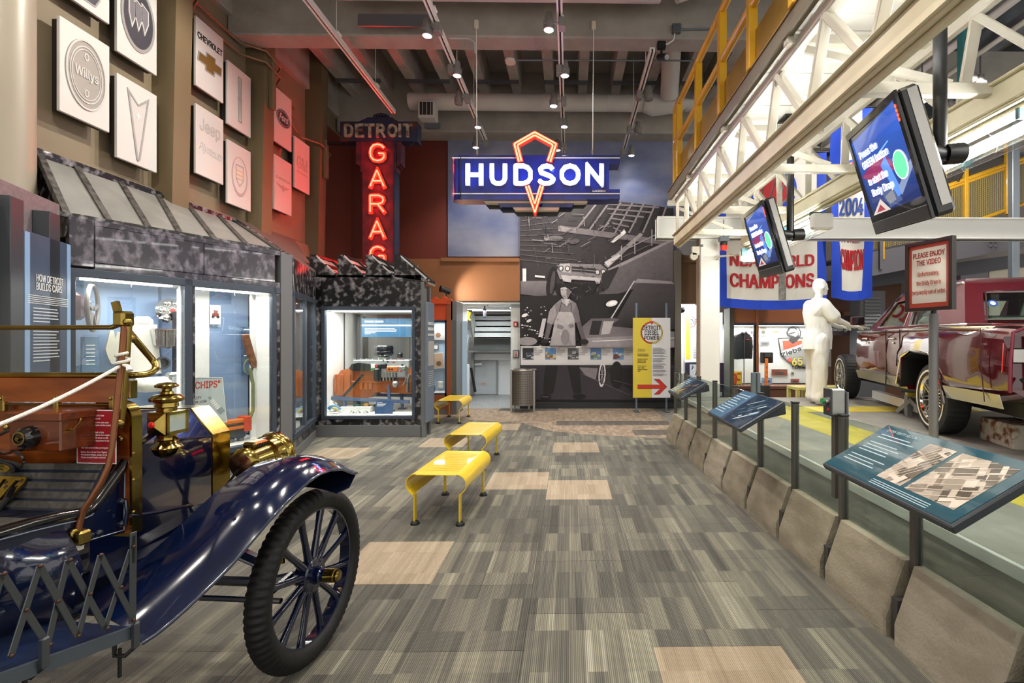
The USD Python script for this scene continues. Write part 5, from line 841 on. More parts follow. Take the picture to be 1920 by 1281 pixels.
# --- axle, springs
CP('front_axle',G().tube([(-.7,.02,.38),(-.5,0,.34),(.5,0,.34),(.69,.02,.38)],.022,8),NAVYD);CP('tie_rod',G().cyl((-.64,-.13,.33),(.66,-.13,.33),.012,8),NAVYD)
CP('front_spring',G().tube([(-.45,.02,.42),(-.2,.02,.52),(.2,.02,.52),(.45,.02,.42)],.028,6),NAVYD);CP('steering_arm',G().tube([(.62,.0,.38),(.6,-.06,.36),(.58,-.13,.34)],.016,8),NAVYD);CP('grease_cup',G().cyl((.56,.02,.42),(.56,.02,.47),.012,8),BRASS);CP('frame_rail',G().box((.3,-2.4,.56),(.38,.12,.66)),NAVYD);CP('frame_rail',G().box((-.38,-2.4,.56),(-.3,.12,.66)),NAVYD)
# --- fender: outer edge through the photograph's curve
xo=lambda t:.86-.15*np.clip((t-.45)/.55,0,1)
px=[(668,887),(660,876),(640,868),(618,869),(598,876),(578,889),(560,905),(530,933),(500,965),(470,1000),(440,1035),(410,1066),(380,1094),(350,1122),(320,1148),(292,1170),(264,1188)]
OUT=[cl(x,y,'x',xo(i/16)) for i,(x,y) in enumerate(px)];GR=[]
for i,o in enumerate(OUT):
    t_=i/16;wd=.255+.05*np.clip((t_-.3)/.7,0,1);row=[]
    for j in range(9):
        s_=j/8;cr_=.020*math.sin(PI*s_);row.append((o[0]-wd*s_,o[1]+.05*t_*s_,o[2]+cr_+.012*s_-(.03*(1-s_)**6 if i>0 else .0)))
    GR.append(row)
GR=np.array(GR);fd=CP('fender',thick(GR[::-1],.006),NAVY,label='sweeping navy front fender',smooth=50)
CP('fender_bead',G().tube(GR[:,0]+[0.002,0,.0],.006,8),mat('bead_navy','18243e',.15,coat=1.0),parent=fd,smooth=60)
tip=GR[0];lipg=G().tube([tip[k]+[0,0,-.002] for k in range(9)],.007,8);CP('fender_lip',lipg,NAVYD,parent=fd);CP('inner_flare',thick(np.array([tip,tip+[0,-.06,-.05],tip+[-.0,-.16,-.045]]),.004),NAVYD,parent=fd,smooth=60)
for k in range(6):q=GR[3+k//3,5+k%3];CP('rivet',G().ball(q+[0,0,.006],.005,sub=1),BRASS,parent=fd)
inn=GR[:,-1];AP=np.array([[p,p+(np.array([.40,p[1],max(.62,p[2]-.28)])-p)*.5+[0,0,-.03],[.40,p[1]-.03,max(.60,p[2]-.3)]] for p in inn[4:]]);CP('fender_apron',thick(AP,.004),NAVY,smooth=60)
CP('apron_crease',G().tube([cl(245,968,'x',.5),cl(300,960,'x',.48),cl(360,947,'x',.45)],.006,8),NAVYD)
# --- running board and splash apron
f0,f1=cl(250,1176,'x',.70),cl(0,1266,'x',.70);d=(f1-f0);f1=f0+d*2.2;zb=f0[2]
fl=lambda s_,dx,dz=0:f0+d*s_+np.array([dx,0,dz])
CP('running_board',G().hull([fl(0,0),fl(2.2,0),fl(0,-.26,.012),fl(2.2,-.26,.012),fl(0,0,-.03),fl(2.2,0,-.03),fl(0,-.26,-.02),fl(2.2,-.26,-.02)]),mat('running_board_navy','16233f',.3,coat=.5,col2='0f1830',ns=14));CP('running_board_edge',G().bar(fl(-.02,.004,-.012),fl(2.2,.004,-.012),.01,.034),mat('edge_steel','5a6470',.35,.6))
rows=[]
for s_ in np.linspace(-.12,2.2,26):
    b=fl(s_,-.24,.01);r_=[]
    for q in np.linspace(0,1,9):r_.append((b[0]-.02*q+.055*math.sin(PI*q)*(1+.25*math.sin(7*s_+3*q)),b[1]-.03*q,b[2]+(.30-.09*s_/2.2)*q))
    rows.append(r_)
CP('splash_apron',thick(np.array(rows),-.004),NAVY,smooth=60)
# --- body side with its pinstripes
sx=.47;S=lambda x,y:cl(x,y,'x',sx);sp=lambda pts:np.array([S(*p) for p in pts])
top=sp([(0,1003),(60,985),(110,973),(158,964),(172,957),(186,941),(205,915),(237,868)]);bot=sp([(236,998),(150,1022),(60,1046),(0,1062)])
ext_=lambda p,q,s_:q+(q-p)*s_
tb=np.vstack([[ext_(top[1],top[0],9)],top]);bb=np.vstack([bot,[ext_(bot[2],bot[3],9)]])
side=Polygon([(p[1],p[2]) for p in np.vstack([tb,bb])]).buffer(0);YZ=np.array([[0,0,1,sx-.02],[1,0,0,0],[0,1,0,0],[0,0,0,1]],float)
CP('body_side',G().ext(side,.02,YZ),NAVY);CP('body_sill',G().tube(tb+[-.004,0,.004],.017,10),mat('black_bead','0a0b0e',.15,coat=1.0),smooth=60)
st1=sp([(0,1012),(60,996),(110,984),(152,975),(172,966),(192,940),(212,910),(234,884)])+[.001,0,0];st1=np.vstack([[ext_(st1[1],st1[0],8)],st1]);CP('pinstripe',G().tube(st1,.0018,6),LINE);st2=sp([(234,884),(232,994),(150,1018),(60,1043),(0,1059)])+[.001,0,0];st2=np.vstack([st2,[ext_(st2[3],st2[4],8)]]);CP('pinstripe',G().tube(st2,.0018,6),LINE)
for k,(x,y) in enumerate(((170,1005),(186,1000))):CP('coach_bolt',G().ball(S(x,y),(.008,.012,.012),sub=1),NAVYD)
CP('door_hinge',G().tube([S(229,938)+[.012,0,0],S(228,960)+[.018,0,0],S(228,984)+[.012,0,0]],.005,8),mat('bead_navy','18243e'));
for y in (940,982):CP('hinge_bolt',G().ball(S(228,y),(.012,.012,.012),sub=1),NAVYD)
# --- wooden dashboard
yd=-.62;D=lambda x,y,o=0.:cl(x,y,'y',yd+o);XZ=lambda o:np.array([[1,0,0,0],[0,0,-1,yd+o],[0,1,0,0],[0,0,0,1]],float)
pl=lambda pts:Polygon([(D(*p)[0],D(*p)[2]) for p in pts])
xr=D(247,800)[0];xl=-.52;z1=D(200,757)[2];z0=D(240,1000)[2]
dash=sbox(xl,z0,xr,z1).buffer(-.05).buffer(.05).union(sbox(xl,z0,xr,z1-.1));CP('dashboard',G().ext(dash,.022,XZ(.02)),WOOD,label='varnished wooden dashboard')
CP('dash_trim',G().ext(dash.buffer(.008).difference(dash).difference(sbox(xl-.1,z0-.1,xr-.12,z1+.1)),.035,XZ(.028)),BRASS);
for y in (850,900,960):CP('trim_screw',G().ball(D(250,y,-.012),.005,sub=1),BRD)
zu0,zu1=D(100,752)[2],D(100,708)[2];up=sbox(xl-.02,zu0,D(247,740)[0],zu1);up=up.buffer(-.03).buffer(.03).union(sbox(xl-.02,zu0+.05,D(247,740)[0],zu1));CP('windshield_board',G().ext(up,.018,XZ(-.01)),WOOD,label='varnished wooden board under the windshield')
CP('hinge_rod',G().cyl(D(-400,756,-.02),D(226,759,-.02),.004,8),BRASS)
for x in (4,105,210):a,b=D(x-5,772,-.025),D(x+5,741,-.025);CP('hinge',G().rbox((a[0],a[1]-.004,a[2]),(b[0],a[1]+.012,b[2]),.003),BRD);CP('hinge_screw',G().ball(((a[0]+b[0])/2,a[1]-.005,b[2]-.012),.005,sub=1),BRASS)
for x,y in ((13,801),(226,823)):CP('dash_bolt',G().ball(D(x,y,-.01),(.011,.01,.011),sub=1),BRD)
# --- folded windshield
wp=lambda x,y,o=0.:D(x,y,o);TB=.0105
CP('windshield_frame',G().tube([wp(-420,704,-.01),wp(240,704,-.01),wp(268,703,.02),wp(284,699,.05),wp(292,692,.07),wp(292,684,.08),wp(285,674,.08),wp(262,647,.04),wp(238,618,.0),wp(228,606,-.01)],[TB]*10,10),BRASS,smooth=60,label='folded brass windshield frame')
CP('windshield_bar',G().tube([wp(-420,616,-.01),wp(210,614,-.01),wp(220,610,-.01),wp(232,604,-.01)],.008,10),BRASS,smooth=60)
CP('frame_post',G().tube([wp(240,612,-.02),wp(234,700,-.02),wp(228,790,-.02),wp(226,800,-.02)],.011,10),BRD,smooth=60);CP('post_foot',G().ball(wp(224,794,-.03),.014,sub=1),BRD)
b=wp(231,602,-.02);CP('pivot_clamp',G().rbox(b+[-.022,-.02,-.02],b+[.02,.025,.032],.008),BRASS);CP('pivot_knob',G().ball(wp(239,604,-.04),.012),BRASS);a,c=wp(223,592,-.02),wp(215,575,-.02);CP('clamp_lever',G().bar(b,a,.014,.02),BRASS);CP('clamp_lever',G().bar(a,wp(216,566,-.02),.012,.02),BRASS)
CP('clamp_ring',G().ball(wp(246,635,.0),.012,sub=1),BRASS);CP('clamp_ring',G().ball(wp(252,638,.03),.010,sub=1),BRASS)
gq=np.array([wp(-420,615,-.008),wp(225,613,-.008),wp(240,703,-.008),wp(-420,704,-.008)]);CP('windshield_glass',G().add(np.concatenate([gq,gq+[0,.004,0]]),BOXF),pane_mat('car_glass',(.95,.96,.95)))
CP('bracket_plate',G().rbox(wp(243,748,.03),wp(250,712,.06),.003),BRASS)
# --- copper brace and rope
e0=wp(233,612,-.03);e1=S(142,1000)+[.03,0,0];pxs=[(233,612),(226,690),(218,770),(210,840),(203,875),(190,905),(172,935),(158,955),(151,975),(146,998)];dd=[tf(TI,onY(*p,1.0)) for p in pxs]
yy=np.interp([0,.2,.4,.55,.64,.74,.84,.9,.95,1],[0,1],[e0[1],e1[1]]);CP('brace_rod',G().tube([cl(x,y,'y',q) for (x,y),q in zip(pxs,yy)],[.0085]*10,10),COPPER,smooth=60,label='copper brown windshield brace rod')
CP('brace_bracket',G().rbox(e1+[-.035,-.022,-.03],e1+[.012,.012,.012],.006),BRD);CP('brace_clip',G().ball(S(133,1003)+[.01,0,0],(.012,.014,.02),sub=1),BRD)
tw=lambda p:tf(TMX,p)
r0,r1=tw(wp(230,684,-.045)),tw(cl(0,782,'y',-1.02));r2=r1+(r1-r0)*.55
solo('white_rope','white rope tied to the brass windshield post and running out to the left','rope',G().tube([r0+(r2-r0)*s_-np.array([0,0,.02*math.sin(PI*s_)]) for s_ in np.linspace(0,1,14)],.0055,8).tube([r0+np.array([.016*math.cos(q),.016*math.sin(q),.004*q-.012]) for q in np.linspace(0,4*PI,40)],.005,6).tube([r0+[.012,-.01,0],r0+[.03,-.015,-.004],r0+[.04,-.02,-.018]],[.005,.006,.009],6),mat('white_rope','dcd8d0',.8,bump=.3,bs=90))
# --- coil box with its switch
ob_=-.15;a,b=D(16,846,ob_),D(113,777,ob_);CP('coil_box',G().rbox((a[0],yd+ob_,a[2]),(b[0],yd,b[2]),.004),WOODD,label='dark wooden coil box');CP('coil_box_lid',G().rbox((a[0]-.004,yd+ob_-.004,b[2]-.022),(b[0]+.004,yd,b[2]+.004),.003),WOODD)
c=D(58,819,ob_);A=fr(c,(1,0,0),(0,0,1));CP('switch',G().lathe([(0,.03),(.022,.03),(.03,.022),(.034,.0),(0,0)],A,28),mat('bakelite','0e0e10',.15,coat=.8),label='round black switch');CP('switch_ring',G().lathe([(.016,.0305),(.02,.0305),(.02,.032),(.016,.032)],A,24),BRD);CP('switch_key',G().lathe([(0,.036),(.006,.036),(.007,.03),(0,.03)],A,12),BRASS);CP('switch_lever',G().cyl(c+[.0,-.02,-.024],c+[.008,-.03,-.034],.006,8),BLACK)
h=cl(133,797,'x',b[0]+.004);CP('hook',G().tube([h+[.004,-.02,-.012],h+[.006,.0,-.014],h+[.006,.018,.004],h+[.006,.022,.016],h+[.004,.03,.014]],.003,6),BRASS)
# --- red card with its text
a,b=D(145,868,-.05),D(217,770,-.05);t=Thing('text_card','red text card with white lines leaning on the wooden dashboard','card',tw(a),M=TMX@fr(a,(1,0,0),(0,0,1)),local=True);w,h_=b[0]-a[0],b[2]-a[2];t.part('card',G().rbox((0,0,-.003),(w,h_,0),.001),mat('card_red','9c1520',.45));t.part('edge',G().ext(sbox(-.0015,-.0015,w+.0015,h_+.0015).difference(sbox(.001,.001,w-.001,h_-.001)),.0015,T(0,0,-.001)),WHITE)
for s_,y,x1 in (('The average speed for the',779,195),('Model T was 30 m.p.h.',784.5,189),('The pedals on the left side shift',792,204),('the gears, the pedal on the right is',797,210),('the brake.',802,168),('The lever to the left of the',810.5,195),('steering wheel adjusts the engine',815.5,207),('when it is cold, the lever to the',820.5,203),('right of the steering wheel is the',826,206),('accelerator.',831,171),('The BIG lever is the parking brake.',839.5,209),('Notice there is no Turn Signal,',847.5,201),('Windshield Wiper, Radio or Heater.',852.5,208),('These weren’t even options!',857.5,198)):
    q,q1=D(152,y,-.05),D(x1,y,-.05);v,f=text(s_,.0052,q1[0]-q[0],False,.0006);t.part('lettering',G().add(v,f,T(q[0]-a[0],q[2]-a[2]-.0025,.0)),WHITE)
# --- toe board, pedal plate, steering box
A0,B0=D(-300,869,-.04),D(216,869,-.04);z_s=S(120,972)[2]-.006;B0[0]=.452;A1,B1=np.array([A0[0],-.73,z_s]),np.array([.452,-.73,z_s])
lf=lambda s_,u_:(A0+(B0-A0)*u_)*(1-s_)+(A1+(B1-A1)*u_)*s_
CP('floor_board',G().hull([lf(0,0),lf(0,1),lf(1,0),lf(1,1),lf(0,0)-[0,0,.03],lf(0,1)-[0,0,.03],lf(1,0)-[0,0,.03],lf(1,1)-[0,0,.03]]),mat('floor_navy','111a30',.5))
CP('floor_board',G().box((A0[0],-2.2,z_s-.03),(.452,-.73,z_s)),mat('floor_navy','111a30'))
for k in range(4):CP('floor_mat_strip',G().box((A0[0],-.86-.1*k,z_s),(.45,-.80-.1*k,z_s+.004)),MATG)
for k in range(5):s0,s1=.04+.2*k,.04+.2*k+.12;CP('floor_mat_strip',G().hull([lf(s_,u_)+[0,0,z_] for s_ in (s0,s1) for u_ in (.0,.99) for z_ in (.001,.005)]),MATG)
nf=np.cross(lf(0,1)-lf(0,0),lf(1,0)-lf(0,0));nf=nf/np.linalg.norm(nf);nf=nf*(1 if nf[2]>0 else -1);PFt=fr(lf(0,.5),lf(0,1)-lf(0,0),lf(0,0)-lf(1,0));PI_=np.linalg.inv(PFt)
fpx=lambda x,y:tf(PI_@TI,onP(x,y,tw(lf(0,.5)),TMX[:3,:3]@nf))
plate=Polygon([tuple(fpx(*p)[:2]) for p in ((-60,893),(57,896),(52,907),(0,962),(-90,962))]);sl=[Polygon([tuple(fpx(*p)[:2]) for p in q]) for q in (((0,918),(13,901),(20,901),(2,925)),((0,945),(36,903),(45,903),(10,940)),((-50,925),(-20,900),(-10,900),(-40,930)))]
CP('pedal_plate',G().ext(plate.difference(unary_union(sl)),.004,PFt@T(0,0,.008)),mat('plate_brass','b3963e',.35,.9,col2='8f7428',ns=20),label='slotted brass pedal plate')
for x,y in ((4,903),(19,907),(18,915),(48,904),(37,916),(3,931),(22,932)):q=fpx(x,y);CP('plate_screw',G().ball((q[0],q[1],.012),(.006,.006,.002),PFt,1),mat('copper_screw','4a3024',.45,.5))
p=cl(6,935,'y',-.78);CP('brake_pedal',G().tube([p+[-.06,.05,-.03],p+[-.01,.03,.02],p+[.012,.0,.0],p+[.012,-.04,-.05]],.008,8),BLACK)
c=D(22,872,-.03);CP('steering_flange',G().lathe([(0,.02),(.03,.02),(.05,.0),(0,0)],fr(c,(1,0,0),(0,0,1)),20),mat('bakelite','0e0e10'));CP('steering_column',G().tube([c,D(0,862,-.2),D(-60,850,-.45),D(-160,820,-.7)],[.03,.03,.022,.02],12),mat('bakelite','0e0e10'),smooth=60);CP('column_rod',G().cyl(D(16,807,-.1),D(-30,830,-.2),.005,6),BLACK)
# --- hood, radiator
yr=-.02;Rp=lambda x,y,o=0.:cl(x,y,'y',yr+o)
hx,hz=Rp(396,818)[0],Rp(396,818)[2];tx_,tz=Rp(357,769)[0],Rp(357,769)[2];zbm=.60
prof=lambda k,z_:[(-hx*k,zbm),(-hx*k,hz+z_),(-tx_*k,tz+z_),(tx_*k,tz+z_),(hx*k,hz+z_),(hx*k,zbm)]
fp,rp=prof(1.0,0),prof(1.28,.075)
for i,nm in enumerate(('hood_side','hood_top','hood_top','hood_top','hood_side')):
    q=np.array([(fp[i][0],yr,fp[i][1]),(fp[i+1][0],yr,fp[i+1][1]),(rp[i+1][0],yd+.02,rp[i+1][1]),(rp[i][0],yd+.02,rp[i][1])]);n_=np.cross(q[1]-q[0],q[3]-q[0]);n_/=np.linalg.norm(n_);CP(nm,G().add(np.concatenate([q-n_*.004,q]),BOXF),NAVY)
for k in (-1,1):CP('hood_hinge',G().tube([(k*hx*1.005,yr,hz),(k*hx*1.285,yd+.02,hz+.075)],.006,8),mat('bead_navy','18243e'));CP('hood_hinge',G().tube([(k*tx_*1.01,yr,tz),(k*tx_*1.29,yd+.02,tz+.075)],.005,8),NAVYD)
for k in range(9):s_,u_=(.12+.09*(k%5)),(.35+.3*(k//5));q=np.array([(1-s_)*((1-u_)*hx+u_*tx_)+s_*1.28*((1-u_)*hx+u_*tx_),yr+(yd-yr)*s_,(1-u_)*hz+u_*tz+.075*s_+.002]);CP('hood_rivet',G().ball(q,.005,sub=1),mat('bead_navy','18243e'))
sh=Polygon([(x,z) for x,z in prof(1.03,.008)]);si=Polygon([(x,z) for x,z in prof(.86,-.03)]).difference(sbox(-1,0,1,zbm+.05));A=np.array([[1,0,0,0],[0,0,-1,yr+.1],[0,1,0,0],[0,0,0,1]],float);CP('radiator_shell',G().ext(sh.difference(si),.1,A),BRASS,label='polished brass radiator shell');CP('radiator_core',G().ext(si,.06,np.array([[1,0,0,0],[0,0,-1,yr+.085],[0,1,0,0],[0,0,0,1]],float)),BLACK);CP('radiator_cap',G().lathe([(0,.05),(.03,.05),(.035,.03),(.022,.02),(.022,0),(0,0)],T(0,yr+.05,tz),20),BRASS)
# --- headlamps
def headlamp(c,nm='headlamp'):
    A=fr(c,(1,0,0),(0,0,1));A=A@np.diag([1,1,-1,1.]);L=CP(nm,G().lathe([(0,-.028),(.03,-.024),(.055,-.012),(.068,.004),(.072,.012),(.070,.02),(.072,.06),(.075,.12),(.09,.125),(.094,.15),(.094,.17),(.105,.18),(.11,.205),(.10,.225),(.09,.21),(0,.2)],A,36),BRASS,smooth=40,label='brass acetylene headlamp');CP('back_disc',G().lathe([(0,-.03),(.03,-.026),(.052,-.014),(.055,-.009),(0,-.009)],A,30),mat('tarnished_brass','6b4a34',.22,.9),parent=L);CP('vent_hood',G().rbox(c+[-.035,.03,.06],c+[.035,.13,.092],.012),BRASS,parent=L)
    for k in range(5):CP('vent_slot',G().box(c+[.034,.045+.016*k,.066],c+[.0365,.053+.016*k,.084]),BLACK,parent=L)
    CP('lamp_fork',G().tube([c+[0,.09,-.06],c+[0,.07,-.16],c+[-.02,.02,-.26]],.012,8),NAVYD,parent=L);CP('gas_pipe',G().tube([c+[.0,-.03,-.02],c+[-.05,-.05,-.1],c+[-.1,-.06,-.2]],.006,6),BLACK,parent=L)
c=cl(455,871,'y',yr+.0);headlamp(c);headlamp(np.array([-c[0],c[1],c[2]]))
# --- side lamp
c=cl(312,792,'y',-.47);s_=.041;q0=c;a,b=q0+[-.038,-.04,-.041],q0+[.036,.045,.041]
L=CP('side_lamp',G().rbox(a,b,.004),BRASS,label='brass side lamp with red rear lens');ctr=(a+b)/2;CP('lamp_back',G().hull([[a[0]+.004,a[1],a[2]+.004],[b[0]-.004,a[1],a[2]+.004],[a[0]+.004,a[1],b[2]-.004],[b[0]-.004,a[1],b[2]-.004],[ctr[0]-.008,a[1]-.016,ctr[2]-.008],[ctr[0]+.008,a[1]-.016,ctr[2]-.008],[ctr[0]-.008,a[1]-.016,ctr[2]+.008],[ctr[0]+.008,a[1]-.016,ctr[2]+.008]]),BRASS,parent=L)
CP('red_lens',G().ball([ctr[0],a[1]-.016,ctr[2]],(.011,.007,.011)),mat('red_lens','d01818',.1,coat=1,emit='a00808',es=.25),parent=L,label='round red lens');CP('side_glass',G().box([b[0]+.001,a[1]+.012,a[2]+.012],[b[0]+.003,b[1]-.008,b[2]-.012]),mat('bevelled_glass','b8c4c4',.06,.4,coat=1.0),parent=L,label='bevelled side glass')
for dz in (a[2]+.006,b[2]-.006):CP('glass_frame',G().bar([b[0]+.003,a[1],dz],[b[0]+.003,b[1],dz],.006,.01),BRASS,parent=L)
for dy in (a[1]+.005,b[1]-.003):CP('glass_frame',G().bar([b[0]+.003,dy,a[2]],[b[0]+.003,dy,b[2]],.006,.01),BRASS,parent=L)
CP('chimney',G().lathe([(.03,0),(.03,.012),(.036,.016),(.034,.03),(.05,.036),(.052,.046),(.04,.058),(.02,.062),(.018,.07),(.014,.072),(.014,.08),(.034,.086),(.036,.092),(.026,.1),(0,.104)],T(ctr[0],ctr[1],b[2]),28),BRASS,parent=L,smooth=40);CP('oil_font',G().lathe([(0,-.085),(.018,-.084),(.035,-.072),(.044,-.052),(.048,-.05),(.046,-.046),(.034,-.036),(.026,-.026),(.03,-.02),(.028,-.012),(.03,0),(0,0)],T(ctr[0],ctr[1],a[2]),28),BRASS,parent=L,smooth=40)
for k in (-1,1):CP('font_catch',G().tube([[ctr[0]+k*.03,ctr[1],a[2]-.012],[ctr[0]+k*.044,ctr[1],a[2]-.02],[ctr[0]+k*.042,ctr[1],a[2]-.036]],.004,6),BRASS,parent=L)
CP('lamp_bracket',G().bar([a[0],ctr[1],ctr[2]-.03],[xr,yd,ctr[2]-.06],.012,.02),NAVYD,parent=L)
# --- scissor luggage gate on the running board
gt=Thing('luggage_gate','folding grey metal scissor gate clamped along the running board','luggage gate',tw(fl(.5,.01)),TA,local=False);GM=mat('gate_steel','5d6268',.35,.8,bump=.05,bs=30);xg=.715;gq=lambda x,y:tw(cl(x,y,'x',xg))
tp=[(-52,1090),(5,1075.5),(72,1061.5),(129,1050),(186,1040.7)];bt_=[(-40,1250),(18,1230),(91,1209),(144,1193),(199,1178)];post=[(250,998),(248,1168)]
segs=[(tp[0],bt_[2]),(tp[1],bt_[2]),(tp[2],bt_[3]),(tp[3],bt_[4]),(tp[4],(245,1155)),(tp[1],bt_[0]),(tp[2],bt_[1]),(tp[3],bt_[2]),(tp[4],bt_[3]),((247,1030),bt_[4])]
xd=TMX[:3,0]
for k,(p,q) in enumerate(segs[1:]):o_=xd*(.003 if k%2 else -.003);gt.part('strip',G().bar(gq(*p)+o_,gq(*q)+o_,.0035,.015,up=np.cross(xd,gq(*q)-gq(*p)),r=.001),GM)
gt.part('end_post',G().bar(gq(*post[0]),gq(*post[1]),.004,.02,up=np.cross(xd,(0,0,1)),r=.001),GM);gt.part('end_post_slot',G().bar(gq(250,1005)+xd*.003,gq(249.5,1055)+xd*.003,.001,.006,up=np.cross(xd,(0,0,1))),BLACK)
for x,y in tp[1:]+bt_[1:]+[(46,1144),(105.6,1127.5),(166.5,1114),(224.5,1101),(248,1025),(248,1163)]:gt.part('rivet',G().ball(gq(x,y)+xd*.005,(.0048,.0048,.0048),sub=1),mat('copper_screw','6b3a20'))
for x,y in ((83,1218),(254,1186)):c=gq(x,y);gt.part('clamp',G().rbox(c+[-.008,-.009,-.045],c+[.008,.009,.03],.004),GM);gt.part('clamp_hook',G().tube([c+[0,0,-.04],c+[-.02,-.01,-.06],c+[-.05,-.01,-.06],c+[-.05,-.01,-.03]],.006,6),BLACK);gt.part('clamp_screw',G().cyl(c+[-.035,-.01,-.12],c+[-.035,-.01,-.04],.005,6),BLACK)
# ================================================================== BENCHES, BIN, SIGNS, CORRIDOR
YEL=mat('yellow_enamel','e3c22e',.32,coat=.35);YELD=mat('yellow_leg','d3b42a',.35,coat=.2)
def make_bench(label):
    t=Thing('bench',label,'bench',bench_spots[0][0],bench_spots[0][1],'yellow metal benches in a row',local=True)
    w,L_,h,r=.235,.80,.40,.062;r=.075;a=np.linspace(PI/2,-.75,12);arc=[(w-r+r*math.cos(q),h-r+r*math.sin(q)) for q in a]
    end=arc[-1];curl=arc+[(w-.05,h-r-.085)]
    for s_ in (1,-1):P=np.array([[(s_*x,y,z) for y in (0,L_)] for x,z in curl]);t.part('curled_edge',thick(P,.005*s_),YEL,smooth=60);t.part('groove',G().box((s_*w-s_*.001,.1,h-r+.014),(s_*w+s_*.0025,L_-.1,h-r+.018)),YELD);t.part('groove',G().box((s_*w-s_*.001,.1,h-r-.014),(s_*w+s_*.0025,L_-.1,h-r-.01)),YELD)
    x=w-r;t.part('end_plate',G().box((-x,0,h-.005),(x,.10,h)),YEL);t.part('end_plate',G().box((-x,L_-.1,h-.005),(x,L_,h)),YEL)
    for k in (-1,1):t.part('seat_rim',G().box((k*x-.012,.1,h-.006),(k*x+.012,L_-.1,h+.0005)),YEL)
    g=G()
    for k in range(26):y=.1+(L_-.2)*k/26;g.box((-x,y+.004,h-.005),(x,y+(L_-.2)/26-.003,h-.0005))
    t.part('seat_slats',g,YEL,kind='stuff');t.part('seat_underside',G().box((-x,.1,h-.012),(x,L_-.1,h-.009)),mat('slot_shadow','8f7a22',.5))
    for s_ in (1,-1):
        for y in (.02,L_-.06):xx=s_*(curl[-1][0]-.005);zc_=curl[-1][1];t.part('leg',G().hull([(xx-.006,y,.02),(xx+.006,y,.02),(xx-.006,y+.04,.02),(xx+.006,y+.04,.02),(xx-.006+.0*s_,y,zc_+.0),(xx+.006,y,zc_),(xx-.006,y+.04,zc_),(xx+.006,y+.04,zc_)]),YELD);t.part('leg_bend',G().bar((xx,y+.02,zc_-.008),(s_*arc[-1][0],y+.02,arc[-1][1]),.04,.01,up=(s_,0,0)),YELD);t.part('foot',G().lathe([(0,0),(.036,0),(.034,.014),(.022,.028),(.008,.033),(0,.033)],T(xx,y+.02,0),16),RUBBER)
    return t
b_=lambda x,y:tuple(onZ(x,y)[:2])
bench_spots=[((-1.03,3.77,0),-.075),((-1.14,5.35,0),-.075),((-2.06,8.32,0),-.01)]
bench=make_bench('front yellow metal bench with curled edges, nearest the blue car')
dup(bench,'middle yellow metal bench, just behind the front bench on the grey carpet',*bench_spots[1],group='yellow metal benches in a row');dup(bench,'farthest yellow metal bench, in front of the orange display case',*bench_spots[2],group='yellow metal benches in a row')
c=onZ(986,764);c=np.array([c[0],9.75,0]);r=.42*24/26*.98;r=(onY(1010,0,9.75)[0]-onY(963,0,9.75)[0])/2;t=Thing('waste_bin','round perforated steel waste bin in front of the photo mural','bin',c,local=True);BINM=mat('bin_steel','8e8a88',.38,.8);z0,z1=.14,onY(986,692,9.75)[2]
t.part('drum',G().lathe([(0,z0),(r,z0),(r,z1-.03),(r-.012,z1-.03),(r-.012,z0+.02),(0,z0+.02)],None,40),BINM,smooth=40);t.part('rim',G().lathe([(r-.06,z1-.0),(r+.012,z1),(r+.02,z1-.015),(r+.012,z1-.035),(r-.06,z1-.035),(r-.06,z1)],None,40),STEEL)
g=G();ga=G()
for k in range(44):
    q=2*PI*k/44;ga.box((r-.002,-.004,z0+.02),(r+.004,.004,z1-.04),rz(q))
for k in range(13):z=z0+.05+k*(z1-z0-.1)/13;ga.lathe([(r-.002,z),(r+.004,z),(r+.004,z+.008),(r-.002,z+.008)],None,40)
t.part('grid_bars',ga,mat('bin_bar','6b6660',.4,.7),kind='stuff')
for q in (-.55,-2.6,1.2,2.4):x,y=(r+.012)*math.cos(q),(r+.012)*math.sin(q);t.part('leg',G().rbox((x-.02,y-.015,0),(x+.02,y+.015,z1-.03),.005),STEEL)
t.part('ribbed_edge',G().lathe([(r+.001,z0),(r+.006,z0),(r+.006,z1-.04),(r+.001,z1-.04)],None,14,2.9,3.6),BINM)
SY=BY-.06;s3=lambda x,y:onY(x,y,SY);a,b=s3(976,685),s3(1188,649);t=Thing('picture_strip','long white caption strip of five small photographs across the mural','sign board',(a+b)/2,M=FRONT(a),local=True);w,h=b[0]-a[0],b[2]-a[2];t.part('board',G().rbox((0,0,-.03),(w,h,0),.003),mat('strip_white','d8d5d6',.5));rr=random.Random(2)
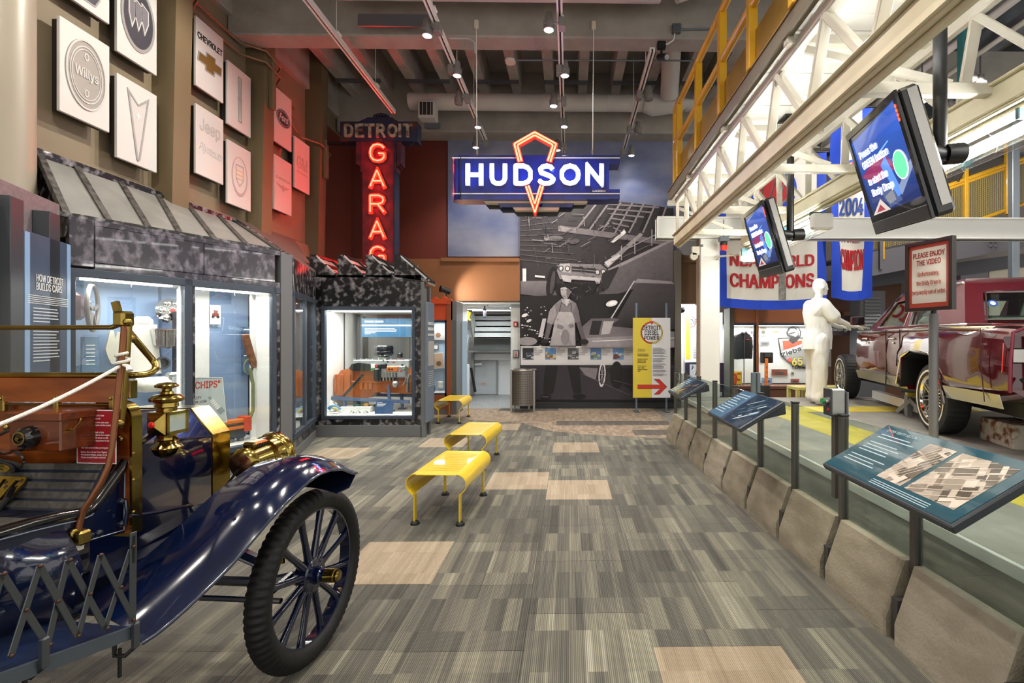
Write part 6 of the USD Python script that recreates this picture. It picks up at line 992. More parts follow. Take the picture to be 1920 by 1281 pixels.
for k,(x,cols) in enumerate(((980,'2a2c35 6b6e78 3c3f4a b9bcc4'),(1022,'5f8fc4 c9b98a 7d7a4a 8a5a3a'),(1064.5,'5d5f64 8f9196 3a3c40 a9abae'),(1107,'5a7fb0 4f6b4a b9b7a8 7d8a6a'),(1149,'6fa0d8 d0d6dc 6b3a2e 8f8b7a'))):
    a1,b1=s3(x,674.5),s3(x+20.5,653);g=G();x0,y0,x1,y1=a1[0]-a[0],a1[2]-a[2],b1[0]-a[0],b1[2]-a[2];cs=cols.split();g.flat(sbox(x0,y0,x1,y1),cs[0],None,.001);hh=y1-y0
    for q in range(14):xx=x0+rr.random()*(x1-x0)*.8;yy=y0+rr.random()*hh*.5;g.flat(sbox(xx,yy,min(x1,xx+.03+.05*rr.random()),yy+.012+.05*rr.random()),cs[1+q%3],None,.0014+.0002*q)
    pt=t.part('photograph',g,PRINT,colors=True);g=G()
    g.box((x1+.012,y1-.014,0),(x1+.012+.07,y1-.005,.002))
    for q in range(8):g.box((x1+.012,y1-.035-.016*q,0),(x1+.012+(.17 if q<5 else .12),y1-.029-.016*q,.002))
    t.part('caption_lines',g,mat('caption_grey','8d8b90',.6),kind='stuff')
DY=9.6;d3=lambda x,y:onY(x,y,DY);a,b=d3(1187,746),d3(1257,596);t=Thing('sponsor_sign','tall yellow and white sign with a large red arrow','sign',(a[0]+.35,DY,0),M=T((a[0]+b[0])/2,DY,0)@FRONT((0,0,0)),local=True);w,z0,z1=b[0]-a[0],a[2],b[2];X0=-w/2
SY_=mat('sign_yellow','dcc63c',.45);SW_=mat('sign_white','dcdde2',.45);SR_=mat('sign_red','c8301f',.45)
xs=lambda x:(d3(x,650)[0]-(a[0]+b[0])/2);zs=lambda y:d3(1200,y)[2]
t.part('yellow_half',G().box((X0,z0,-.03),(xs(1222),z1,0)),SY_);t.part('white_half',G().box((xs(1222),z0,-.03),(w/2,z1,0)),SW_)
for x in (1194,1250.5):t.part('post',G().rbox((xs(x)-.02,0,-.09),(xs(x)+.02,zs(568),-.05),.004),mat('post_blue_grey','6b7c8c',.4,.4));t.part('post_foot',G().rbox((xs(x)-.05,0,-.2),(xs(x)+.05,.012,.06),.003),GREYMETAL)
c=(xs(1222),zs(624));R1,R2=w*.29,w*.265;ring=Point(*c).buffer(R1,24).difference(Point(*c).buffer(R2,24));half=lambda s_:sbox(c[0] if s_>0 else c[0]-1,c[1]-1,c[0]+1 if s_>0 else c[0],c[1]+1)
t.part('ring_red',G().ext(ring.intersection(half(-1)),.003),SR_);t.part('ring_yellow',G().ext(ring.intersection(half(1)),.003),mat('ring_yellow','d8b81e',.45));t.part('ring_line',G().ext(Point(*c).buffer(R1+.006,24).difference(Point(*c).buffer(R2-.006,24)).difference(ring),.0025),INK)
for s_,m in ((1,SR_),(-1,mat('ring_yellow','d8b81e'))):y=c[1]+s_*R1*.93;t.part('ring_notch',G().ext(Polygon([(c[0]-.045,y+.03),(c[0]+.045,y+.03),(c[0],y-.05*s_)]),.004),m)
t.part('ring_field',G().ext(Point(*c).buffer(R2-.006,24),.0015),SW_)
for s_,y,w_ in (('DETROIT',618.5,.36),('DIESEL',628,.28),('POWER',637.5,.30)):v,f=text(s_,.082,w_,True,.003,'c');t.part('lettering',G().add(v,f,T(c[0],zs(y),.0025)),INK)
for s_,y,wd_ in (('Thank You to',656,0),('Our Sponsors',659,0),('Presenting Sponsor',665,0),('Penske Corporation',668,1),('Signature Sponsor',674.5,0),('Daimler Trucks',678,1),('North America',681,1),('Partner Sponsor',687.5,0),('Motor Cities',691,1),('National Heritage',694,1),('Area',697,1)):v,f=text(s_,.024,None,bool(wd_),.002);t.part('small_lettering',G().add(v*[.72,1,1],f,T(xs(1195.5),zs(y),.0005)),INK)
g=G();y=653.5
for n in (7,2,5,6,3,3):
    for q in range(n):g.box((xs(1224),zs(y),0),(xs(1224)+.16+.12*rr.random(),zs(y)+.010,.002));y+=1.75
    y+=1.6
t.part('text_lines',g,mat('small_grey_type','77777c',.6),kind='stuff')
ar=Polygon([(xs(p[0]),zs(p[1])) for p in ((1196,722),(1239,722),(1227,711.5),(1236,711.5),(1250,725.5),(1236,739.5),(1227,739.5),(1239,729),(1196,729))]);t.part('arrow_outline',G().ext(ar.buffer(.006,join_style=2),.002),INK);t.part('arrow',G().ext(ar,.0035),SR_,label='large red arrow')
k3=lambda x,y,Y:onY(x,y,Y)
t=Thing('staircase','grey steel staircase seen from below in the corridor','staircase',(k3(920,700,12)[0],12.0,0))
for k in range(5):Yk=11.7+.16*(4-k);a,b=k3(888+2*(k>1),592+10.6*k,Yk),k3(954,582+10.6*k,Yk);t.part('riser',G().rbox((a[0],Yk,a[2]),(b[0]+.1,Yk+.02,b[2]),.003),CG);t.part('tread',G().box((a[0],Yk,a[2]),(b[0]+.1,Yk+.2,a[2]+.03)),CGD)
a,b=k3(876,633,12.0),k3(955,618,12.0);t.part('landing_beam',G().rbox((a[0],12.0,a[2]),(b[0]+.1,12.08,b[2]),.004),CG);
for x in (918.5,924.5,951):
    for y in (622,626.5):q=k3(x,y,11.99);t.part('bolt',G().cyl(q,q+[0,.02,0],.016,8),CGD)
a,b=k3(889,657,12.35),k3(955,634,12.35);t.part('landing_wall',G().box((a[0],12.35,a[2]),(b[0]+.1,12.4,b[2])),CGD);a,b=k3(876,661,12.2),k3(955,657,12.2);t.part('landing_edge',G().box((a[0],12.2,a[2]),(b[0]+.1,12.6,b[2])),CG)
t.part('stringer',G().bar(k3(884,583,11.8),k3(891,631,12.0),.05,.14),CG);t.part('stringer',G().bar(k3(879,632,11.9),k3(868,683,11.2),.05,.14),CG)
YH=mat('yellow_rail','d9b21e',.4)
for p in (((870,583,11.4),(868,640,11.4)),((876.5,583,11.3),(867,660,11.3)),((881,585,11.5),(877,600,11.5))):t.part('handrail',G().cyl(k3(*p[0]),k3(*p[1]),.032,10),YH)
t.part('rail_link',G().cyl(k3(877,596,11.4),k3(882,601,11.4),.02,8),YH);t.part('low_wall',G().box((k3(866,0,11)[0],10.6,0),(k3(877,0,11)[0],11.2,k3(870,684,11)[2])),CW)
a,b=k3(890.5,736,12.66),k3(930,677,12.66);t=Thing('door_1',None,None,(a[0],12.66,0),kind='structure');t.part('leaf',G().rbox((a[0],12.66,0.01),(b[0],12.7,b[2]),.004),mat('door_grey','b9bebe',.45));t.part('frame',G().box((b[0],12.64,0),(b[0]+.05,12.7,b[2]+.05)),CG);t.part('frame',G().box((a[0],12.64,b[2]),(b[0],12.7,b[2]+.05)),CG);t.part('closer',G().rbox(k3(889,685.5,12.6),k3(904,681,12.6)+[0,.05,0],.006),WHITE);t.part('door_sign',G().box(k3(899.5,722,12.65),k3(913,717,12.65)+[0,.012,0]),BOARD)
q=k3(901,721,12.645);v,f=text('STOP',.045,.13,True,.002);t.part('sign_lettering',G().add(v,f,FRONT(q)),mat('dull_red_ink','a05848',.5));t.part('frame',G().box((a[0]-.06,12.5,0),(a[0],12.68,k3(0,657,12.5)[2])),CG);wb.part('corridor_header',G().box((a[0],12.6,k3(0,676,12.6)[2]),(xb,12.7,k3(0,664,12.6)[2])),WHITE)
a=k3(883,690,12.4);solo('leaning_bar','black bar leaning against the wall left of the grey corridor door','bar',G().bar(a,k3(891,735,12.3),.05,.04),BLACK)
a,b=k3(857,766,10.1),k3(867,565,10.1);A=fr((k3(858,0,10.12)[0],10.08,0),(.22,1,0),(0,0,1));t=Thing('information_board','narrow white wall panel with yellow edge and grey text by the corridor entrance','wall panel',(A[0,3],10.1,0));t.part('board',G().box((0,.0,-.03),(.5,b[2],0),A),WHITE);t.part('yellow_edge',G().box((.07,.06,0),(.14,1.95,.004),A),SY_)
for k,(z,wd_) in enumerate(((1.58,.14),(1.5,.12),(1.42,.16))):t.part('heading_bar',G().box((.18,z,0),(.18+wd_,z+.06,.004),A),mat('heading_dark','4a4a50',.5))
g=G()
for q in range(26):g.box((.18,1.32-.035*q,0),(.42,1.335-.035*q,.003),A)
t.part('text_lines',g,mat('small_grey_type','77777c'),kind='stuff')
FR_=mat('alarm_red','b01818',.4,coat=.3);py_=BY+.25
a,b=k3(962.5,613,py_-.03),k3(971,603,py_-.03);t=Thing('fire_alarm','red fire alarm strobe on the white wall beside the mural','fire alarm',a);t.part('housing',G().rbox(a,[b[0],py_,b[2]],.01),FR_);t.part('strobe',G().rbox(a+[.03,-.015,.02],[b[0]-.03,py_,b[2]-.035],.006),mat('strobe_clear','cfe0dc',.2));
a,b=k3(961.5,671,py_-.03),k3(973,656.5,py_-.03);t=Thing('notice_box','grey framed notice box with red print under the fire alarm','notice box',a);t.part('frame',G().rbox(a,[b[0],py_,b[2]],.008),GREYMETAL);t.part('notice',G().box(a+[.02,-.004,.02],[b[0]-.02,py_,b[2]-.03]),BOARD);g=G()
for q in range(5):g.box((a[0]+.03,a[1]-.007,a[2]+.03+.02*q),(b[0]-.03,a[1]-.004,a[2]+.038+.02*q))
t.part('red_lines',g,FR_,kind='stuff')
c=k3(915,569,10.75);t=Thing('dome_camera','white dome security camera on the corridor ceiling','camera',c);t.part('base',G().cyl(c+[0,0,-.02],c+[0,0,.03],.065,20),WHITE);t.part('dome',G().ball(c+[0,0,-.03],(.055,.055,.05)),WHITE);t.part('eye',G().ball(c+[0,-.045,-.05],(.022,.015,.018)),BLACK)
c=k3(909,587,10.9);t=Thing('exit_sign','small dark hanging display on a pole in the corridor','sign',c);t.part('box',G().rbox(c+[-.035,-.05,-.1],c+[.03,.05,.09],.008),BLACK);t.part('face',G().box(c+[-.025,-.055,-.08],c+[.02,-.05,.07]),mat('screen_face','56708c',.2,emit='3a5a86',es=.5));t.part('red_mark',G().box(c+[.0,-.058,-.06],c+[.018,-.055,.05]),mat('mark_red','c83030',.4,emit='c83030',es=.6));t.part('rod',G().cyl(c+[0,0,.08],c+[0,0,.25],.012,8),BLACK)
c=k3(944,573,10.8);t=Thing('smoke_detector','white smoke detector on the corridor ceiling','smoke detector',c);t.part('base',G().cyl(c,c+[0,0,.04],.06,18),WHITE);t.part('sensor',G().cyl(c+[0,0,-.025],c,.035,18),WHITE)
for k,(x0,x1,y,Yc,lab) in enumerate(((866,904,580,11.25,'long thin corridor light strip at the header, left'),(955,974,577,10.6,'short bright corridor light strip beside the mural, right'))):
    a,b=k3(x0,y,Yc),k3(x1,y,Yc);t=Thing('light_fitting',lab,'light',(a+b)/2);t.part('body',G().rbox(a+[0,-.03,0],b+[0,.03,.05],.006),WHITE);t.part('tube',G().box(a+[.02,-.025,-.012],b+[-.02,.025,0]),glow('corridor_tube',(.93,.97,1),9.))
o=np.array([(xa+xb)/2-.1,11.0,2.1]);area('/World/'+t.path.split('/')[-1]+'/light',o,o+[0,.1,-1],.9,.5,9.,(.92,.97,1.),xdir=(1,0,0))
IY=11.2;i3=lambda x,y:onY(x,y,IY);a,b=i3(1284,679),i3(1355,586);t=Thing('information_board','white wall panel with a yellow band and dark heading, half hidden by the white column','wall panel',a,M=FRONT(a),local=True);w,h=b[0]-a[0],b[2]-a[2];X=lambda x:i3(x,0)[0]-a[0];Z=lambda y:i3(0,y)[2]-a[2]
t.part('board',G().box((0,0,-.04),(w,h,0)),WHITE);t.part('yellow_band',G().box((.02,.06,0),(X(1294.5),h-.04,.003)),SY_);v,f=text('INTRODUCTION',.125,X(1347)-X(1294.5),True,.004);t.part('heading',G().add(v,f,T(X(1294.5),Z(608),.003)),mat('heading_navy','2c3240',.5));t.part('ring',G().ext(Point(X(1295),Z(603)).buffer(.13).difference(Point(X(1295),Z(603)).buffer(.11)),.002),SR_);t.part('red_bar',G().box((X(1344),Z(661),0),(X(1347.5),Z(610),.004)),SR_);g=G()
for q in range(30):g.box((X(1300),Z(613+2.1*q),0),(X(1313),Z(613+2.1*q)+.01,.002))
t.part('text_lines',g,mat('small_grey_type','77777c'),kind='stuff')
a,b=i3(1285,745),i3(1358,681);t=Thing('photo_board','dark panel with a black and white picture below the introduction panel','wall panel',a,M=FRONT(a),local=True);g=G();g.flat(sbox(0,0,b[0]-a[0],b[2]-a[2]),'2a2238',None,0.);w,h=b[0]-a[0],b[2]-a[2];rr=random.Random(5);g.flat(sbox(.1,.02,.34,h-.03),'b9bcc0',None,.001)
for q in range(26):x,y=.1+.2*rr.random(),.03+(h-.16)*rr.random();g.flat(Polygon([(x,y),(x+.03+.02*rr.random(),y+.05),(x+.02,y+.12*rr.random()+.02)]),('3a3c40','e4e6e8','76797e')[q%3],None,.0012+.0002*q)
g.flat(sbox(w-.3,.02,w-.05,.12),'d0d2d6',None,.001);g.box((0,0,-.03),(w,h,-.001));g.c.append(np.full((8,3),.03));t.part('print',g,PRINT,colors=True)
c=onY(1278,582,10.4);t=Thing('security_camera','small dark dome camera under the light by the introduction panel','camera',c);t.part('dome',G().ball(c,(.07,.07,.06)),BLACK);t.part('base',G().cyl(c,c+[0,0,.06],.06,16),GREYMETAL)
a,b=onY(1271,568,10.35),onY(1302,562,10.35);t=Thing('light_fitting','white light strip over the introduction panel','light',a);t.part('body',G().rbox(a+[0,-.1,-.01],b+[0,.2,.02],.008),WHITE);t.part('tube',G().rbox(a+[.05,-.05,-.05],b+[0,.1,-.02],.01),glow('corridor_tube',(.93,.97,1),9.));o=a+[.5,.3,-.1];area(t.path+'/light',o,o+[0,.5,-1],.6,.3,7.,(.93,.97,1),xdir=(1,0,0))
# ================================================================== BARRIER OF CONCRETE BLOCKS AND GLASS
CONB=[mat('barrier_concrete'+n,a,.9,col2=b,ns=4,nst=(1,1,3),bump=.5,bs=70,world=True) for n,a,b in (('','8f8876','7a7361'),('_brown','7d7264','6b6154'),('_pale','999282','857e6d'))]
bx=lambda Y:1.598-.0258*Y;POSTM=mat('barrier_post','56534f',.4,.5)
PYs=[6.5-.594*k for k in range(10)]
tops={}
for k,Yn in enumerate(PYs):
    Yf=Yn+.535;t=Thing('barrier_block',('farthest of the concrete barrier blocks, under the smallest tilted reader panel','second concrete barrier block from the far end, left of the first glass post pair','third concrete barrier block from the far end, below the smallest reader panel bracket','fourth concrete barrier block from the far end, just before the middle reader panel','fifth concrete barrier block from the far end, under the middle reader panel far edge','sixth concrete barrier block from the far end, under the middle reader panel near edge','seventh concrete barrier block, between the middle and the nearest reader panels','eighth concrete barrier block, under the far corner of the nearest reader panel','concrete barrier block in front of the last visible glass post, second nearest','nearest concrete barrier block, brownish, cut off by the picture corner')[k],'concrete block',(bx(Yn)+.1,(Yn+Yf)/2,0),group=None)
    sec=lambda Y:[(bx(Y),Y,0),(bx(Y),Y,.095),(bx(Y)+.095,Y,.37),(bx(Y)+.15,Y,.37),(bx(Y)+.15,Y,0)]
    c0=.012;P=[]
    for Y,s_ in ((Yn,1),(Yf,-1)):
        for p in sec(Y):P+=[(p[0]+(.008 if p[0]<bx(Y)+.12 else 0),p[1],p[2]),(p[0]+(.0 if p[0]<bx(Y)+.12 else -.005),p[1]+s_*c0,p[2])]
    t.part('block',G().hull(P),CONB[(0,0,0,2,0,0,0,0,2,1)[k]]);t.part('rubber_joint',G().box((bx(Yn)+.03,Yn-.05,0),(bx(Yn)+.15,Yn-.006,.2)),mat('joint_dark','3a3834',.8))
bg=Thing('glass_barrier','row of clear glass panels between slim grey posts on the concrete blocks','glass barrier',(1.65,4.5,0));zt=.985
for k,Yn in enumerate([7.06]+PYs):
    Y=Yn-.03;x=bx(Y)+.135;bg.part('post',G().rbox((x-.022,Y-.02,.0),(x+.022,Y+.02,zt+(.0 if k else -.02)),.004),POSTM);bg.part('post_cap',G().rbox((x-.025,Y-.024,zt),(x+.025,Y+.024,zt+.012),.003),BLACK);bg.part('bolt',G().ball((x-.022,Y-.01,.1),.006,sub=1),STEEL)
    if k<10:Yq=([7.06]+PYs)[k+1];xq=bx(Yq)+.135;bg.part('glass_panel',G().add([(x-.004,Y-.02,.36),(x+.004,Y-.02,.36),(xq+.004,Yq,.36),(xq-.004,Yq,.36),(x-.004,Y-.02,zt-.01),(x+.004,Y-.02,zt-.01),(xq+.004,Yq,zt-.01),(xq-.004,Yq,zt-.01)],BOXF),pane_mat('barrier_glass',(.84,.91,.88),0,.10) if 'barrier_glass' not in LOOKS else LOOKS['barrier_glass'])
RTEAL=mat('reader_teal','1d4a5a',.12,coat=1.0,spec=.5);RDARK=mat('reader_navy','16324a',.12,coat=1.0);RPALE=mat('reader_text','9fb0b6',.3);SEPIA=print_mat('sepia_print_mat',.2,coat=1.0,grain=.3)
def reader(label,Ya,Yb,xf,zf,xb_,zb_,kind):
    o=np.array([xf,Yb,zf]);A=fr((xf,Ya,zf),(0,-1,0),(xb_-xf,0,zb_-zf));L_=Ya-Yb;W=math.hypot(xb_-xf,zb_-zf);t=Thing('reader_panel',label,'information panel',((xf+xb_)/2,(Ya+Yb)/2,zf),M=A,local=True)
    t.part('frame',G().rbox((0,0,-.035),(L_,W,0),.006),GUN);t.part('face',G().box((.012,.012,-.001),(L_-.012,W-.012,.002)),RTEAL if kind==3 else RDARK)
    if kind==3:
        for a0,a1,b0,b1,sd in ((.42,.60,.17,.86,1),(.63,.93,.17,.86,2)):
            g=G();x0,x1,y0,y1=L_*a0,L_*a1,W*b0,W*b1;r_=random.Random(sd);g.flat(sbox(x0,y0,x1,y1),'a39688',None,.0025)
            for q in range(46):
                x,y=x0+(x1-x0)*r_.random(),y0+(y1-y0)*r_.random();w,h=.01+.035*r_.random(),.008+.03*r_.random();an=(.5 if sd==2 else -.2)+r_.choice((0,PI/2));s_=affinity.rotate(sbox(x-w,y-h,x+w,y+h),math.degrees(an)).intersection(sbox(x0,y0,x1,y1));g.flat(s_,r_.choice(('5e554c','7a6f64','c9bdb0','b5a99b','4a433c','8f8478')),None,.0026+.00003*q)
            for q in range(7):yv=y0+(y1-y0)*(q+.5)/7;g.flat(affinity.rotate(sbox(x0-.1,yv,x1+.1,yv+.003),25 if sd==2 else 60).intersection(sbox(x0,y0,x1,y1)),'d0c5b8',None,.0042)
            t.part('photograph',g,SEPIA,colors=True)
        v,f=text('EVERY SIXTY SECONDS',.016,.23,False,.0015);t.part('heading',G().add(v,f,T(.06,W*.86,.002)),RPALE);g=G();r_=random.Random(8)
        for q in range(11):
            if q not in (2,7):g.box((.06,W*.78-.022*q,.002),(.06+.25*r_.uniform(.75,1),W*.78-.022*q+.006,.003))
        for q in range(3):g.box((.36,.045-.011*q,.002),(.36+.34,.049-.011*q,.003))
        t.part('text_lines',g,RPALE,kind='stuff');t.part('red_line',G().bar((.03,W*.95,.003),(.14,W*.8,.003),.003,.002),SR_)
    else:
        t.part('text_field',G().box((.014,.014,.002),(L_*.42,W-.014,.003)),mat('reader_blue','3d6a8c',.15,coat=1.0));g=G();r_=random.Random(kind)
        for q in range(9):g.box((.04,W*.82-.03*q,.003),(.04+L_*.32*r_.uniform(.6,1),W*.82-.03*q+.010,.004))
        t.part('text_lines',g,RPALE,kind='stuff');g=G()
        for q in range(12):x,y=L_*(.48+.4*r_.random()),W*(.15+.6*r_.random());g.flat(affinity.rotate(ev(x,y,.07*r_.random()+.02,.008),35),r_.choice(('8fa6b4','c8d2d8','4a6a80') if kind==2 else ('a5825a','c9a878','6b4a30')),None,.0025+.00005*q)
        t.part('picture',g,SEPIA,colors=True)
    for yy in (.14,L_-.12):t.part('bracket_arm',G().hull([(yy-.004,W*.25,-.036),(yy+.004,W*.25,-.036),(yy-.004,W-.02,-.036),(yy+.004,W-.02,-.036),(yy-.004,W-.0,-.13),(yy+.004,W-.0,-.13),(yy-.004,W+.03,-.07),(yy+.004,W+.03,-.07)]),GUN);t.part('bracket_bolt',G().ball((yy+.005,W-.03,-.07),.008,sub=1),STEEL)
    return t
reader('smallest tilted reader panel at the far end of the glass barrier',5.95,5.27,1.215,.81,1.50,.98,1);reader('middle tilted reader panel with pale blue text on the glass barrier',4.19,3.42,1.2,.814,1.525,1.01,2);reader('large nearest tilted reader panel with two sepia aerial photographs',2.476,1.633,1.30,.81,1.648,1.013,3)
c=onY(1563,752,2.98);t=Thing('control_box','steel control box with a green push button on the glass barrier','control box',c);t.part('box',G().rbox(c+[-.03,-.035,-.085],c+[.055,.045,.075],.006),mat('worn_steel','a3a5a2',.4,.7,bump=.2,bs=30));t.part('front_plate',G().rbox(c+[-.04,-.038,-.088],c+[-.028,.048,.078],.003),GUN);t.part('green_button',G().cyl(c+[-.075,0,.0],c+[-.055,0,.0],.018,16),mat('button_green','0c7a3c',.25,coat=.6));t.part('button_collar',G().cyl(c+[-.06,0,0],c+[-.038,0,0],.024,16),STEEL);t.part('key_switch',G().cyl(c+[-.045,-.015,-.05],c+[-.038,-.015,-.05],.008,10),SR_);t.part('support_plate',G().box(c+[.06,-.05,-.2],c+[.066,.05,.06]),mat('support_grey','7d8084',.4,.4));t.part('mount_post',G().rbox(c+[-.005,-.02,-.6],c+[.035,.02,-.08],.004),POSTM)
# ================================================================== ASSEMBLY PLATFORM, RED CAR, WHITE FIGURE
ZP=.48;PC=mat('platform_concrete','96938b',.75,col2='827e76',ns=2.2,bump=.2,bs=50,world=True);PYL=mat('yellow_floor_paint','dcc64a',.5,col2='cdb843',ns=5,world=True)
pf=Thing('assembly_platform','raised grey concrete platform with a broad yellow painted band under the red car','platform',(5.4,5.2,0));pf.part('slab',G().rbox((1.93,1.35,0),(9.2,8.05,ZP),.015),PC);pf.part('yellow_band',G().box((2.62,1.4,ZP),(3.15,8.0,ZP+.003)),PYL);pf.part('yellow_band',G().box((3.15,6.4,ZP),(5.6,6.9,ZP+.003)),PYL);pf.part('steel_edge',G().rbox((1.91,1.35,ZP-.06),(1.935,8.05,ZP+.004),.003),mat('edge_white','c9c8c2',.5))
CA=math.radians(-14);CO=np.array([4.58,4.76,ZP]);CM=rz(CA,CO)
MAR=mat('maroon_car_paint','500a14',.13,coat=1.0,spec=.5,col2='480811',ns=2);VIN=mat('maroon_vinyl','5c1420',.42,bump=.25,bs=120,coat=.2);MARD=mat('dark_maroon','3a0a10',.4);TIRE=mat('car_tire','17181a',.6);WWT=mat('whitewall','e6dfc8',.5);CARGL=pane_mat('car_window_glass',(.72,.82,.8),0,.07)
cad=Thing('red_car','maroon saloon car body without front fenders lowered onto its wheels','car',CO,CA,local=True);KP=cad.part;dz=.16
hl=lambda P:m3.Manifold.hull_points(np.asarray(P,float).tolist()) if hasattr(m3.Manifold,'hull_points') else m3.Manifold.hull_points(P)
def secn(y,w,zt,wt,zb=.24):return [(s_*x,y,z+dz) for s_ in (-1,1) for x,z in ((w-.1,zb),(w,.42),(w+.005,.62),(w-.01,zt-.10),(w-.05,zt-.015),(wt,zt))]
ST=[secn(-1.36,.90,.90,.72,.36),secn(-1.0,.94,.925,.74,.28),secn(-.3,.965,.94,.76),secn(.9,.97,.93,.78),secn(1.98,.955,.93,.78)]
low=m3.Manifold()
for a,b in zip(ST,ST[1:]):low=low+hl(a+b)
arch=hl([(s_*x,y,z+dz) for s_ in (1,) for x in (-1.2,-.58) for y,z in ((-.50,.1),(-.40,.50),(-.22,.66),(.2,.68),(.42,.60),(.54,.1))]);low=low-arch-arch.scale([-1,1,1])
low=low-hl([(-.90,y,z+dz) for y in (-1.5,-1.26) for z in (.42,.83)]+[(-.70,y,z+dz) for y in (-1.5,-1.26) for z in (.42,.83)])-hl([(.90,y,z+dz) for y in (-1.5,-1.26) for z in (.42,.83)]+[(.70,y,z+dz) for y in (-1.5,-1.26) for z in (.42,.83)])
low=low-hl([(s_*.78,y,z) for s_ in (-1,1) for y in (-.25,1.80) for z in (.62+dz,1.2)])-hl([(s_*.66,y,z+dz) for s_ in (-1,1) for y in (-1.5,-1.33) for z in (.1,.5)])
KP('lower_body',low.refine_to_length(.25),MAR,smooth=28,label='maroon lower body with doors and rear quarters')
cab=lambda e,r=0:hl([(s_*(.80-e),y,.925+dz-(.1 if r else 0)) for s_ in (-1,1) for y in (-.52+e,1.92-e)]+[(s_*(.66-e),y,1.36+dz-e) for s_ in (-1,1) for y in (-.22+e,1.22-e)]+[(s_*(.60-e),y,1.415+dz-e) for s_ in (-1,1) for y in (-.12+e,1.08-e)])
gh=cab(0)-cab(.045,1)
SW=[[(.10,.965),(.66,.965),(.74,1.30),(.30,1.31)],[(.80,.965),(1.62,.965),(1.30,1.28),(.80,1.30)]]
for w in SW:gh=gh-hl([(x,y,z+dz) for x in (-1.2,1.2) for y,z in w])
rw=[(-.62,.985),(.62,.985),(.54,1.26),(-.54,1.26)];gh=gh-hl([(x,y,z+dz) for y in (-1,-.1) for x,z in rw])-hl([(x,y,z+dz) for y in (1.3,2.2) for x,z in ((-.66,.98),(.66,.98),(.52,1.32),(-.52,1.32))])
KP('roof',gh.refine_to_length(.2),VIN,smooth=35,label='maroon vinyl roof')
xw=lambda z:-(.80-(.80-.66)*(z-.925)/.435)
for s_ in (1,-1):
    for k,w in enumerate(SW):
        P=np.array([(s_*(xw(z)+.012),y,z+dz) for y,z in w]);KP('window_glass',G().add(np.concatenate([P,P+[.004*s_,0,0]]),BOXF),CARGL);Q_=np.array([(s_*(xw(z)-.008),y,z+dz) for y,z in w]);KP('window_frame',G().tube(Q_,.012,6,None,True),CHROME)
    KP('belt_strip',G().tube([(-s_*.925,-1.2,.905+dz),(-s_*.95,-.4,.925+dz),(-s_*.955,.9,.915+dz),(-s_*.94,1.97,.915+dz)],.012,8),CHROME);KP('drip_rail',G().tube([(-s_*.665,-.2,1.37+dz),(-s_*.67,.5,1.375+dz),(-s_*.665,1.2,1.37+dz),(-s_*.80,1.9,.96+dz)],.012,6),CHROME)
    for y0,y1 in ((.56,1.95),(-1.28,-.50)):KP('rocker_trim',G().hull([(-s_*x,y,z+dz) for y in (y0,y1) for x,z in ((.976 if y>-1 else .94,.375),(.94 if y>-1 else .9,.26),(.9,.26),(.93,.375))]),STEEL)
    for y,lab in ((.62,1),(1.50,1)):KP('door_handle',G().rbox((-s_*.985,y,.80+dz),(-s_*.955,y+.16,.83+dz),.01),CHROME);KP('door_lock',G().ball((-s_*.972,y+.02,.765+dz),.014,sub=1),CHROME)
    for P in ([(.86,.92),(.84,.5),(.86,.26)],[(.46,.92),(.45,.72),(.52,.66),(.55,.5)]):KP('door_gap',G().tube([(-s_*.972,y,z+dz) for y,z in P],.007,6),BLACK)
    KP('arch_trim',G().tube([(-s_*.972,y,z+dz) for y,z in ((-.52,.2),(-.41,.50),(-.22,.67),(.2,.69),(.43,.61),(.55,.3))],.012,6),CHROME);ap=[(-.47,.27),(-.39,.50),(-.21,.645),(.19,.665),(.41,.59),(.50,.27)];KP('arch_liner',thick(np.array([[(-s_*.955,y,z+dz),(-s_*.56,y,z+dz)] for y,z in ap]),-.008*s_),BLACK);KP('arch_back',G().hull([(-s_*x,y,z+dz) for x in (.575,.585) for y,z in ap]),BLACK);KP('quarter_line',G().tube([(-s_*.96,-1.08,.90+dz),(-s_*.965,-1.1,.6+dz),(-s_*.95,-1.12,.3+dz)],.004,6),MARD)
    KP('lamp_bezel',G().tube([(-s_*.91,-1.372,.40+dz),(-s_*.915,-1.385,.62+dz),(-s_*.89,-1.37,.86+dz),(-s_*.80,-1.37,.90+dz),(-s_*.70,-1.372,.84+dz),(-s_*.69,-1.37,.4+dz)],.013,6),mat('bezel_pink','7a3040',.3,.4));KP('lamp_bracket',G().rbox((-s_*.86,-1.30,.62+dz),(-s_*.76,-1.26,.74+dz),.01),STEEL);KP('side_marker',G().bar((-s_*.915,-1.30,.78+dz),(-s_*.925,-1.3,.55+dz),.004,.008),mat('red_lens','d01818'))
    KP('wiring',G().tube([(-s_*.8,-1.3,.5+dz),(-s_*.78,-1.4,.42+dz),(-s_*.7,-1.42,.36+dz),(-s_*.6,-1.40,.44+dz)],.012,6),BLACK)
P=np.array([(x,-.54+(z-.925)*.68-.006,z+dz) for x,z in rw]);KP('rear_window',G().add(np.concatenate([P,P+[0,.005,0]]),BOXF),CARGL);KP('rear_window_trim',G().tube(P+[0,-.008,0],.013,6,None,True),CHROME)
st_=Point(0,0).buffer(.038,12);A=fr(P[0]+[.1,.11,.155],(1,0,0),(0,.55,.83));KP('round_sticker',G().ext(st_,.002,A@T(0,0,.012)),WHITE);KP('sticker_ring',G().ext(st_.difference(Point(0,0).buffer(.024)),.0025,A@T(0,0,.013)),mat('sticker_blue','2a5ab0',.4))
